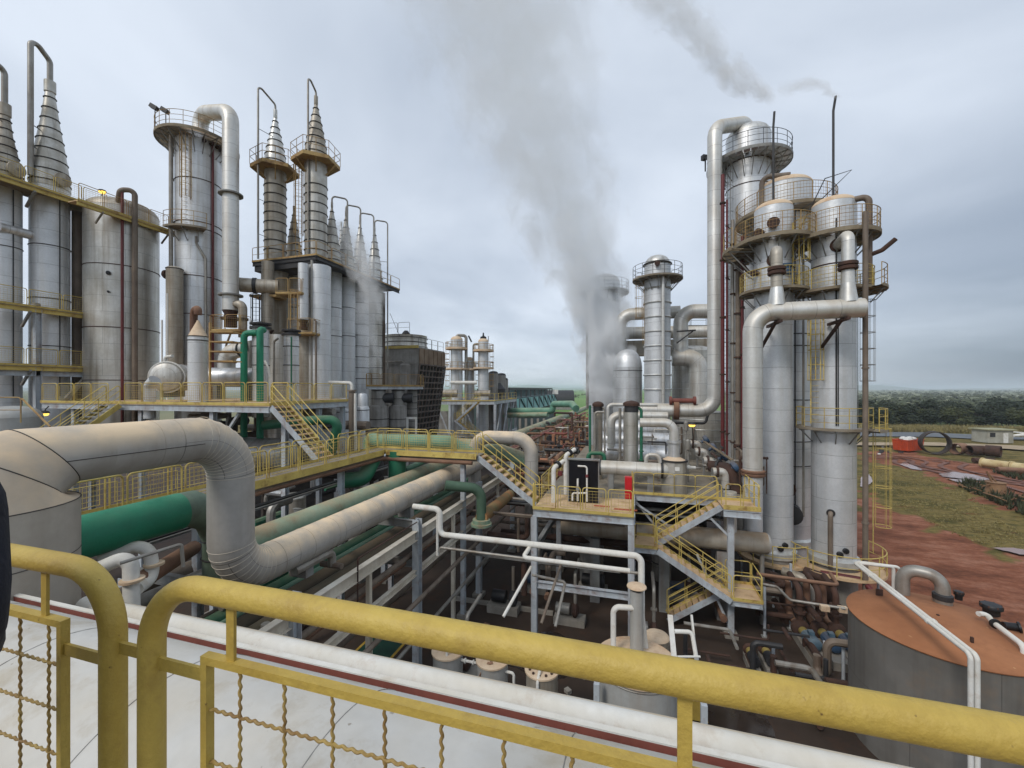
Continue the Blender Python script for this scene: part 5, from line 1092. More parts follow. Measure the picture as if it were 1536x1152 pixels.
def tower_a():
    D = 31.6; c = xy(298, D); r = 1.46; zt = zat(212, D)
    t = vessel('distillation_tower', 'tall silver left tower with round top gallery and a white gooseneck pipe', 'tower', c, 9.0, zt, r, m_alu, 'dome', .75, m_cream, ribs=[zat(y, 30.2) for y in (265, 330, 340, 412, 470)], ribm=m_rustd)
    f = frontal(c); ringdeck(t, c, zat(214, 31.2), r, r + 1.15, f - 178, f + 178, railm=m_yrust, brk=20, deckm=m_grate, grate=True)
    d = toward(c); s = V((-d.y, d.x, 0)); p = V((c[0], c[1], 0))
    q = p + d * 1.3 - s * .75; ladder(t, (q.x, q.y, zat(345, 30.3)), zat(216, 31) - zat(345, 30.3), d, mat=m_yrust)
    q = p + d * 1.42 - s * .45; ringdeck(t, c, zat(345, 30.4), r, r + .8, f - 65, f + 12, railm=m_yrust, brk=3)
    MB().tube([p - s * (r + .15) + d * .4 + V((0, 0, 12)), p - s * (r + .15) + d * .4 + V((0, 0, zat(212, 31)))], .14, n=10).build('riser', m_greyp, t)
    MB().tube([p + s * .85 + d * 1.3 + V((0, 0, 9.5)), p + s * .85 + d * 1.3 + V((0, 0, zat(200, 30.5)))], .085, n=10).build('red_riser', m_dred, t)
    MB().tube([p - s * .15 + d * 1.5 + V((0, 0, zat(352, 30))), p - s * .15 + d * 1.5 + V((0, 0, zat(362, 30))), p + s * .42 + d * 1.55 + V((0, 0, zat(384, 30))), p + s * .42 + d * 1.55 + V((0, 0, 11))], .08, .3, n=10).build('drain_pipe', m_greyp, t)
    for k in (0, 1): b = p - s * (r + 1.05 - k * .6) + d * .35 + V((0, 0, zat(214, 31.2))); MB().tube([b, b + V((0, 0, 1.7))], .035, n=6).box(b + V((-.1, 0, 1.75)), (.5, .3, .28), .4, Matrix.Rotation(.5, 3, 'Y')).build('floodlight', m_dark, t)
    for i in range(4): e = (d * cos(.2 + i * .3) + s * sin(.2 + i * .3)).normalized(); MB().lathe([(.1, 0), (.1, .18), (.15, .18), (.15, .24)], p + e * (r - .03) + V((0, 0, zat(208, 30.3))), n=10, axis=e).build('nozzle', m_rustd, t)
    # gooseneck
    g = atd(346, HOR, 29.8); zb = zat(466, 29.8)
    t = thing('vapour_pipe', 'white gooseneck pipe arching off the tall left tower and running down beside it', 'pipe', (g.x, g.y, zb))
    MB().tube([p + s * .1 + V((0, 0, zt)), p + s * .1 + V((0, 0, zat(164, 31.2))), V((g.x, g.y, zat(168, 29.8))), V((g.x, g.y, zb))], .52, 1.0, n=26, k=9).build('pipe_run', m_pipe, t)
    for y in (292, 443): z = zat(y, 29.8); MB().lathe([(.53, -.05), (.78, -.05), (.78, .05), (.53, .05)], (g.x, g.y, z), n=24, cap=False).bar((g.x - .2, g.y, z), (g.x - 1.2, g.y + .9, z - .55), .12, .12).build('guide_collar', m_steeld, t)
    MB().lathe([(.53, 0), (.4, -.25), (.4, -.5), (.62, -.5), (.62, -.66), (.4, -.66), (.4, -1.2)], (g.x, g.y, zb), n=24).build('bottom_flange', m_rustd, t)
    e = (RT * .9 - FW * .2).normalized(); q0 = V((g.x, g.y, zat(456, 29.6)))
    MB().tube([q0 + e * .3, q0 + e * 1.05, q0 + e * 1.05 + V((0, 0, -2.4))], .28, .55, n=18).build('side_bend', m_alus, t)
    MB().lathe([(.36, -.08), (.36, .08)], q0 + e * 1.05 + V((0, 0, -1.1)), n=18).build('bend_flange', m_dark, t)
    # tan cross pipe into the spire block
    a, b = atd(360, 427, 30.6), atd(418, 431, 31.5)
    t = thing('cross_pipe', 'tan dusty cross pipe with black band from the gooseneck to the spire block', 'pipe', a); MB().tube([a, b], .52, n=24).build('pipe_run', m_alus, t); MB().lathe([(.58, -.12), (.58, .12)], a.lerp(b, .38), n=24, axis=b - a).build('black_band', m_black, t)
    t = thing('valve_platform', 'small rusty railed platform under the end of the gooseneck pipe', 'platform', atd(338, 500, 28.8)); c0 = atd(337, 496, 28.8)
    P = [(c0.x - 1.0, c0.y - .3), (c0.x + 1.15, c0.y + .2), (c0.x + .9, c0.y + 1.3), (c0.x - 1.2, c0.y + .8)]; platform(t, P, c0.z, rails=(0, 1, 3), mat=m_yrust, railm=m_yrust, beam=0, pan=1.1); MB().bar((c0.x + .6, c0.y, c0.z - .1), (c0.x - .9, c0.y + .8, c0.z - 1.0), .1, .12).build('bracket', m_conc, t)
tower_a()
def left_small():
    # cone topped white vessel and bend behind it
    D = 24.2; c = xy(297, D); t = vessel('cone_vessel', 'white upright vessel with cream cone top standing on the left deck', 'vessel', c, LZ, zat(505, D), .49, m_aluw, 'cone', .95, m_cream, ribs=[zat(511, D), zat(505, D)]); 
    q = V((c[0], c[1], zat(472, D))); pipe('rusty arched pipe over the cone topped white vessel', [q, q + V((0, 0, .35)), q + V((-.75, .3, .35)), q + V((-.75, .3, -5))], .2, m_rust, .4, n=14)
    # end-on drum with white ring
    D = 25.2; p = atd(257, 566, D); ax = (V((EYE.x - p.x, EYE.y - p.y, 0)).normalized() * .9 + RT * -.35).normalized()
    t = thing('drum', 'grey drum seen end on, with white ring frame, at the foot of the fat tank', 'drum', (p.x, p.y, LZ)); MB().lathe([(.86, -1.2), (.86, .6), (.8, .72), (.5, .83), (.03, .87)], p, n=34, axis=ax).build('shell', m_alud, t); MB().ring(p + ax * .55, .9, .055, n=36, axis=ax).build('white_ring', m_white, t)
    for k in (-1, 1): MB().box(p + ax * (-.2 + .5 * k) + V((0, 0, -.8)), (.15, .9, .8)).build('saddle', m_steeld, t)
    MB().tube([p + V((-.6, 0, .6)), p + V((-.5, 0, 1.25)), p + V((.1, 0, 1.3))], .09, .2, n=10).build('vent_bend', m_white, t)
    p = atd(224, 600, 22.5); pipe('silver bend with bright cut end rising through the left deck', [p + V((0, 0, -1)), p + V((0, 0, .75)), p + V((.42, 0, 1.1))], .28, m_aluw, .4, n=18)
    # horizontal drum right of the white vessel
    p = atd(352, 566, 26.5); t = thing('receiver_drum', 'silver horizontal drum behind the deck railing, left of the green pipes', 'drum', (p.x, p.y, LZ)); MB().tube([p + RT * -1.6, p + RT * 1.5], .62, n=28).build('shell', m_alu, t)
    for k in (-1, 1): MB().lathe([(.62, 0), (.5, .16), (.02, .24)], p + RT * (1.5 if k > 0 else -1.6), n=28, axis=RT * k).build('end_cap', m_alud, t); MB().box(p + RT * k + V((0, 0, -.9)), (.25, .8, 1.0), YAW).build('saddle', m_steeld, t)
    p = atd(346, 530, 26.8); pipe('big silver bend with dark bands above the horizontal drum', [p + V((-.6, .2, -1.2)), p + V((-.55, .2, .1)), p + V((1.4, .4, .35))], .5, m_pipe, .75, n=22, flanges=[(p + V((-.55, .2, -.55)), (0, 0, 1), 1.08, .1), (p + V((.7, .3, .24)), (1, 0, .15), 1.08, .1)], fm=m_black)
    t = thing('rusty_rack', 'rusty yellow post with stacked rungs right of the cone topped vessel', 'rack', atd(316, 600, 23.5)); a = atd(315, 600, 23.5); MB().bar(a, a + V((0, 0, 4.4)), .09, .09).build('post', m_yrust, t)
    for k in range(4): MB().box(a + V((.7, .4, 2.2 + k * .55)), (1.3, .8, .07), YAW).build('shelf', m_yrust, t)
    # green pipes with their silver condensers
    for px, D, r in ((391, 26.2, .48), (437, 27.6, .46)):
        c = xy(px, D); yt = 492 if px < 400 else 502; t = vessel('shell_condenser', 'silver upright condenser behind the right green pipe' if px < 400 else 'silver upright condenser with a thin green line on it', 'condenser', c, LZ - 1, zat(yt, D), r, m_alu, None, ribs=[zat(y, D) for y in (520, 548, 575)]); z = zat(yt, D)
        MB().lathe([(r * 1.28, -.08), (r * 1.28, .06), (r * .9, .07), (r * .9, .2), (r * 1.28, .2), (r * 1.28, .3), (.05, .4)], (c[0], c[1], z), n=26).build('head_flange', m_dark, t)
        d = toward(c)
        if px > 400: q = V((c[0], c[1], 0)) + d * (r + .05); MB().tube([q + V((0, 0, LZ - .6)), q + V((0, 0, z - .2))], .045, n=8).build('green_line', m_grnd, t)
    for px, D, y1, hook, lab in ((366, 25.6, 500, 1, 'left bright green riser with hooked top, beside the silver bend'), (390, 25.0, 494, 0, 'right bright green riser in front of the silver condenser')):
        p = atd(px, HOR, D); z1 = zat(y1, D); pts = [(p.x, p.y, LZ - 2.2), (p.x, p.y, z1)]
        pts.append((p.x + .7, p.y + .3, z1 + .05) if hook else (p.x - .1, p.y + .35, z1)); pipe(lab, pts, .19, m_grn, .3, n=16)
    p = atd(376, HOR, 26.6); pipe('grey pipe between the two bright green risers', [(p.x, p.y, LZ - 1), (p.x, p.y, zat(512, 26.6))], .2, m_greyp, n=12)
    p = atd(403, 565, 25.6); pipe('white curved hose shaped pipe right of the green risers', [p + V((-.3, 0, 1.0)), p + V((-.05, 0, .6)), p + V((.05, 0, 0)), p + V((.02, 0, -1.2))], .06, m_white, .3, n=8)
    p = atd(411, HOR, 27.5); pipe('thin grey pipe with hooked top left of the second condenser', [(p.x, p.y, LZ), (p.x, p.y, zat(512, 27.5)), (p.x + .35, p.y, zat(508, 27.5))], .07, m_greyp, .2, n=8)
left_small()

# ------------------------------------------------------------------ block of spires in the middle left
BZ = zat(385, 31.3)
def spire_block():
    t = thing('spire_gallery', 'long yellow gallery through which the middle spires rise', 'gallery', (-23, 25.5, BZ))
    X0, X1, Y0, Y1 = -28.9, -22.75, 25.5, 37.0
    platform(t, [(X0, Y0), (X1, Y0), (X1, Y1), (X0, Y1)], BZ, rails=(0, 1), beam=.28, railm=m_yrust, beamm=m_dark, edges=(0, 1), mat=m_dark, pan=1.6, mesh=False)
    MB().box(((X0 + X1) / 2, Y0 + 1, BZ - .5), (X1 - X0 - .3, 1.8, .5)).build('under_beam', m_dark, t); MB().bar((X1 - .3, Y0 + .2, BZ - .3), (X1 - 2.6, Y0 + .4, BZ - .05), .2, .2).build('brace', m_steeld, t)
    for x, y in ((X0 + .5, Y0 + .6), (X1 - .8, Y0 + 1), (X1 - 1.5, Y1 - .6)): MB().ibeam((x, y, .1), (x, y, BZ - .3), .25, .25).build('column', m_brown, t)
    for i, (px, D, r, yh, ys, yt, yl, lab) in enumerate(((413, 33, .78, 254, 250, 178, 137, 'left one of the two tall middle spires, with a pale cone'), (474, 32.6, .82, 243, 238, 158, 118, 'right and taller one of the two tall middle spires, with a brown ringed cone'))):
        c = xy(px, D); zh = zat(yh, D); f = frontal(c)
        s_ = vessel('spired_column', lab, 'column', c, 6, zat(ys, D), r, m_alus if i == 0 else m_cone, None, ribs=[zat(y, D - .7) for y in range(275, 385, 14)], ribr=.04)
        spire(s_, c, zat(ys, D), zat(yt, D), r, m_conew if i == 0 else m_alus, 7, capr=.11, caph=.7)
        hexp = [(c[0] + (r + .95) * cos(radians(f + 30 + 60 * k)), c[1] + (r + .95) * sin(radians(f + 30 + 60 * k))) for k in range(6)]
        pl = MB().prism(hexp, zh - .28, zh); pl.build('hexagon_platform', m_yrust, s_)
        rl = MB()
        for k in range(6):
            a, b = V((*hexp[k], zh)), V((*hexp[(k + 1) % 6], zh))
            for zz in (.55, 1.1): rl.tube([a + V((0, 0, zz)), b + V((0, 0, zz))], .022, n=5)
            rl.tube([a, a + V((0, 0, 1.1))], .022, n=5); m = a.lerp(b, .5); rl.tube([m, m + V((0, 0, 1.1))], .022, n=5)
        rl.build('railing', m_yrust, s_)
        for k in range(3): a = radians(f - 60 + 60 * k); MB().bar((c[0] + r * cos(a), c[1] + r * sin(a), zh - 1.1), (c[0] + (r + .8) * cos(a), c[1] + (r + .8) * sin(a), zh - .3), .08, .1).build('bracket', m_yrust, s_)
        d = toward(c); s = V((-d.y, d.x, 0)); p = V((c[0], c[1], 0)); q = p - s * (1.15 if i == 0 else .55) + d * .75
        MB().tube([p + V((0, 0, zat(yt, D) + .6)), p + V((0, 0, zat(yl + 20, D))), q + V((0, 0, zat(yl, D - .5))), q + V((0, 0, BZ))], .075, .25, n=10).build('overhead_pipe', m_greyp, s_)
        for k in range(4): z = zh + 2.5 - k * 2.7; MB().bar(q + V((0, 0, z)), p + d * .4 + V((0, 0, z - .2)), .03, .03).build('stay', m_dark, s_)
    c = xy(448, 33); q = V((c[0], c[1], BZ)); L = thing('gallery_ladder', 'caged ladder between the two tall middle spires', 'ladder', q); ladder(L, q, zat(245, 33) - BZ, toward(c), mat=m_yrust)
    for j, (px, D, yt, yb, lab) in enumerate(((441, 35.2, 318, 378, 'small brown spire half hidden between the two tall middle spires'), (498, 35.8, 312, 392, 'first of the row of steaming spires, next to the tall brown spire'), (519, 37.7, 325, 404, 'second of the row of steaming spires'), (540, 39.6, 337, 415, 'third of the row of steaming spires'), (562, 41.7, 348, 424, 'last and farthest of the row of steaming spires'), (512, 43, 340, 400, 'thin pale spire tip peeping behind the first two steaming spires'))):
        r = (.72, .8, .8, .8, .82, .6)[j]; c = xy(px, D); row = 1 <= j <= 4
        t2 = vessel('spired_column', lab, 'column', c, 5.0, BZ + .02, r, m_aluw if j < 4 else m_alud, None, ribs=[zat(y, D) for y in ((463, 505) if j < 3 else range(440, 575, 16))])
        spire(t2, c, BZ, zat(yt, D), r, m_alus if j == 0 else m_cone if j in (1, 2) else m_conew, 8, capr=.07, caph=.5)
        if row:
            d = toward(c); s = V((-d.y, d.x, 0)); p = V((c[0], c[1], 0)); q = p + s * 1.25; ztp = zat(yt - 18, D)
            MB().tube([p + V((0, 0, zat(yt, D) + .3)), p + V((0, 0, ztp)), q + V((0, 0, ztp - .05)), q + V((0, 0, BZ - (8 if j == 4 else 0)))], .07, .3, n=9).build('overhead_pipe', m_greyp, t2)
            for k in (0, 1): MB().bar(q + V((0, 0, BZ + 1.2 + k * 1.7)), p + V((0, 0, BZ + 1.2 + k * 1.7)), .035, .035).build('stay', m_dark, t2)
    # columns and pipes hanging below the gallery
    for px, D, y0, y1, r, mat, lab in ((480, 31.6, 600, 400, .78, m_aluw, 'bright silver column at the front right corner under the spire gallery'), (455, 30.6, 480, 396, .36, m_aluw, 'short white vessel hanging under the corner of the spire gallery'), (402, 31.5, 495, 393, .42, m_alus, 'stained vessel under the left end of the spire gallery'), (421, 33, 500, 392, .55, m_alus, 'dark stained column in the shade under the left spire'), (418, 31, 600, 503, .72, m_alud, 'stained column behind the second green pipe condenser'), (457, 31.5, 600, 485, .55, m_alus, 'brown stained column under the rusty middle platform')):
        c = xy(px, D); t3 = vessel('process_column', lab, 'column', c, zat(y0, D) if y0 < 590 else 6, zat(y1, D), r, mat, None)
        if y0 < 500: MB().lathe([(r, 0), (r * .6, -.3), (r * .6, -.5), (r * .9, -.5), (r * .9, -.7)], (c[0], c[1], zat(y0, D)), n=22).build('bottom_flange', m_rustd, t3)
    for i, (px0, px1, py, D, lab) in enumerate(((413, 452, 440, 30.0, 'upper rusty platform under the spire gallery, at the end of the tan cross pipe'), (430, 468, 500, 29.8, 'lower rusty platform under the spire gallery'), (374, 414, 444, 31.2, 'small dusty platform left of the spire block'))):
        a, b = atd(px0, py, D), atd(px1, py, D); t4 = thing('small_platform', lab, 'platform', a); P = [(a.x, a.y), (b.x, b.y), (b.x - .3, b.y + 1.3), (a.x - .3, a.y + 1.3)]
        platform(t4, P, a.z, rails=(0, 1) if i < 2 else (), beam=0, mat=m_yrust, railm=m_yrust, pan=1.0)
    q = atd(441, 500, 29.7); L = thing('caged_ladder', 'rusty caged ladder between the two platforms under the spire gallery', 'ladder', q); ladder(L, q, 3.0, toward(q), mat=m_yrust, c0=.9)
    q = atd(384, 470, 31.2); L = thing('caged_ladder', 'dark ladder left of the stained column, against the sky', 'ladder', (q.x, q.y, zat(490, 31.2))); ladder(L, (q.x, q.y, zat(495, 31.2)), 2.6, toward(q), mat=m_dark, c0=.6)
    p = atd(474, HOR, 30.4); pipe('thin brown pipe down the front of the bright silver column', [(p.x, p.y, 10.7), (p.x, p.y, zat(482, 30.4)), (p.x - .4, p.y + .3, zat(478, 30.4))], .07, m_brown, .2, n=8)
    p = atd(468, HOR, 30.9); pipe('thin dusty riser left of the bright silver column', [(p.x, p.y, 10.7), (p.x, p.y, BZ - .4)], .1, m_greyp, n=8)
spire_block()

# ------------------------------------------------------------------ cooling tower and low vessels
def cooling_tower():
    X, Y0, Y1 = -22.0, 39.5, 45.8; zb, zt = 5.0, zat(520, 44); W_ = 6.6
    t = thing('cooling_tower', 'dark cooling tower with slatted leaning side and a round fan stack', 'cooling tower', (X - 3, 42, 0)); lean = 1.3; zl = zat(546, 44)
    MB().prism([(X, Y0), (X, Y1), (X - W_, Y1), (X - W_, Y0)], zl, zt).build('top_casing', m_greycl, t)
    mb = MB()
    P = lambda x, y, z: V((x, y, z)); b = lean
    for (a, c) in ((Y0 + .02, -1), (Y1 - .02, 1)): mb.poly([P(X, a, zl), P(X - W_, a, zl), P(X - W_ + b, a, zb), P(X - b, a, zb)])
    MB().poly([P(X - .7, Y0, zl), P(X - .7, Y1, zl), P(X - b - .7, Y1, zb), P(X - b - .7, Y0, zb)]).build('shade_backing', m_black, t); mb.poly([P(X - W_, Y0, zl), P(X - W_, Y1, zl), P(X - W_ + b, Y1, zb), P(X - W_ + b, Y0, zb)]); mb.build('side_casing', m_greycl, t)  # black backing sheet behind the slats, its colour paints the dark shade inside
    g = MB()
    for i in range(9): y = Y0 + .05 + (Y1 - Y0 - .1) * i / 8; g.bar((X + .12, y, zl), (X + .12 - b, y, zb), .12, .16)
    for i in range(15): f = i / 14; z = zl + (zb - zl) * f; g.bar((X + .13 - b * f, Y0, z), (X + .16 - b * f, Y1, z), .10, .15)
    g.build('slat_frame', m_wood, t)
    f = MB()
    for i in range(6): y = Y0 + (Y1 - Y0) * (i + .5) / 6; f.box((X + .06, y, (zl + zt) / 2 - .05), (.1, (Y1 - Y0) / 6 - .12, zt - zl - .2))
    f.build('rusty_panels', M('rust_stained_panel', S(140, 122, 102), S(112, 88, 66), rough=.8, ns=.7), t)
    zd = zt; c = (X - 3.4, (Y0 + Y1) / 2); MB().lathe([(2.55, 0), (2.4, .5), (2.35, 1.4), (2.42, 1.6), (2.3, 1.6), (2.25, .2)], (c[0], c[1], zd), n=40, cap=False).build('fan_stack', m_alud, t)
    for k in (.3, .8, 1.3): MB().ring((c[0], c[1], zd + k), 2.45, .04, n=40).build('stack_band', m_band, t)
    MB().lathe([(.45, 0), (.45, .5), (.2, .8)], (c[0] + .3, c[1] - .5, zd + 1.4), n=16).build('fan_motor', m_black, t)
    MB().box((c[0], c[1], zd + 1.3), (4.4, .25, .2)).build('fan_beam', m_dark, t)
    rail_run(t, [V((X - .1, Y0 + .1, zd)), V((X - .1, Y1 - .1, zd))], mesh=False, mat=m_steeld, pan=1.6); rail_run(t, [V((X - 5.6, Y0 + .1, zd + 1.6)), V((X - 1.1, Y0 + .1, zd + 1.6))], mesh=False, mat=m_steeld, pan=1.3)
    MB().bar((X - W_, Y0 - .06, zd + .02), (X, Y0 - .06, zd + .02), .08, .3).build('edge_strip', m_yel, t)
    MB().prism([(X - b, Y0 + .2), (X - b, Y1 - .2), (X - W_ + b, Y1 - .2), (X - W_ + b, Y0 + .2)], 0, zb - .02).build('basin', m_conc, t)
    p = V((X - 1.6, Y0 - .35, 0)); MB().tube([p + V((-2.4, 0, 8)), p + V((-2.4, 0, zat(540, 42))), p + V((0, 0, zat(540, 42))), p + V((0, 0, 9))], .08, .2, n=8).build('riser_pipe', m_greyp, t); MB().lathe([(.62, 0), (.62, 6), (.4, 6.2)], p + V((.1, .25, 8)), n=22).build('header_drum', m_greycl, t)
cooling_tower()
def low_vessels():
    z = zat(579, 37.5)
    for i, (px, D, r, lab) in enumerate(((568, 38.0, .62, 'left grey banded vessel with swollen foot under the low yellow platform'), (597, 39.0, .58, 'middle grey banded vessel with swollen foot under the low yellow platform'), (618, 40.2, .5, 'right slimmer grey banded vessel beside the slatted cooling tower'))):
        c = xy(px, D); t = thing('banded_vessel', lab, 'vessel', (c[0], c[1], 3)); zm = zat(612, D); rb = r * (1.42 if i < 2 else 1.0)
        MB().lathe([(rb, 0), (rb, zm - 3), (rb * .93, zm - 2.8), (r, zm - 2.72), (r, z - 3)], (c[0], c[1], 3), n=30).build('shell', m_greycl, t)
        for y in ((586, 598, 628, 640) if i < 2 else range(586, 650, 9)): MB().ring((c[0], c[1], zat(y, D)), (rb if y > 612 else r) + .02, .03, n=30).build('rib_band', m_band, t)
        q = V((c[0], c[1], zat(597, D))); 
        if i < 2: MB().tube([q, q + (RT * .9 + FW * .1) * 1.5], r * .75, n=18).build('side_branch', m_dark, t)
    a, b = atd(549, 579, 36.6), atd(631, 579, 39.4); t = thing('low_platform', 'rusty yellow railed platform over the banded vessels left of the cooling tower', 'platform', a); nrm = V((-.35, 1, 0)).normalized()
    P = [(a.x, a.y), (b.x, b.y), (b.x + nrm.x * 1.8, b.y + nrm.y * 1.8), (a.x + nrm.x * 1.8, a.y + nrm.y * 1.8)]; platform(t, P, z, rails=(0, 1, 3), mat=m_yrust, railm=m_yrust, beam=.25, pan=1.3, edges=(0, 1))
    for px, D, y1, ys, r, lab in ((544, 33.2, 589, 613, .36, 'white gas cylinder shaped vessel with stepped top by the brown post'), (513, 34, 596, 616, .42, 'white vessel behind the brown post, left of the stepped one')):
        c = xy(px, D); zt = zat(y1, D); zs = zat(ys, D); t = thing('stepped_vessel', lab, 'vessel', (c[0], c[1], 2)); r2 = r * 1.45
        MB().lathe([(r2, 0), (r2, zs - 2), (r2 * .9, zs - 1.85), (r, zs - 1.8), (r, zt - 2.2), (r * .8, zt - 2.06), (.03, zt - 2)], (c[0], c[1], 2), n=28).build('shell', m_aluw, t); MB().ring((c[0], c[1], zs - .1), r2, .03, n=28).build('rib_band', m_band, t)
    p = atd(528, HOR, 29.5); pipe('thick brown vertical pipe topped by a white hook at the end of the left deck', [(p.x, p.y, 0), (p.x, p.y, zat(585, 29.5))], .22, m_brown, n=16, flanges=[((p.x, p.y, zat(586, 29.5)), (0, 0, 1), 1.4, .12)])
    q = V((p.x, p.y, zat(585, 29.5))); pipe('white pipe running level along the end of the deck and down into the brown pipe', [q, q + V((0, 0, .5)), q + V((-1.5, -.6, .55))], .12, m_white, .25, n=10)
    q = atd(533, 0, 29.3); t = thing('white_post', 'slim white post right of the thick brown pipe', 'post', (q.x, q.y, 0)); MB().bar((q.x, q.y, 0), (q.x, q.y, zat(590, 29.3)), .14, .14).build('post', m_white, t)
    a = atd(611, 650, 38); t = thing('pipe_gantry', 'small white portal frame at the foot of the slatted cooling tower', 'frame', (a.x, a.y, 4)); MB().bar((a.x, a.y, 4), (a.x, a.y, zat(628, 38)), .15, .15).bar((a.x + .85, a.y + .1, 4), (a.x + .85, a.y + .1, zat(628, 38)), .15, .15).build('post', m_white, t); MB().bar((a.x - .07, a.y, zat(627, 38)), (a.x + .93, a.y + .1, zat(627, 38)), .15, .16).build('cross_bar', m_white, t)
    q = atd(585, 470, 41); MB().tube([q, atd(600, 505, 42.5)], .02, n=5).build('stay_wire', m_dark, None, 'thin stay wire from the spire gallery down to the fan stack', 'wire', origin=q)
low_vessels()

# ================================================================== BIG PIPES AND PIPE RACK
def big_pipes():
    X = -9.34; r = .487; D = dx(347, X); yv = atx(347, 650, X).y; zu = zat(653, D); zl = zat(868, D)
    # tall duct with mitred elbow at the left
    dxy = (X, 3.72); zt = 9.75
    t = thing('duct', 'wide dusty upright duct with mitred elbow at the left edge, feeding the big beige pipe', 'duct', (dxy[0], dxy[1], 4.5)); n = 40
    def el(c, ang, rr): # ring tilted about x axis: ang 0 = horizontal ring, 90 = ring facing +Y
        a = radians(ang); return [V(c) + V((1, 0, 0)) * rr * cos(2 * pi * j / n) + V((0, cos(a), -sin(a))) * rr * sin(2 * pi * j / n) for j in range(n)]
    yb = 4.5; Yc = 3.72; R = 1.0
    def sh(c, rr, k): return [V(c) + V((rr * cos(2 * pi * j / n), k * rr * sin(2 * pi * j / n), -rr * sin(2 * pi * j / n))) for j in range(n)]
    seq = [el((X, Yc, 4.5), 0, R), el((X, Yc, 9.72), 0, R), el((X, Yc + .12, 10.18), 36, .80), sh((X, 4.36, zu), r + .003, .8)]
    for i in range(3):
        mb = MB().rings([seq[i], seq[i + 1]], [2 * pi * R * j / n for j in range(n + 1)], [0, (5, .7, .7)[i]], cap=False); mb.build('duct_leg' if i == 0 else 'mitre_piece', m_beigeg, t)
    MB().rings([sh((X, 4.36, zu), r + .003, .8), el((X, 5.1, zu), 90, r + .003)], [2 * pi * r * j / n for j in range(n + 1)], [0, .7], cap=False).build('pipe_collar', m_beige, t)
    for q in seq[1:]: MB().tube(q, .009, n=5, closed=True).build('seam', m_band, t)
    MB().tube([(X + R * cos(-.5) + .003, Yc + R * sin(-.5), 4.5), (X + R * cos(-.5) + .003, Yc + R * sin(-.5), zt - .1)], .007, n=4).build('plate_seam', m_band, t)
    for z in (8.0, 8.9): MB().tube([(X + (R + .003) * cos(q), Yc + (R + .003) * sin(q), z) for q in [radians(-80 + 7 * i) for i in range(21)]], .007, n=4).build('plate_seam', m_band, t)
    t = thing('vapour_pipe', 'big beige clad pipe: level run, drop bend, then a long run back under the walkway', 'pipe', (X, yb, zu))
    ye = atx(716, 690, X).y
    P = [V((X, yb - .12, zu)), V((X, yv, zu)), V((X, yv, zl)), V((X, ye + 2, zl))]
    MB().tube(P, r, .98, n=40, k=10).build('pipe_run', m_beige, t)
    # raised seams of the segmented bends
    Q = fillet(P, .98, 10)
    for q in (0, 1):
        sm = MB()
        for i in range(2, len(Q) - 2):
            if (Q[i] - Q[i - 1]).length < .4 and (Q[i].z < (zu + zl) / 2) == bool(q):
                d = (Q[i + 1] - Q[i - 1]).normalized(); a, b = frame_for(d); sm.tube([Q[i] + (a * cos(2 * pi * j / 36) + b * sin(2 * pi * j / 36)) * (r + .002) for j in range(36)], .006, n=4, closed=True)
        sm.build('bend_seams', M('pale_seam', S(214, 206, 192), S(196, 184, 164), rough=.6), t)
    s2 = MB(); a = radians(18); off = V((cos(a), 0, -sin(a) * .2)) * (r + .002)
    s2.tube([P[0] + V((r + .001, 0, -.06)), V((X + r + .001, yv - 1, zu - .06))], .007, n=4).build('lap_joint', m_band, t)
    for y in [yv + 1.2 + 1.05 * q for q in range(14)]: MB().tube([V((X + (r + .003) * cos(2 * pi * j / 36), y, zl + (r + .003) * sin(2 * pi * j / 36))) for j in range(36)], .007, n=4, closed=True).build('strap', m_beigeg, t)
    for y in (5.9, 7.0): MB().tube([V((X + (r + .002) * cos(2 * pi * j / 36), y, zu + (r + .002) * sin(2 * pi * j / 36))) for j in range(36)], .005, n=4, closed=True).build('ring_seam', m_beigeg, t)
    for y in (yv + 2.2, yv + 8): MB().box((X, y, zl - r - .18), (.6, .3, .4)).build('pipe_shoe', m_steeld, t)
    # expansion loop beyond the walkway
    D1 = 25.5; a = atd(712, 655, D1); b = aty(797, 655, a.y - .0); z0 = zl
    pipe('beige silver loop pipe rising behind the walkway, crossing and dropping behind the stair', [(a.x, a.y, 5), (a.x, a.y, zat(655, D1)), (b.x, a.y, zat(655, D1)), (b.x, a.y, 2.5)], .4, m_beige, .95, n=28)
    # bright green pipe with faded elbow dropping into the faded green pipe
    XG = -11.1; yg = atx(268, 760, XG).y; zg = zat(788, dx(190, XG)) + .0; r2 = .46; zgl = EYE.z - 4.62; ye2 = atx(300, 780, XG).y + .55
    t = thing('cooling_water_pipe', 'bright green level pipe at the left ending in a faded mitred elbow', 'pipe', (XG, 4, zg))
    MB().tube([(XG, 3.4, zg), (XG, yg, zg)], r2, n=34).build('green_run', m_grn, t)
    m_elb = M('faded_elbow', S(112, 130, 112), S(88, 104, 90), rough=.7, ns=.9, spots=(S(70, 78, 68), .5, 1.5))
    mb = MB().tube([(XG, yg, zg), (XG, yg + .28, zg), (XG, yg + .86, zg - .34), (XG, yg + 1.15, zg - 1.0), (XG, yg + 1.15, 6.0)], r2 * .99, n=34); mb.build('elbow', m_elb, t)
    yy = yg + 1.15
    for z in (zg - 1.05, zg - 1.55): MB().ring((XG, yy, z), r2 + .01, .02).build('joint_band', m_dark, t)
    Yg0 = yy + .3; t = thing('cooling_water_pipe', 'faded green dusty pipe running back behind the big beige pipe', 'pipe', (-11.1, Yg0, zgl)); MB().tube([(-11.05, Yg0, zgl), (-11.05, 30, zgl)], .39, n=30).build('pipe_run', m_grnf, t)
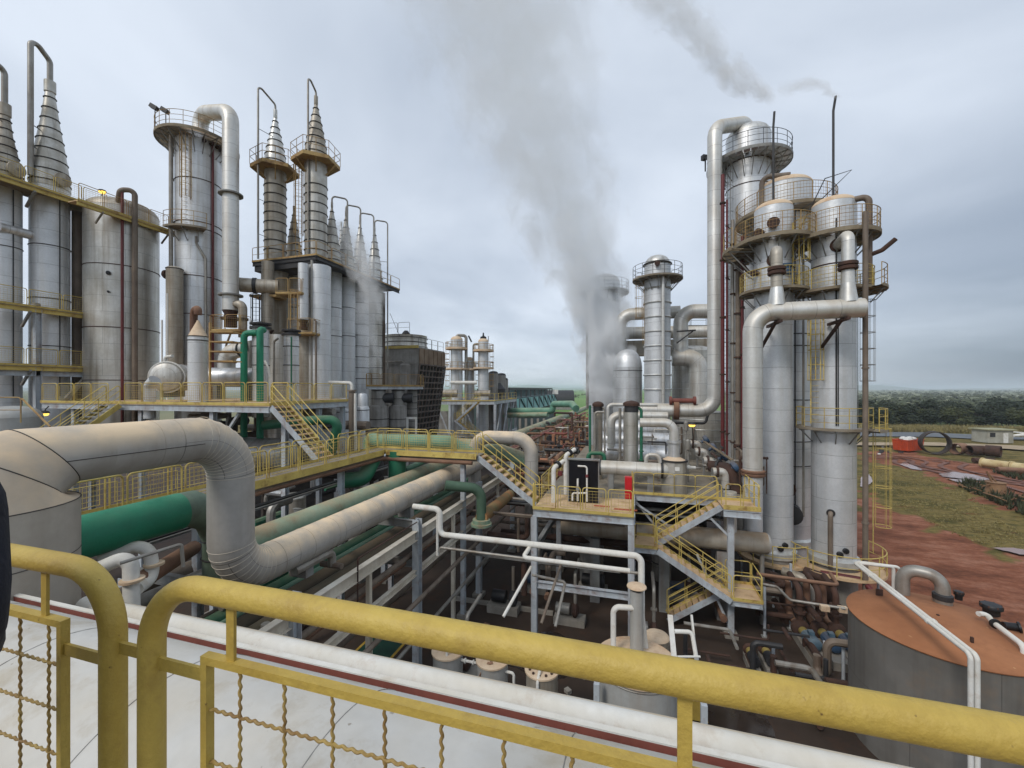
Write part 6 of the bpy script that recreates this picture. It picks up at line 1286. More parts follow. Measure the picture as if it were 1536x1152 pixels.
    # far end of the pipe way to the vanishing point
    pipe('long faded green pipe running away to the fields left of the steam', [(-10.8, 27, EYE.z - 4.55), (-10.8, 120, EYE.z - 4.55)], .5, m_grnf, n=24)
    for i in range(3): pipe(('left', 'middle', 'right')[i] + ' of three parallel reddish pipes beside the long faded green pipe', [(-9.6 + i * .28, 27, EYE.z - 4.8), (-9.6 + i * .28, 85, EYE.z - 4.8)], .1, m_rust if i != 1 else m_redlead, n=10)
    # green pipes seen through the walkway railing
    p = atd(560, 652, 24); q = atd(672, 652, 23.5)
    pipe('pale green pipe behind the walkway railing with mitred end', [p + V((-1.2, 1.5, -2.3)), p + V((-1.1, 1.2, -.42)), p + V((.2, .4, -.4)), q + V((0, 0, -.42)), q + V((.9, 1.0, -1.2))], .40, m_teal, .4, n=22)
    pipe('second pale green pipe, farther behind the walkway railing', [atd(640, 664, 27), atd(705, 668, 27), atd(745, 674, 26.4), atd(790, 690, 26)], .42, m_grnf, .6, n=22)
    pipe('green pipe behind the stair under the upper left deck', [atd(395, 638, 22), atd(478, 630, 22.4), atd(478, 630, 22.4) + V((1.0, .4, 0)), atd(494, 690, 22.8)], .25, m_grnd, .5, n=18)
    pipe('thick teal green vertical pipe under the walkway corner', [atd(596, 720, 21.8), atd(596, 676, 21.8)], .45, m_grnd, n=20)
    pipe('teal pipe lying slanted in the pit below the walkway', [atd(508, 722, 20), atd(545, 718, 20.5), atd(560, 690, 21.5)], .38, m_grnd, .5, n=20)
    pipe('light turquoise level pipe just under the walkway corner', [atd(607, 705, 22.3), atd(640, 690, 25)], .16, m_teal, n=12)
    pipe('green bend dropping off the rack right of the middle walkway post', [atd(668, 728, 19.5), atd(722, 733, 19.9), atd(722, 780, 19.9)], .24, M('dull_green_paint', S(80, 106, 86), S(62, 86, 68), rough=.7, ns=.9), .6, n=20)
    pipe('orange and green stained pipe slanting up under the stair', [atd(722, 777, 19.8), atd(765, 742, 25)], .3, M('stained_green_rust', S(176, 118, 72), S(112, 116, 80), rough=.85, ns=.9), n=18)
    p = atd(722, 788, 19.9); MB().lathe([(.5, 0), (.5, .12), (.42, .12), (.42, .3)], p, n=22).build('pipe_base_flange', m_grnf, None, 'greenish flange stool under the bend right of the middle post', 'flange', origin=p)
big_pipes()
def rack():
    t = thing('pipe_rack', 'pale steel pipe rack with columns and long beams carrying the beige pipe', 'pipe rack', (-8.2, 14.6, 0))
    for y in (8.4, 14.6, 21.4, 28):
        for x in (-8.2, -14.2): column(t, x, y, 0.06, 6.35 if x > -9 else 6.0, w=.28)
        MB().ibeam((-14.2, y, 6.15), (-8.35, y, 6.15), .16, .3).build('cross_beam', m_steeld, t)
        MB().ibeam((-14.2, y, 4.6), (-8.35, y, 4.6), .16, .3).build('cross_beam', m_steeld, t)
    m_ivory = M('ivory_beam_paint', S(220, 213, 198), S(196, 186, 168), rough=.6, ns=.8, streak=(RUSTC, .2))
    for a, b in ((3.0, 8.25), (8.55, 14.45), (14.75, 21.25), (21.55, 27.85)):
        MB().ibeam((-8.2, a, 5.75), (-8.2, b, 5.75), .22, .36).build('long_beam', m_ivory, t); MB().ibeam((-8.2, a, 4.3), (-8.2, b, 4.3), .16, .22).build('long_beam', m_ivory, t)
        MB().bar((-8.2, (a + b) / 2, 4.42), (-8.2, (a + b) / 2, 5.56), .14, .14).build('hanger', m_ivory, t)
    for y in (11.5, 18): MB().ibeam((-8.2, y, .06), (-8.2, y, 4.18), .16, .16).build('post', m_ivory, t)
    MB().tube([(-8.1, 10.8, 4.9), (-8.1, 10.8, 6.3), (-8.1, 14.4, 6.3)], .025, .1, n=6).build('bent_rail', m_rustd, t)
    for x, z, r, mat, lab in ((-9.0, 5.35, .3, M('dark_greenish_pipe', S(92, 90, 74), S(70, 68, 58), rough=.7, ns=.6, dust=(S(110, 92, 70), .6)), 'dark olive pipe on the rack nearest the long pale beam'), (-9.75, 5.3, .28, M('dark_brown_green_pipe', S(84, 78, 64), S(64, 62, 52), rough=.7, ns=.6, dust=(S(104, 86, 64), .6)), 'dark brown green pipe second from the long pale beam'),
                          (-10.5, 5.2, .12, m_teal, 'thin turquoise pipe low on the rack under the beige pipe'), (-10.9, 5.2, .2, m_grnd, 'green pipe low on the rack, left of the thin turquoise one'), (-8.55, 4.85, .1, m_brown, 'thin brown pipe along the foot of the pale rack beam'), (-8.75, 4.55, .08, m_rust, 'thin rusty pipe below the dark olive pipe'),
                          (-12.4, 5.9, .2, m_greyp, 'grey pipe at the far side of the rack'), (-13.2, 5.9, .26, m_brown, 'brown pipe at the far side of the rack'), (-7.7, 3.6, .09, m_brown, 'thin brown pipe hung outside the rack beam'), (-7.6, 2.4, .07, m_greyp, 'thin grey pipe low outside the rack'), (-9.4, 3.0, .16, m_brown, 'brown pipe in the lower tier of the rack')):
        pipe(lab, [(x, 5.0, z), (x, 27, z)], r, mat, n=18)
    # white lines crossing in front, X direction
    Y = 14.1; z = 6.04; xa = aty(660, 800, Y).x; xb = aty(962, 828, Y).x; zz = zat(764, dy(660, Y))
    pipe('white pipe stepping down from the rack post and running right to the vent stack', [(aty(620, 763, Y).x, Y, zz + .02), (xa, Y, zz), (xa, Y, z), (xb, Y, z), (xb, Y - .25, 4.2), (xb + .15, Y - .3, 2.9), (xb - .2, Y - .3, 2.8)], .105, m_white, .22, n=14)
    xc = aty(792, 815, Y).x; z2 = zat(829, dy(800, Y)) ; pipe('lower white pipe running right below the first one', [(xc + .1, Y + .1, z - .05), (xc - .05, Y - .5, z2), (aty(945, 843, Y - .5).x, Y - .5, z2 - .02)], .075, m_white, .12, n=12)
    z3 = zat(822, dy(660, Y)); pipe('thin white grey pipe below the two white pipes', [(xa - .02, Y + .05, z3 - .15), (xa - .02, Y + .05, z3), (aty(960, 852, Y).x, Y, z3 - .05)], .05, m_greyp, .08, n=10); pipe('thin white drop pipe at the step of the white pipe', [(xa - .12, Y + .03, zz - .2), (xa - .12, Y + .03, z3 - .3)], .05, m_white, n=8)
    for k, (yy, zq, r, mat) in enumerate(((19.6, 5.3, .06, m_brown), (20.0, 5.1, .05, m_brown), (23.8, 4.6, .1, m_rustd), (23.4, 5.0, .12, m_greyp), (24, 3.4, .1, m_brown), (24.5, 2.6, .2, m_rustd))):
        pipe(('upper rust brown', 'second brown', 'rust brown', 'fat grey', 'low brown', 'fat rust brown')[k] + ' pipe crossing in the shade under the right deck', [(-7.9, yy, zq), (-.4 if k < 2 else 4.0, yy, zq)], r, mat, n=12)
    for i, ((a, b), lab) in enumerate((((atd(797, 850, 14.5), atd(755, 925, 13.2)), 'left slanting pale rod below the white pipes'), ((atd(843, 842, 15), atd(812, 935, 13.4)), 'middle slanting brown rod below the white pipes'), ((atd(848, 873, 14.5), atd(833, 940, 13.4)), 'right slanting pale rod with hooked top'))):
        pipe(lab, [a, b] if i < 2 else [a + V((-1.2, 0, .1)), a, b], .05, m_white if i == 0 else m_brown if i == 1 else m_greyp, .1, n=8)
rack()
XM = lambda px, py, D: atd(px, py, D)
clutter(40, 'rusty manifold pipe crowded between the beige loop and the steamed columns', 'rusty manifold pipes behind the beige loop', [m_rust, m_rust, m_rusto, m_rustd, m_brown, m_brown, m_greyp], ((-9.4, -4.7), (24.5, 32), (3.6, 6.9)), (.07, .19), 21)
clutter(260, 'mass of rusty pipework running back from the beige loop towards the fields', None, [m_rust, m_rustd, m_rusto, m_brown, m_greyp, m_redlead, m_dark], ((-10.2, -4.2), (30, 75), (2.6, 7.4)), (.05, .17), 25, stuff='rusty_pipework')
clutter(18, 'rust brown pipe in the shade below the right hand deck', 'rusty pipes under the right deck', [m_rust, m_brown, m_rustd], ((-8, 4.5), (19.5, 30), (.8, 5.0)), (.05, .16), 22)
clutter(26, 'dull pipe in the dark pit below the raised walkway', 'pipes in the pit below the walkway', [m_greyp, m_brown, m_grnd, m_alu, m_dark], ((-20, -13.9), (15, 27), (1.5, 7.2)), (.06, .2), 23)
clutter(26, 'dull pipe or duct in the shade under the upper left deck', 'pipes under the upper left deck', [m_greyp, m_alu, m_dark, m_brown], ((-32, -18.5), (18, 27), (4, 10)), (.1, .35), 24)
def pit_details():
    rg = random.Random(81)
    MB().poly([(p[0], p[1], .064) for p in jag([(x, y) for x, y in ((-6.2, 16.5), (-3.0, 16.0), (-1.0, 17.5), (-3.4, 19.2), (-6.0, 18.6))], .05, 6)]).poly([(p[0], p[1], .064) for p in jag([(1.0, 14.8), (4.2, 15.0), (4.6, 16.4), (1.6, 16.6)], .05, 6)]).build('puddle', M('oily_floor_water', S(58, 48, 42), S(44, 38, 34), rough=.12, ns=.6), kind='structure')
    for i, (x, y, lab) in enumerate(((-3.0, 20.2, 'nearest pit pump behind the front deck column'), (-5.4, 22.8, 'pit pump by the kerb corner, left of the deck'), (.6, 19.6, 'pit pump under the middle landing of the switchback stair'), (2.6, 24.2, 'pit pump deep behind the switchback stair'), (-6.6, 15.2, 'pit pump beside the rack column in front of the kerb'))):
        t = thing('pit_pump', lab, 'pump', (x, y, 0)); MB().box((x, y, .22), (1.5, .7, .32)).build('plinth', m_conc, t); MB().lathe([(.05, -.7), (.24, -.68), (.26, 0), (.14, .06)], (x, y, .72), axis=(1, 0, 0), n=18).build('motor', m_blue if i % 2 else m_greyp, t); MB().lathe([(.2, .1), (.34, .2), (.34, .34), (.16, .44)], (x, y, .72), axis=(1, 0, 0), n=18).build('casing', m_rustd, t)
        MB().tube([(x + .27, y, 1.0), (x + .27, y, 2.5), (x + .27, y + 1.5, 2.6)], .08, .2, n=10).lathe([(.14, -.04), (.14, .04)], (x + .27, y, 1.6), n=12).build('discharge_pipe', m_greyp, t)
    for i, (x, y, r, h, lab) in enumerate(((-2.4, 25.0, .7, 3.2, 'grey drum standing in the shade under the right deck'), (1.6, 26.4, .55, 2.8, 'slim stained vessel in the shade under the right deck'), (-5.9, 27, .8, 3.6, 'wide stained vessel between rack and right deck'), (-18, 18.5, .6, 5.5, 'silver vessel standing in the pit under the left stair'), (-15.8, 21, .5, 4.8, 'slim grey vessel in the pit below the raised walkway'))): vessel('small_vessel', lab, 'vessel', (x, y), 0, h, r, m_alus if i % 2 else m_greycl, 'dome', .25, m_alud, ribs=[h * .4, h * .8])
    for i, (a, b, lab) in enumerate((((-7.9, 19.9, 3.0), (-.6, 19.9, 3.0), 'dull cable tray low in the shade behind the front deck columns'), ((-7.9, 23, 4.9), (4.4, 23, 4.9), 'dull cable tray under the middle of the right deck'), ((-13.9, 8, 6.9), (-13.9, 26, 6.9), 'cable tray along the far side of the rack'))): t = thing('cable_tray', lab, 'cable tray', a); MB().bar(a, b, .4, .04).bar(V(a) + V((0, 0, .05)), V(b) + V((0, 0, .05)), .44, .02).build('tray', m_steeld, t); MB().bar(V(a) + V((0, 0, .09)), V(b) + V((0, 0, .09)), .26, .05).build('cables', m_black, t)
    for i, (x, y) in enumerate(((-6.8, 18.4), (-2.2, 16.9), (2.2, 18.6))): t = thing('floor_drain', ('floor drain near the rack columns', 'floor drain in front of the right deck', 'floor drain under the switchback stair')[i], 'drain', (x, y, .06)); MB().box((x, y, .066), (.9, .3, .014)).build('frame', m_steeld, t); MB().box((x, y, .074), (.8, .2, .006)).build('grid', m_black, t)
    for i in range(10): x, y = rg.uniform(-7, 3), rg.uniform(14.5, 19); MB().box((x, y, .12), (rg.uniform(.15, .5), rg.uniform(.1, .3), .14), rg.random() * 3).build('offcut', rg.choice((m_conc, m_rust, m_wood)), None, 'small offcut lying on the dark plant floor', 'offcut', 'offcuts on the plant floor', origin=(x, y, .06))
def dark_machines():
    # horizontal blocks and vessels in the gloom
    for i, (x, y, l, r, z, mat) in enumerate(((-17, 22, 3.5, .8, 6.6, m_dark), (-22, 20, 4, .9, 7.6, m_alu), (-16.5, 25, 4, .7, 4, m_greycl))):
        t = thing('receiver_drum', ('dark drum below the walkway stair', 'silver drum under the upper left deck', 'grey drum low behind the walkway')[i], 'drum', (x, y, z - r)); MB().tube([(x - l / 2, y, z), (x + l / 2, y, z)], r, n=24, cap=False).build('shell', mat, t)
        for k in (-1, 1): MB().lathe([(r, 0), (r * .8, .2), (.02, .3)], (x + k * l / 2, y, z), axis=(k, 0, 0), n=24).build('end_cap', mat, t)
    for i, (x, y) in enumerate(((-2.2, 23.5), (-6.4, 20.3), (-5.0, 26))):
        t = thing('floor_pump', ('dark pump under the middle of the right deck', 'small black pump with frame left of the deck column', 'dark pump deep under the right deck')[i], 'pump', (x, y, 0)); MB().box((x, y, .25), (1.6, .8, .4)).build('plinth', m_conc, t); MB().tube([(x - .6, y, .8), (x + .1, y, .8)], .3, n=16).build('motor', m_black, t); MB().lathe([(.36, -.15), (.42, 0), (.36, .15)], (x + .5, y, .8), axis=(1, 0, 0), n=18).build('casing', m_dark, t); MB().tube([(x + .5, y, 1.1), (x + .5, y, 2.4)], .09).build('discharge_pipe', m_greyp, t)
    t = thing('kerb', 'low pale kerb round the pump bay under the white pipes', 'kerb', (-8, 21, 0)); MB().bar((-9.3, 20.6, .13), (-3.9, 20.6, .13), .15, .26).bar((-9.3, 20.6, .13), (-9.3, 26, .13), .15, .26).build('kerb_wall', m_conc, t)
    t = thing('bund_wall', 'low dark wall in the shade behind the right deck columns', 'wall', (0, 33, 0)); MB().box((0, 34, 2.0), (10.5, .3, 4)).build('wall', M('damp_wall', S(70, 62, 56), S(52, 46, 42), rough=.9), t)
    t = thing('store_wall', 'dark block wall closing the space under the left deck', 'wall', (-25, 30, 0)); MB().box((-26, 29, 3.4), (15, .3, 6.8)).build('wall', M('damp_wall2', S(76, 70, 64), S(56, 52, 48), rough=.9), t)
dark_machines()
pit_details()
deck_clutter()
# ================================================================== FAR MIDDLE: small plant, teal cooling tower
def far_plant():
    D = 62; zd = zat(601, D); a, b, c = atd(655, 601, 60), atd(742, 601, 60), atd(775, 598, 76)
    t = thing('far_platform', 'far steel platform with braced legs and yellow rails below the three distant towers', 'platform', a); P = [(a.x, a.y), (b.x, b.y), (c.x, c.y), (a.x - 6, c.y)]
    platform(t, P, zd, rails=(0, 1), mat=m_deckg, beam=.45, pan=2.2, mesh=False)
    for f in (0, .22, .45, .7, 1): q = V(a).lerp(b, f); MB().ibeam((q.x, q.y + .2, 0), (q.x, q.y + .2, zd - .5), .35, .35).build('column', m_steel, t)
    for f in (.25, .5, .75, 1): q = V(b).lerp(c, f); MB().ibeam((q.x - .2, q.y, 0), (q.x - .2, q.y, zd - .5), .35, .35).build('column', m_steel, t)
    for f0, f1 in ((0, .22), (.45, .7)): q, w = V(a).lerp(b, f0), V(a).lerp(b, f1); MB().bar((q.x, q.y, zd - .5), (w.x, w.y, zd - 5), .16, .16).build('brace', m_steel, t)
    for f0 in (.02, .3, .6): q, w = V(b).lerp(c, f0), V(b).lerp(c, f0 + .25); MB().bar((q.x, q.y, zd - 6), (w.x, w.y, zd - .5), .16, .16).build('brace', m_steel, t)
    MB().ibeam((a.x, a.y, zd - 5), (b.x, b.y, zd - 5), .3, .4).build('tie_beam', m_steel, t); MB().ibeam((b.x, b.y, zd - 5.6), (c.x, c.y, zd - 5.6), .3, .4).build('tie_beam', m_steel, t)
    s0 = V(a).lerp(b, .35); stair('far upper yellow stair under the distant platform', (s0.x + 3.6, s0.y - .9, zd), (s0.x + .6, s0.y - .9, zd - 2.6), 1.0, 12); stair('far lower yellow stair under the distant platform', (s0.x + .2, s0.y - .9, zd - 2.6), (s0.x + 4.0, s0.y - .9, zd - 5.4), 1.0, 12)
    for px, DD, yt, r, lab, lad in ((685, 66, 510, .95, 'left cream topped far tower with hooked pipe', -1), (704, 68, 541, .8, 'middle and shortest of the three far towers', 1), (725, 67, 513, .85, 'right far tower with dark cap and thin antenna', 1)):
        c0 = xy(px, DD); zt = zat(yt, DD); v = vessel('far_tower', lab, 'tower', c0, 0, zt, r, m_aluw if px != 685 else m_alu, 'dome', .6, m_cream)
        ringdeck(v, c0, zat(yt + 14, DD), r, r + .8, railm=m_yrust, deckm=m_cream, brk=0, toe=.3, rr=.035, mid=1)
        if px != 704: ringdeck(v, c0, zat(yt + (44 if px == 685 else 40), DD), r, r + .8, railm=m_yrust, deckm=m_cream, brk=0, toe=.25, rr=.035, mid=1)
        d = toward(c0); s = V((-d.y, d.x, 0)); p = V((c0[0], c0[1], 0)) + s * lad * (r + .15); ladder(v, (p.x, p.y, zd), zt - zd - .5, s * lad, mat=m_yrust, rr=.05)
        p = V((c0[0], c0[1], 0))
        if px == 685: MB().tube([p + V((0, 0, zt)), p + V((0, 0, zat(503, DD))), p + s * 1.5 + V((0, 0, zat(503, DD))), p + s * 1.5 + V((0, 0, zd))], .25, .5, n=10).build('overhead_pipe', m_greyp, v)
        if px == 725: MB().lathe([(.5, 0), (.5, .3), (.15, .5), (.1, 1.0)], p + V((0, 0, zt + .5)), n=14).build('dark_cap', m_black, v); MB().tube([p + s * .8 + V((0, 0, zt)), p + s * .8 + V((0, 0, zat(504, DD)))], .06, n=5).build('antenna', m_dark, v); MB().tube([p - s * 1.6 + V((0, 0, zd)), p - s * 1.6 + V((0, 0, zat(516, DD))), p + V((0, 0, zat(516, DD)))], .18, .4, n=8).build('overhead_pipe', m_greyp, v); MB().bar(p - s * 1.9 + V((0, 0, zt)), p - s * 2.4 + V((0, 0, zt + 1)), .25, .25).build('floodlight', m_dark, v)
    for i, (px, DD, yt, r) in enumerate(((740, 70, 560, .8), (752, 72, 563, .8), (758, 74, 570, .5))):
        c0 = xy(px, DD); v = vessel('far_vessel', ('left grey vessel right of the far towers', 'middle grey vessel with black cap right of the far towers', 'small grey vessel at the right end of the far platform')[i], 'vessel', c0, 0, zat(yt, DD), r, m_greycl, 'dome', .4, m_black)
    q = atd(748, 586, 71); MB().lathe([(.3, -.6), (1.2, -.5), (1.2, .3), (.6, .9), (.3, 1.3)], q, n=16).build('dark_hopper', m_dark, None, 'dark rounded hopper on the right end of the far platform', 'hopper', origin=q)
    for i, (px, py, DD, l) in enumerate(((660, 590, 62, 2.6), (676, 574, 63, 4.0), (712, 590, 64, 2.4))): q = atd(px, py, DD); pipe(('dusty drum at the left end of the far platform', 'white cross pipe at the foot of the far towers', 'tan drum at the foot of the right far tower')[i], [q, q + RT * l], (.6, .28, .5)[i], (m_alus, m_white, m_alus)[i], n=18, name='far_drum')
    t = thing('panel_wall', 'grey cladded wall under the left end of the far platform', 'wall', atd(632, 640, 64)); a2, b2 = atd(636, 640, 64), atd(672, 640, 64); MB().bar((a2.x, a2.y, 4), (b2.x, b2.y, 4), .3, 8).build('wall', m_greycl, t)
    # level green pipes right of the platform
    pipe('green pipe from the far platform with a raised loop before the long faded pipe', [atd(752, 616, 74), atd(829, 616, 66), atd(830, 606, 66), atd(858, 606, 60), atd(864, 613, 58)], .5, m_teal, .5, n=18)
    pipe('pale pipe below the raised green loop', [atd(752, 623, 72), atd(822, 622, 66)], .42, m_grnf, n=16)
    pipe('dark thin loop pipe over the long faded green pipe', [atd(832, 624, 47), atd(832, 619, 47), atd(858, 620, 44), atd(858, 645, 43)], .12, m_rustd, .2, n=10)
    for i in range(5): q = atd(780 + i * 9, 628, 58); MB().bar((q.x, q.y, 0), (q.x, q.y, q.z), .3, .3).build('rack_post', m_conc, None, 'pale post in the row right of the far platform', 'post', 'posts right of the far platform', origin=(q.x, q.y, 0))
far_plant()
def teal_tower():
    # long induced draught cooling tower with leaning teal side panels
    m_tp = M('teal_panel', S(120, 176, 168), S(96, 150, 144), rough=.6, ns=.25); m_td = M('dark_teal_panel', S(66, 88, 88), S(52, 70, 70), rough=.7, ns=.3)
    a, b = atd(772, 592, 84), atd(833, 592, 150); d = (b - a); d.z = 0; L = d.length; d.normalize(); nrm = V((d.y, -d.x, 0)); zt = zat(598.5, 84); t = thing('cooling_tower', 'long low teal cooling tower with leaning panels and dark fan deck, out by the fields', 'cooling tower', (a.x, a.y, 0)); A = V((a.x, a.y, 0)); n = 8
    MB().prism([(A + d * L * f + nrm * o).xy for f, o in ((0, 0), (1, 0), (1, -12), (0, -12))], 0, zt - 2.4).build('lower_casing', m_td, t)
    for i in range(n):
        p0, p1 = A + d * (L * i / n + .3), A + d * (L * (i + 1) / n - .3); mb = MB(); up = V((0, 0, zt)); lo = V((0, 0, zt - 3.0)) + nrm * .9
        q = [p0 + lo, p1 + lo, p1 + up, p0 + up]; mb.poly(q); k = nrm * -.12; mb.poly([v + k for v in reversed(q)]); mb.build('leaning_panel', m_tp, t); MB().bar(p0 + lo * .98 + V((0, 0, .2)), p0.lerp(p1, .5) + up * .995 + nrm * .15, .35, .12).bar(p1 + lo + V((0, 0, .2)), p0.lerp(p1, .6) + up + nrm * .2, .3, .1).build('panel_stripe', m_td, t)
    MB().prism([(A + d * L * f + nrm * o).xy for f, o in ((0, -.6), (1, -.6), (1, -12), (0, -12))], zt - 2.38, zt + .15).build('fan_deck', m_td, t)
    mb = MB()
    for i in range(12): q = A + d * (L * i / 11) + nrm * -1.2; mb.bar((q.x, q.y, zt), (q.x, q.y, zt + 2.2), .25, .25)
    mb.bar(A + nrm * -1.2 + V((0, 0, zt + 2.1)), A + d * L + nrm * -1.2 + V((0, 0, zt + 2.1)), .3, .5); mb.build('deck_fence', m_dark, t)
    for i in range(6): q = A + d * (L * (i + .5) / 6) + nrm * -6; MB().lathe([(4, 0), (3.6, 1), (3.7, 2.0), (3.4, 2.0), (3.3, .3)], (q.x, q.y, zt + .1), n=24, cap=False).build('fan_ring', m_td, t)
    MB().box(b + V((0, 0, 1.0)), (2.0, .6, 1.6)).build('white_box', m_white, t)
    for i, (px, DD, w) in enumerate(((838, 230, 16), (797, 260, 18))): q = atd(px, HOR, DD); tt_ = thing('shed', ('dark roofed shed beyond the teal cooling tower, at the field edge', 'low dark shed behind the teal cooling tower')[i], 'shed', (q.x, q.y, 0)); MB().box((q.x, q.y, 3), (w, 9, 6), YAW).build('walls', m_greycl, tt_); MB().tube([V((q.x, q.y, 5.5)) - RT * w / 2, V((q.x, q.y, 5.5)) + RT * w / 2], 5.2, n=16).build('roof', m_dark, tt_)
teal_tower()

# ================================================================== TANKS AND PUMPS LOWER RIGHT
def rust_tank():
    c = V((9.35, 16.4, 0)); r = 2.3; z = 4.0
    t = thing('storage_tank', 'squat dark grey tank with rusty orange lid at the lower right corner', 'tank', c)
    MB().lathe([(r, 0), (r, z - .02)], c, n=64).build('wall', m_tankw, t); MB().lathe([(r + .04, -.02), (r + .05, .01), (r + .03, .03), (.4, .30), (.02, .31)], c + V((0, 0, z)), n=64).build('lid', m_rustt, t)
    def on(px, py): p = atz(px, py, z + .12); return p
    a, b = on(1354, 890), on(1414, 905)
    MB().tube([a + V((0, 0, -.2)), a + V((0, 0, .92)), b + V((0, 0, .92)), b + V((0, 0, -.05))], .2, .42, n=22, k=10).build('gooseneck_vent', m_greyp, t); MB().lathe([(.27, 0), (.27, .16), (.22, .2)], b + V((0, 0, .15)), n=20).build('vent_collar', m_dark, t); MB().lathe([(.25, -.1), (.25, .2)], b, n=20).build('vent_stub', m_greyp, t)
    for px, py, rr, h in ((1438, 899, .10, .16), (1487, 921, .20, .2)):
        q = on(px, py); MB().lathe([(rr, 0), (rr, h), (rr * 1.35, h), (rr * 1.35, h + .07), (rr * 1.2, h + .12), (.05, h + .13)], q, n=22).build('lid_nozzle', m_black, t)
        for k in range(8): e = V((cos(k * pi / 4), sin(k * pi / 4), 0)); MB().lathe([(.025, 0), (.025, .06)], q + e * rr * 1.28 + V((0, 0, h + .06)), n=6).build('bolt', m_rustd, t)
    q = on(1521, 945); MB().tube([q + V((-.25, 0, .1)), q + V((.1, 0, .1))], .11, n=14).lathe([(.16, 0), (.16, .05)], q + V((.1, 0, .1)), axis=(1, -.4, .2), n=14).build('lid_pipe_stub', m_black, t)
    q = on(1319, 893); MB().bar(q, q + V((0, 0, .22)), .2, .05).build('lifting_lug', m_rustd, t)
    for px, py in ((1379, 927), (1458, 967), (1407, 932)): q = on(px, py); MB().bar(q + V((0, 0, -.1)), q + V((0, 0, .22)), .06, .06).build('pipe_support', m_rustd, t)
    a0 = radians(200); MB().box(c + V((r * cos(a0), r * sin(a0), 1.2)), (.05, .2, .3), a0).build('wall_fitting', m_dark, t)
    for k, (off, lab) in enumerate(((0, 'left of the twin white pipes crossing the rusty tank lid'), (.13, 'right of the twin white pipes crossing the rusty tank lid'))):
        x = 8.02 + off; pipe(lab, [(x + 1.25 + off * .5, 18.75, 3.9), (x + 1.25 + off * .5, 18.75, 4.88), (x, 18.7 + off, 4.9), (x, 13.05, 4.9), (x, 13.05, 0)], .055, m_white, .14, n=12, flanges=[((x, 17.6, 4.9), (0, 1, 0), 1.35, .1), ((x, 14.6, 4.9), (0, 1, 0), 1.35, .08)], fm=m_white)
    q = on(1489, 948); pipe('white pipe leaving the black valve on the rusty lid and running down the tank', [q + V((-.12, .35, .35)), q + V((.15, .45, .32)), q + V((.0, 0, .30)), q + V((.0, -1.05, .2)), q + V((0, -1.05, -4))], .075, m_white, .16, n=12, flanges=[(q + V((0, -.1, .3)), (0, 1, 0), 1.9, .06)], fm=m_black)
rust_tank()
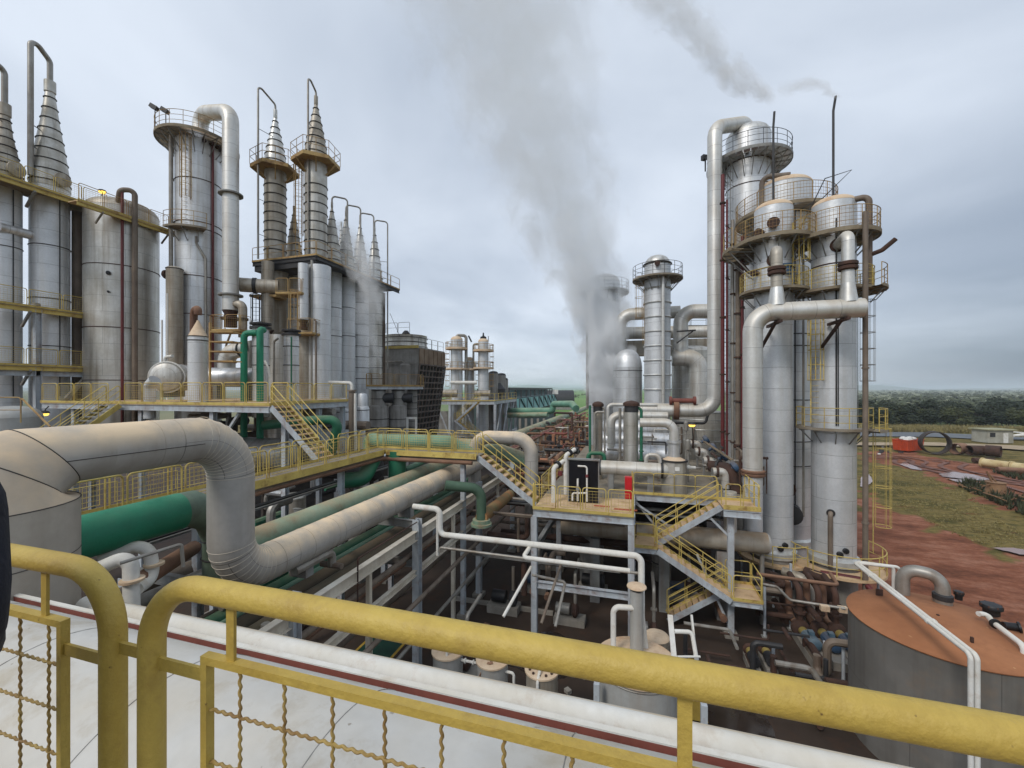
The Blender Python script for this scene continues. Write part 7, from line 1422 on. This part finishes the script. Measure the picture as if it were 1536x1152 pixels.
def pumps():
    for i, px in enumerate((1225, 1256, 1284)):
        p = atz(px, 984 + i * 3, .35); d = (V((-.1, 1, 0))).normalized(); s = V((d.y, -d.x, 0)); c = V((p.x, p.y, .75))
        t = thing('pump', ('left', 'middle', 'right')[i] + ' one of three blue motored pumps between the switchback stair and the rusty tank', 'pump', (p.x, p.y, 0), 'blue pumps by the tank')
        MB().box((p.x, p.y + .7, .2), (.62, 2.3, .4)).build('plinth', m_conc, t)
        mb = MB().lathe([(.05, 0), (.2, .02), (.26, .08), (.26, .2)], c, n=20, axis=d); mb.lathe([(.24, .2), (.24, .8), (.16, .86)], c, n=20, axis=d)
        for k in range(14): a = k * 2 * pi / 14; e = s * cos(a) + V((0, 0, 1)) * sin(a); mb.bar(c + d * .2 + e * .25, c + d * .78 + e * .25, .012, .03, up=e)
        mb.build('motor', m_bluel if i == 0 else m_blue, t); MB().box(c + V((0, 0, .32)) + d * .45, (.2, .24, .14)).build('terminal_box', m_bluel, t)
        MB().lathe([(.14, .86), (.18, .9), (.18, 1.15), (.14, 1.2)], c, n=16, axis=d).build('coupling_guard', M('yellow_guard', S(150, 132, 74), rough=.6), t)
        MB().lathe([(.2, 1.2), (.36, 1.28), (.38, 1.42), (.3, 1.55), (.16, 1.6), (.16, 1.8)], c, n=22, axis=d).build('casing', m_rustd, t)
        MB().tube([c + d * 1.42 + V((0, 0, .25)), c + d * 1.42 + V((0, 0, 1.7)), c + d * 2.4 + V((0, 0, 2.0))], .13, .35, n=14).lathe([(.24, -.05), (.24, .05)], c + d * 1.42 + V((0, 0, .7)), n=14).lathe([(.24, -.05), (.24, .05)], c + d * 1.42 + V((0, 0, 1.1)), n=14).build('discharge_pipe', m_rustd, t)
        MB().tube([c + d * 1.7, c + d * 2.4, c + d * 2.5 + V((0, 0, 1.6))], .15, .3, n=14).build('suction_pipe', m_rust, t)
    for i, (px, D) in enumerate(((1186, 19.6), (1237, 16.2), (1265, 16.0), (1160, 16.4), (1147, 19.0))):
        p = atz(px, HOR + 11.5 / D * FOC, 0); zt = (3.2, 1.6, 1.6, 1.2, 2.4)[i]; t = thing('post', ('tall pale grey post right of the stair landing', 'short pale post in front of the middle blue pump', 'short pale post in front of the right blue pump', 'short pale post left of the pumps, near the yellow handrail', 'thin post under the lower stair landing')[i], 'post', (p.x, p.y, 0)); MB().tube([(p.x, p.y, 0), (p.x, p.y, zt)], .06, n=10).build('post', m_steel, t); MB().box((p.x, p.y, .1), (.25, .25, .06)).build('base_plate', m_steeld, t)
    a, b = atd(1135, 861, 19.5), atd(1257, 878, 18.5); pipe('long rusty pipe level under the base walkway ending in a bend', [a, b, b + V((.1, 1.0, .1))], .085, m_rust, .2, n=12)
    for i, px in enumerate((1176, 1213, 1247)):
        p = atd(px, 880, 20.4); pipe(('left', 'middle', 'right')[i] + ' fat rusty bend falling from the tower foot behind the pumps', [p + V((-.9, .7, .35)), p + V((0, 0, .3)), p + V((.08, -.1, -2.3))], .24, m_rustd if i != 1 else m_alus, .5, n=16)
    a, b, c = atd(1143, 876, 19), atd(1165, 880, 18.8), atd(1185, 900, 18.6); pipe('grey handrail like pipe bent down to the tall pale post', [a, b, c, atd(1268, 913, 17.6)], .06, m_greyp, .2, n=10)
    for i, (px, py) in enumerate(((1237, 912), (1264, 914))): p = atd(px, py, 17.7); MB().box(p, (.32, .2, .22)).build('junction_box', m_cream, None, ('left', 'right')[i] + ' cream junction box on the grey pipe above the pumps', 'junction box', origin=p)
    p = atd(1279, 921, 17); t = thing('small_sign', 'small white sign plate beside the rusty tank', 'sign', p); MB().box(p, (.24, .02, .22), YAW).build('plate', m_white, t); MB().bar(p - V((0, -.02, 1.6)), p + V((0, .02, 0)), .04, .04).build('post', m_steeld, t)
    p = atd(1290, 880, 20); pipe('dark red bent pipe just behind the rusty tank lid', [p + V((-1.4, .6, .25)), p + V((.2, .3, .25)), p + V((.6, -1.0, -.5))], .12, m_dred, .2, n=12)
    clutter(20, 'rusty pipe in the tangle around the pumps below the towers', 'rusty pipe tangle by the pumps', [m_rustd, m_rustd, m_brown, m_rustd], ((5.2, 10.2), (17.8, 23.5), (.4, 2.0)), (.05, .15), 31)
    clutter(16, 'dull pipe in the gloom below the switchback stair', 'pipes below the switchback stair', [m_rustd, m_greyp, m_dark], ((2.0, 7.2), (16.0, 20.0), (.3, 1.6)), (.04, .11), 32)
    for i, px in enumerate((1128, 1152)): p = atz(px, 992, .35); t = thing('pump', ('left', 'right')[i] + ' one of two small dark pumps with yellow guards below the stair landing', 'pump', (p.x, p.y, 0)); c = V((p.x, p.y, .6)); MB().box((p.x, p.y, .18), (.4, 1.2, .36)).build('plinth', m_conc, t); MB().lathe([(.05, -.5), (.2, -.48), (.2, 0), (.1, .05)], c, n=16, axis=(0, 1, 0)).build('motor', m_dark, t); MB().lathe([(.14, .05), (.16, .1), (.16, .3)], c, n=14, axis=(0, 1, 0)).build('coupling_guard', MATS['yellow_guard'], t); MB().lathe([(.2, .3), (.26, .4), (.2, .5)], c, n=16, axis=(0, 1, 0)).build('casing', m_rustd, t)
    t = thing('kerb', 'low pale kerb on the ground in front of the pumps', 'kerb', (6, 15, 0)); MB().bar((1.5, 14.2, .12), (7.2, 14.2, .12), .12, .2).build('kerb_wall', m_conc, t)
    t = thing('guard_rail', 'plain pale pipe rail on the ground between grey tank and rusty tank', 'railing', (4, 13.2, 0)); mb = MB().tube([(2.3, 13.3, .9), (7, 13.3, .9)], .045, n=8)
    for x in (3.2, 5.1, 6.9): mb.tube([(x, 13.3, 0), (x, 13.3, .95)], .045, n=8)
    mb.build('rails', m_steel, t)
pumps()
def middle_tanks():
    c = atd(955, HOR, 12.6); c = V((c.x, c.y, 0)); r = 1.18; z = 3.2
    t = thing('dosing_tank', 'pale grey round tank with cream lid behind the yellow handrail', 'tank', c); MB().lathe([(r, 0), (r, z)], c, n=48).build('wall', m_tankl, t); MB().lathe([(r + .05, -.05), (r + .05, .02), (.02, .16)], c + V((0, 0, z)), n=48).build('lid', m_cream, t); MB().ring(c + V((0, 0, z - .12)), r + .02, .025, n=48).build('rim_pipe', m_greyp, t)
    q = c + V((-.55, -.75, z + .1)); MB().lathe([(.2, -.03), (.2, .05), (.05, .07)], q, n=18).build('hatch', m_cream, t)
    MB().box(c + V((.35, -1.13, 1.9)), (.34, .02, .05), .3).build('blue_stripe_plate', m_blue, t); MB().box(c + V((-.05, -1.18, 1.93)), (.2, .02, .08), -.05).build('plate', m_white, t)
    p = aty(955, 880, 13.4); t = thing('vent_stack', 'pale grey vent stack with flat cream cap standing over the grey tank', 'vent', (p.x, p.y, z)); zt = zat(885, dy(955, 13.4)); MB().lathe([(.2, 0), (.2, zt - z)], (p.x, p.y, z), n=24).build('stack', m_tankl, t); MB().lathe([(.17, 0), (.17, .12)], (p.x, p.y, zt), n=20).build('dark_gap', m_black, t); MB().lathe([(.12, .1), (.30, .1), (.29, .13), (.03, .2)], (p.x, p.y, zt), n=28).build('cap', m_cream, t)
    a = aty(920, 910, 13.2); pipe('white upside-down U pipe left of the pale vent stack', [(a.x, a.y, z), (a.x, a.y, a.z), (p.x - .1, a.y + .1, a.z)], .085, m_white, .2, n=14)
    t = thing('access_ladder', 'white sloping ladder rails with curved handrail right of the pale vent stack', 'ladder', aty(1010, 1000, 13)); b0, b1 = aty(1005, 922, 13), aty(1016, 985, 12.2); c0, c1 = aty(1037, 922, 13.3), aty(1050, 985, 12.5)
    MB().bar(b0, b1 + V((0, 0, -1)), .14, .07).build('rail', m_white, t); MB().bar(c0, c1 + V((0, 0, -1)), .05, .1).build('rail', m_white, t); MB().tube([aty(1012, 947, 12.8), aty(1038, 948, 12.9), aty(1045, 990, 12.6)], .06, .12, n=10).build('curved_handrail', m_white, t); MB().tube([b1, c1], .03).build('rung', m_white, t)
    c2 = aty(985, 955, 15.2); vessel('small_drum', 'dusty cream topped drum behind the pale vent stack', 'drum', (c2.x, c2.y), 0, zat(955, dy(985, 15.2)), .42, m_alus, 'dome', .15, m_cream)
    for i, px in enumerate((672, 739, 813)):
        p = aty(px, 985, 12.8); x = p.x; zt = 2.62; rr = .5; t = thing('filter_vessel', ('left', 'middle', 'right')[i] + ' of three upright filters, ' + ('with a small valve on its pale lid', 'with a rust streak on its lid', 'with a spotted rusty bolted lid')[i], 'filter', (x, 12.8, 0), 'filters behind the handrail'); MB().lathe([(rr, 0), (rr, zt)], (x, 12.8, 0), n=36).build('shell', m_tankl if i < 2 else m_alus, t); MB().lathe([(rr + .05, 0), (rr + .05, .05), (.02, .07)], (x, 12.8, zt), n=36).build('lid', m_cream, t)
        MB().tube([(x, 12.8, zt), (x, 12.8, zt + .28)], .06, n=10).lathe([(.1, 0), (.1, .04)], (x, 12.8, zt + .28), n=12).build('top_nozzle', m_white, t)
        if i == 0: MB().lathe([(.05, 0), (.09, .03), (.04, .2)], (x - .12, 12.75, zt + .06), n=10).build('valve', m_rustd, t)
        if i == 1: MB().box((x + .02, 12.6, zt + .078), (.08, .26, .006), .5).box((x - .02, 12.5, zt + .081), (.12, .1, .006)).build('rust_streak', m_rust, t)
        if i == 2:
            for k in range(12): a = k * pi / 6; MB().lathe([(.04, 0), (.04, .05)], (x + .4 * cos(a), 12.8 + .4 * sin(a), zt + .05), n=7).build('bolt', m_rustd, t)
    xs = [aty(px, 985, 12.8).x for px in (672, 739, 813)]
    pipe('white feed pipe passing over the three filters', [(xs[0] + .1, 12.5, 1.4), (xs[0] + .1, 12.5, 2.95), (xs[2] - .25, 12.6, 2.95), (xs[2] - .2, 12.7, 3.2)], .045, m_white, .12, n=10); pipe('short white link pipe between the left and middle filters', [(xs[0] + .5, 12.75, 2.45), (xs[1] - .48, 12.75, 2.45)], .045, m_white, n=10, flanges=[((xs[0] + .65, 12.75, 2.45), (1, 0, 0), 1.8, .04), ((xs[1] - .65, 12.75, 2.45), (1, 0, 0), 1.8, .04)], fm=m_white)
    pipe('white drop pipe right of the middle filter', [(xs[1] + .45, 12.7, 2.4), (xs[1] + .75, 12.7, 2.4), (xs[1] + .75, 12.7, 0)], .045, m_white, .1, n=10); pipe('white drop pipe down the front of the right filter', [(xs[2], 12.75, 2.9), (xs[2] - .02, 12.25, 2.6), (xs[2] - .02, 12.25, 0)], .05, m_white, .12, n=10)
    p = aty(716, 1015, 11.2); t = thing('steel_plate_post', 'rust stained upright channel in front of the filters', 'post', (p.x, p.y, 0)); MB().bar((p.x - .16, p.y, 0), (p.x - .16, p.y, p.z), .3, .02).bar((p.x + .03, p.y + .1, 0), (p.x + .03, p.y + .1, p.z), .02, .22).bar((p.x + .16, p.y, 0), (p.x + .16, p.y, p.z - .02), .24, .02).build('channel', M('rust_stained_steel', S(150, 128, 106), S(118, 80, 56), rough=.8, ns=1.5), t)
    for i, px in enumerate((895, 1056)): q = aty(px, 1010, 12.0); t = thing('support_post', ('pale square post left of the grey tank', 'pale square post right of the grey tank')[i], 'post', (q.x, q.y, 0)); MB().bar((q.x, q.y, 0), (q.x, q.y, 3.1), .16, .16).build('post', m_steel, t); MB().box((q.x, q.y, .1), (.3, .3, .08)).build('base_plate', m_steeld, t)
    pts = [atd(x, y, 8.6) for x, y in ((110, 880), (150, 838), (222, 812), (232, 826), (232, 868), (205, 885))]
    pipe('cream white pipe with long bend and flange beside the green pipe', [atd(150, 838, 9), atd(222, 812, 9.4), atd(231, 865, 9.4), atd(205, 884, 8.8)], .13, m_white, .3, n=16, flanges=[(atd(231, 846, 9.4), (0, 0, 1), 1.5, .05)], fm=m_cream)
    pipe('second cream white pipe, lower, bending down with a flange', [atd(150, 852, 8.4), atd(196, 832, 8.6), atd(198, 940, 8.4)], .14, m_white, .3, n=16, flanges=[(atd(198, 870, 8.5), (0, 0, 1), 1.5, .05)], fm=m_cream)
    pipe('thin grey angle rail behind the white bends', [atd(180, 845, 8.0), atd(272, 816, 8.6), atd(275, 850, 8.6)], .035, m_greyp, .05, n=8)
    pipe('reddish dusty pipe running behind the white bends to the rack', [atd(205, 875, 9), atd(290, 822, 12)], .2, m_rust, n=14)
    clutter(14, 'dull pipe in the shade between the bright green pipe and the rack', 'pipes below the bright green pipe', [m_greyp, m_rustd, m_brown, m_grnd], ((-12.5, -8.7), (7.5, 12), (3.2, 6.4)), (.04, .13), 33)
middle_tanks()

# ================================================================== WHERE THE PHOTOGRAPHER STANDS
def near_vessel():
    t = thing('white_duct', 'big white painted horizontal vessel just below the yellow guard rail', 'vessel', (-3, 2.6, 7.78)); r = 1.2
    MB().tube([(-12, 2.6, 7.78), (8, 2.6, 7.78)], r, n=72).build('shell', m_whitev, t)
    for x in (-7.4, -5.6, -3.9, -2.15, -.45, 1.3, 3): MB().tube([(x, 2.6 + (r + .001) * cos(2 * pi * j / 60), 7.78 + (r + .001) * sin(2 * pi * j / 60)) for j in range(60)], .005, n=4, closed=True).build('ring_seam', m_greyp, t)
    t = thing('edge_angle', 'red primed edge strip with white top behind the white vessel', 'edge strip', (-3, 3.6, 8.5)); MB().box((-1, 3.6, 8.53), (22, .02, .11)).build('red_web', m_redlead, t); MB().box((-1, 3.62, 8.593), (22, .06, .016)).build('white_flange', m_white, t)
    pipe('long white pipe running level behind the red edge strip', [(-8.4, 4.4, 8.05), (13, 4.4, 8.05)], .132, m_white, n=24, flanges=[]); pipe('second white pipe with dusty top right behind the long white one', [(-8.4, 4.66, 7.90), (13, 4.66, 7.90)], .11, M('dusty_white_pipe', S(206, 200, 188), S(190, 180, 162), rough=.6, ns=1, dust=(S(196, 180, 154), .7)), n=18)
near_vessel()
def guard_rail():
    t = thing('guard_rail', 'thick yellow foreground guard rail with rounded corners and crimped wire mesh', 'railing', (0, .775, 9.92)); Y = .775; zt = 10.996; zf = 9.92; R = .03
    xl = aty(170, 1000, Y).x; xr = aty(228, 1000, Y).x; dxr = -2.9
    for (a, b) in ((dxr, xl), (xr, 1.75)): MB().tube([(a, Y, zf), (a, Y, zt), (b, Y, zt), (b, Y, zf)], R, .165, n=24, k=12).build('hand_rail', m_rail, t)
    zq = 10.828; hw = .0095
    for (a, b, sa, sb) in ((dxr + .09, aty(95, 1000, Y).x, 0, 1), (aty(311, 1000, Y).x, 1.66, 1, 0)):
        fr = MB(); z1, z0 = zq, 10.02
        fr.bar((a - hw, Y, z1), (b + hw, Y, z1), .022, .019); fr.bar((a - hw, Y, z0), (b + hw, Y, z0), .022, .019); fr.bar((a, Y, z1 - hw), (a, Y, z0 + hw), .019, .0215, up=(0, 1, 0)); fr.bar((b, Y, z1 - hw), (b, Y, z0 + hw), .019, .0215, up=(0, 1, 0)); o = fr.build('mesh_frame', m_rail, t)
        w = MB(); amp = .0021; per = .025
        def crimp(p0, p1, off):
            L = (p1 - p0).length; n = int(L / per * 8); d = (p1 - p0) / n; side = V((0, 1, 0)) if False else (V((1, 0, 0)) if abs(d.z) > abs(d.x) else V((0, 0, 1)))
            w.tube([p0 + d * i + side * amp * sin(i * pi / 4 + off) + V((0, 1, 0)) * amp * .5 * cos(i * pi / 4 + off) for i in range(n + 1)], .0038, n=6)
        k = 0; x = a + (.055 if sa else .03)
        step = .134
        x = a + .106 if sa else b - .064 - step * int((b - a - .08) / step)
        while x < b - .02: crimp(V((x, Y, z0)), V((x, Y, z1)), k); x += step; k += 1
        z = z1 - .125
        while z > z0 + .02: crimp(V((a, Y, z)), V((b, Y, z)), k); z -= .13; k += 1
        w.build('crimped_wire_mesh', M('brownish_yellow_wire', S(178, 152, 86), S(134, 102, 60), rough=.6, ns=12), o)
        xs = (aty(68, 900, Y).x, dxr + .5) if not sa else (aty(347, 930, Y).x, aty(1027, 1080, Y).x)
        for x in xs: MB().bar((x, Y, zq + .009), (x, Y, zt - R + .004), .024, .008, up=(0, 1, 0)).build('rail_strut', m_rail, t)
        x0, x1 = (b + hw, xl - R + .004) if not sa else (xr + R - .004, a - hw); z = 10.755 if not sa else 10.785
        MB().bar((x0, Y, z), (x1, Y, z), .008, .032).build('side_lug', m_rail, t)
    MB().bar((xl + R - .004, Y, 10.80), (xr - R + .004, Y, 10.80), .01, .03).build('joining_lug', m_rail, t)
    t = thing('viewing_platform', 'grating platform the photograph was taken from', 'platform', (0, -.6, 9.9)); MB().box((-.3, -.7, 9.87), (6.5, 3.0, .06)).build('grating', m_deckg, t)
    for x in (-3, 2.4): MB().ibeam((x, -2.1, 9.72), (x, .75, 9.72), .12, .22).build('floor_beam', m_steeld, t)
guard_rail()
def person():
    m_j = M('dark_navy_jacket', S(18, 22, 38), S(12, 15, 26), rough=.85, ns=8, bump=.2, bs=60); m_sk = M('skin', S(176, 122, 92), S(160, 106, 80), rough=.5, ns=6); m_tr = M('dark_trousers', S(40, 42, 50), S(30, 32, 38), rough=.9, ns=8); m_h = M('dark_hair', S(34, 26, 22), S(24, 18, 16), rough=.6, ns=20)
    base = atd(-258, HOR, .8); base = V((base.x, base.y, 9.9)); face = V((cos(radians(110)), sin(radians(110)), 0)); rt = V((face.y, -face.x, 0)); up = V((0, 0, 1))
    P = lambda r, f, z: base + rt * r + face * f + up * z
    t = thing('person', 'person in a dark navy jacket standing at the rail, cut off by the left edge', 'person', base)
    def skin(name, joints, edges, radii, mat, parent, lev=2):
        me = bpy.data.meshes.new(name); me.from_pydata([j - world_of(parent) for j in joints], edges, []); me.materials.append(mat); o = bpy.data.objects.new(name, me); COL.objects.link(o); o.parent = parent
        o.modifiers.new('skin', 'SKIN'); sv = me.skin_vertices[0].data
        for i, r in enumerate(radii): sv[i].radius = (r, r) if not isinstance(r, tuple) else r; sv[i].use_root = (i == 0)
        s = o.modifiers.new('sub', 'SUBSURF'); s.levels = lev; s.render_levels = lev
        me.polygons.foreach_set('use_smooth', [True] * len(me.polygons)); o.modifiers['skin'].use_smooth_shade = True
        return o
    J = [P(0, 0, .92), P(0, .01, 1.08), P(0, .0, 1.30), P(0, -.01, 1.42), P(0, .01, 1.55), P(0, .03, 1.66)]; R = [.11, .10, .11, .06, .054, .062]; E = [(0, 1), (1, 2), (2, 3), (3, 4), (4, 5)]
    def add(ps, rs, at):
        k = at
        for p, r in zip(ps, rs): J.append(p); R.append(r); E.append((k, len(J) - 1)); k = len(J) - 1
        return k
    add([P(-.18, 0, 1.38), P(-.26, -.02, 1.14), P(-.24, .2, 1.02)], [.055, .045, .03], 3); add([P(.18, 0, 1.38), P(.275, -.04, 1.15), P(.0, .12, 1.0), P(-.06, .14, .99)], [.055, .045, .032, .028], 3)
    add([P(-.1, 0, .86), P(-.11, .02, .48), P(-.11, -.02, .1), P(-.11, .12, .05)], [.105, .07, .05, .045], 0); add([P(.1, 0, .86), P(.11, .02, .48), P(.11, -.02, .1), P(.11, .12, .05)], [.105, .07, .05, .045], 0)
    b = skin('body', J, E, R, m_sk, t)
    def oval(z, w, d, f=0.0): return [P(w * cos(2 * pi * q / 28), f + d * sin(2 * pi * q / 28), z) for q in range(28)]
    jk = MB().rings([oval(*q) for q in ((.84, .19, .14), (.90, .195, .145), (1.05, .175, .13), (1.2, .195, .145), (1.34, .215, .145), (1.42, .19, .12), (1.47, .11, .085), (1.50, .075, .075, .01), (1.545, .078, .078, .015))], [0] * 29, [.1 * q for q in range(9)]).build('jacket', m_j, t)
    for ps, sd in (([P(-.16, 0, 1.42), P(-.215, 0, 1.36), P(-.265, -.02, 1.14), P(-.22, .1, 1.03), P(-.2, .17, .99)], 0), ([P(.16, 0, 1.42), P(.215, 0, 1.36), P(.285, -.05, 1.14), P(.14, .09, 1.03), P(.0, .13, 1.0)], 1)):
        q = fillet(ps, .09, 6); MB().tube(q, [(.082 - .034 * k / (len(q) - 1)) for k in range(len(q))], n=16).build('sleeve', m_j, jk)
    tr = MB().rings([oval(*q) for q in ((.76, .12, .12), (.82, .175, .135), (.92, .172, .13), (1.0, .165, .125))], [0] * 29, [0, .1, .2, .3]).build('trousers', m_tr, t)
    for k in (-1, 1): MB().tube([P(.085 * k, 0, .86), P(.1 * k, .01, .7), P(.11 * k, .02, .48), P(.11 * k, -.01, .28), P(.11 * k, -.02, .07)], [.105, .1, .078, .072, .068], n=18).build('trouser_leg', m_tr, tr)
    hc = P(0, .04, 1.68); MB().lathe([(.02, -.125), (.055, -.11), (.075, -.05), (.082, .02), (.078, .07), (.05, .11), (.01, .122)], hc, n=24).build('head', m_sk, t); MB().lathe([(.088, .0), (.09, .05), (.082, .085), (.055, .118), (.01, .132)], hc - face * .012, n=24).build('hair', m_h, t)
    MB().lathe([(.018, 0), (.008, .03)], hc + face * .07 - up * .02, axis=face, n=8).build('nose', m_sk, t); MB().box(hc + face * .076 - up * .065, (.05, .012, .01), math.atan2(rt.y, rt.x)).build('mouth', M('lips', S(150, 84, 76)), t)
    for k in (-1, 1): MB().lathe([(.004, -.012), (.011, -.006), (.011, .004), (.003, .01)], hc + face * .072 + rt * .032 * k + up * .015, axis=face, n=10).build('eye', m_dark, t); MB().lathe([(.012, 0), (.03, .006), (.03, .012), (.008, .016)], hc + rt * .08 * k, axis=rt * k, n=12).build('ear', m_sk, t)
    for side, w in ((-1, P(-.24, .2, 1.02)), (1, P(-.06, .14, .99))):
        d = face; u = rt * side
        hj = [w, w + d * .05, w + d * .09]; he = [(0, 1), (1, 2)]; hr = [(.024, .03), (.022, .038), (.018, .036)]
        for q in range(4):
            k = len(hj); o = rt * (-.03 + .02 * q); L = (.07, .078, .074, .058)[q]; b0 = w + d * .09 + o; hj += [b0, b0 + d * L * .5 - up * .006, b0 + d * L * .85 - up * .03, b0 + d * L * .9 - up * .05]; he += [(2, k), (k, k + 1), (k + 1, k + 2), (k + 2, k + 3)]; hr += [.010, .0095, .0085, .007]
        k = len(hj); b0 = w + d * .03 - u * .03; hj += [b0, b0 + d * .035 - u * .02 - up * .01, b0 + d * .06 - u * .02 - up * .03]; he += [(1, k), (k, k + 1), (k + 1, k + 2)]; hr += [.013, .011, .009]
        skin('hand', hj, he, hr, m_sk, t, 1)
        MB().lathe([(.02, -.1), (.05, -.06), (.052, .1), (.045, .16), (.02, .19)], P(.11 * side, .02, .045), axis=face, n=14).build('shoe', m_black, t)
person()

# ================================================================== STEAM AND HAZE
def plume(name, label, pts, radii, dens, seed, ns, thr, col=(.95, .96, .97), fade=1.0):
    """a real cloud of vapour: a tube of droplets round a bent axis; density falls off from the axis and is broken up by noise"""
    P = [V(p) for p in pts]; a, b = P[0], P[-1]; ax = (b - a); L = ax.length; q = ax.to_track_quat('Z', 'Y'); Rm = q.to_matrix(); inv = Rm.transposed()
    loc = [inv @ (p - a) for p in P]
    mb = MB(); o = bpy.data.objects.new(name, None)
    m = bpy.data.materials.new(name + '_vapour'); m.use_nodes = True; nt = m.node_tree; nt.nodes.clear(); N = nt.nodes.new; K = nt.links.new
    out = N('ShaderNodeOutputMaterial'); pv = N('ShaderNodeVolumePrincipled'); K(pv.outputs[0], out.inputs['Volume']); pv.inputs['Color'].default_value = (*col, 1); pv.inputs['Anisotropy'].default_value = -0.25
    tc = N('ShaderNodeTexCoord'); sp = N('ShaderNodeSeparateXYZ'); K(tc.outputs['Object'], sp.inputs[0])
    def cv(vals):
        f = N('ShaderNodeFloatCurve'); c = f.mapping.curves[0]
        lo, hi = min(vals), max(vals); hi = hi if hi - lo > 1e-6 else lo + 1
        pts_ = [(loc[i].z / L, (vals[i] - lo) / (hi - lo)) for i in range(len(vals))]
        c.points[0].location = pts_[0]; c.points[1].location = pts_[-1]
        for p_ in pts_[1:-1]: c.points.new(*p_)
        f.mapping.update(); return f, lo, hi
    t = N('ShaderNodeMath'); t.operation = 'DIVIDE'; t.use_clamp = True; K(sp.outputs[2], t.inputs[0]); t.inputs[1].default_value = L
    def curve(vals):
        f, lo, hi = cv(vals); K(t.outputs[0], f.inputs['Value']); r = N('ShaderNodeMath'); r.operation = 'MULTIPLY_ADD'; K(f.outputs[0], r.inputs[0]); r.inputs[1].default_value = hi - lo; r.inputs[2].default_value = lo; return r.outputs[0]
    cx, cyv, cr = curve([p.x for p in loc]), curve([p.y for p in loc]), curve(radii)
    def mth(op, a_, b_=None, cl=False):
        n = N('ShaderNodeMath'); n.operation = op; n.use_clamp = cl
        for i, w in enumerate((a_, b_)):
            if w is None: continue
            if isinstance(w, (int, float)): n.inputs[i].default_value = w
            else: K(w, n.inputs[i])
        return n.outputs[0]
    ex, ey = mth('DIVIDE', mth('SUBTRACT', sp.outputs[0], cx), cr), mth('DIVIDE', mth('SUBTRACT', sp.outputs[1], cyv), cr)
    rr = mth('SQRT', mth('ADD', mth('MULTIPLY', ex, ex), mth('MULTIPLY', ey, ey)))
    nz = N('ShaderNodeTexNoise'); nz.inputs['Scale'].default_value = ns; nz.inputs['Detail'].default_value = 5; nz.inputs['Roughness'].default_value = .6; nz.inputs['Distortion'].default_value = .6
    mp = N('ShaderNodeMapping'); mp.inputs['Location'].default_value = (seed, seed * 2, 0); mp.inputs['Scale'].default_value = (1, 1, .7); K(tc.outputs['Object'], mp.inputs[0]); K(mp.outputs[0], nz.inputs['Vector'])
    fall = mth('SUBTRACT', 1.0, rr, True)
    v = mth('MULTIPLY', mth('SUBTRACT', mth('ADD', fall, mth('MULTIPLY', mth('SUBTRACT', nz.outputs[0], .5), 2.6)), thr), 1.4, True)
    v = mth('MULTIPLY', v, mth('GREATER_THAN', fall, 0.001)); ft = curve(dens)
    end = mth('MULTIPLY', mth('MULTIPLY', t.outputs[0], 14.0, True), 1.0)
    K(mth('MULTIPLY', mth('MULTIPLY', v, ft), end), pv.inputs['Density'])
    n = 14; rs = []
    for i, p in enumerate(loc):
        rs.append([p + V((cos(2 * pi * j / n), sin(2 * pi * j / n), 0)) * radii[i] * 1.05 for j in range(n)])
    mb.rings(rs, [0] * (n + 1), [0] * len(rs)); ob = mb.build(name, m, None, label, 'steam', kind='stuff'); ob.location = a; ob.rotation_euler = q.to_euler()
    return ob
D = 39.0
A = lambda px, py, k=0: atd(px, py, D + k)
plume('steam_plume', 'thick column of steam rising from the right hand plant and leaning left into the clouds', [A(914, 612), A(906, 545), A(898, 470), A(878, 400), A(838, 300), A(800, 190), A(762, 60), A(720, -120)], [1.8, 3.0, 3.5, 4.5, 6.4, 8.4, 10.5, 12.5], [2.6, 2.6, 1.5, .6, .24, .14, .10, .07], 3.1, .40, .20, (.97, .985, 1))
D = 34.5
plume('steam_wisp', 'thin steam drifting among the row of spires on the left', [A(556, 560), A(553, 480), A(548, 410), A(530, 370), A(508, 330)], [.9, 1.5, 2.0, 1.7, 1.0], [.7, .8, 1.0, .8, .3], 7.7, .8, .3, (1, 1, 1))
D = 22.5
plume('vent_smoke', 'grey smoke trail blown left from the taller left vent mast', [A(1161, 160), A(1150, 142), A(1110, 122), A(1075, 85), A(1035, 35), A(985, -10), A(940, -60)], [.12, .5, .8, .95, 1.25, 1.6, 2.0], [1.6, 1.8, 1.6, 1.2, .8, .55, .35], 5.3, 1.3, .2)
D = 21.5
plume('vent_smoke', 'small grey smoke trail from the right vent mast', [A(1264, 147), A(1250, 140), A(1225, 127), A(1195, 130), A(1165, 136)], [.08, .3, .42, .5, .5], [1.4, 1.5, 1.2, .8, .3], 2.2, 2.0, .2)
def haze():
    mb = MB().box((0, 4500, 29), (19500, 16500, 62)); m = bpy.data.materials.new('haze_air'); m.use_nodes = True; nt = m.node_tree; nt.nodes.clear(); out = nt.nodes.new('ShaderNodeOutputMaterial'); pv = nt.nodes.new('ShaderNodeVolumePrincipled'); pv.inputs['Color'].default_value = (.80, .88, .97, 1); pv.inputs['Density'].default_value = 2.4e-4; nt.links.new(pv.outputs[0], out.inputs['Volume']); mb.build('haze', m, kind='stuff')
haze()
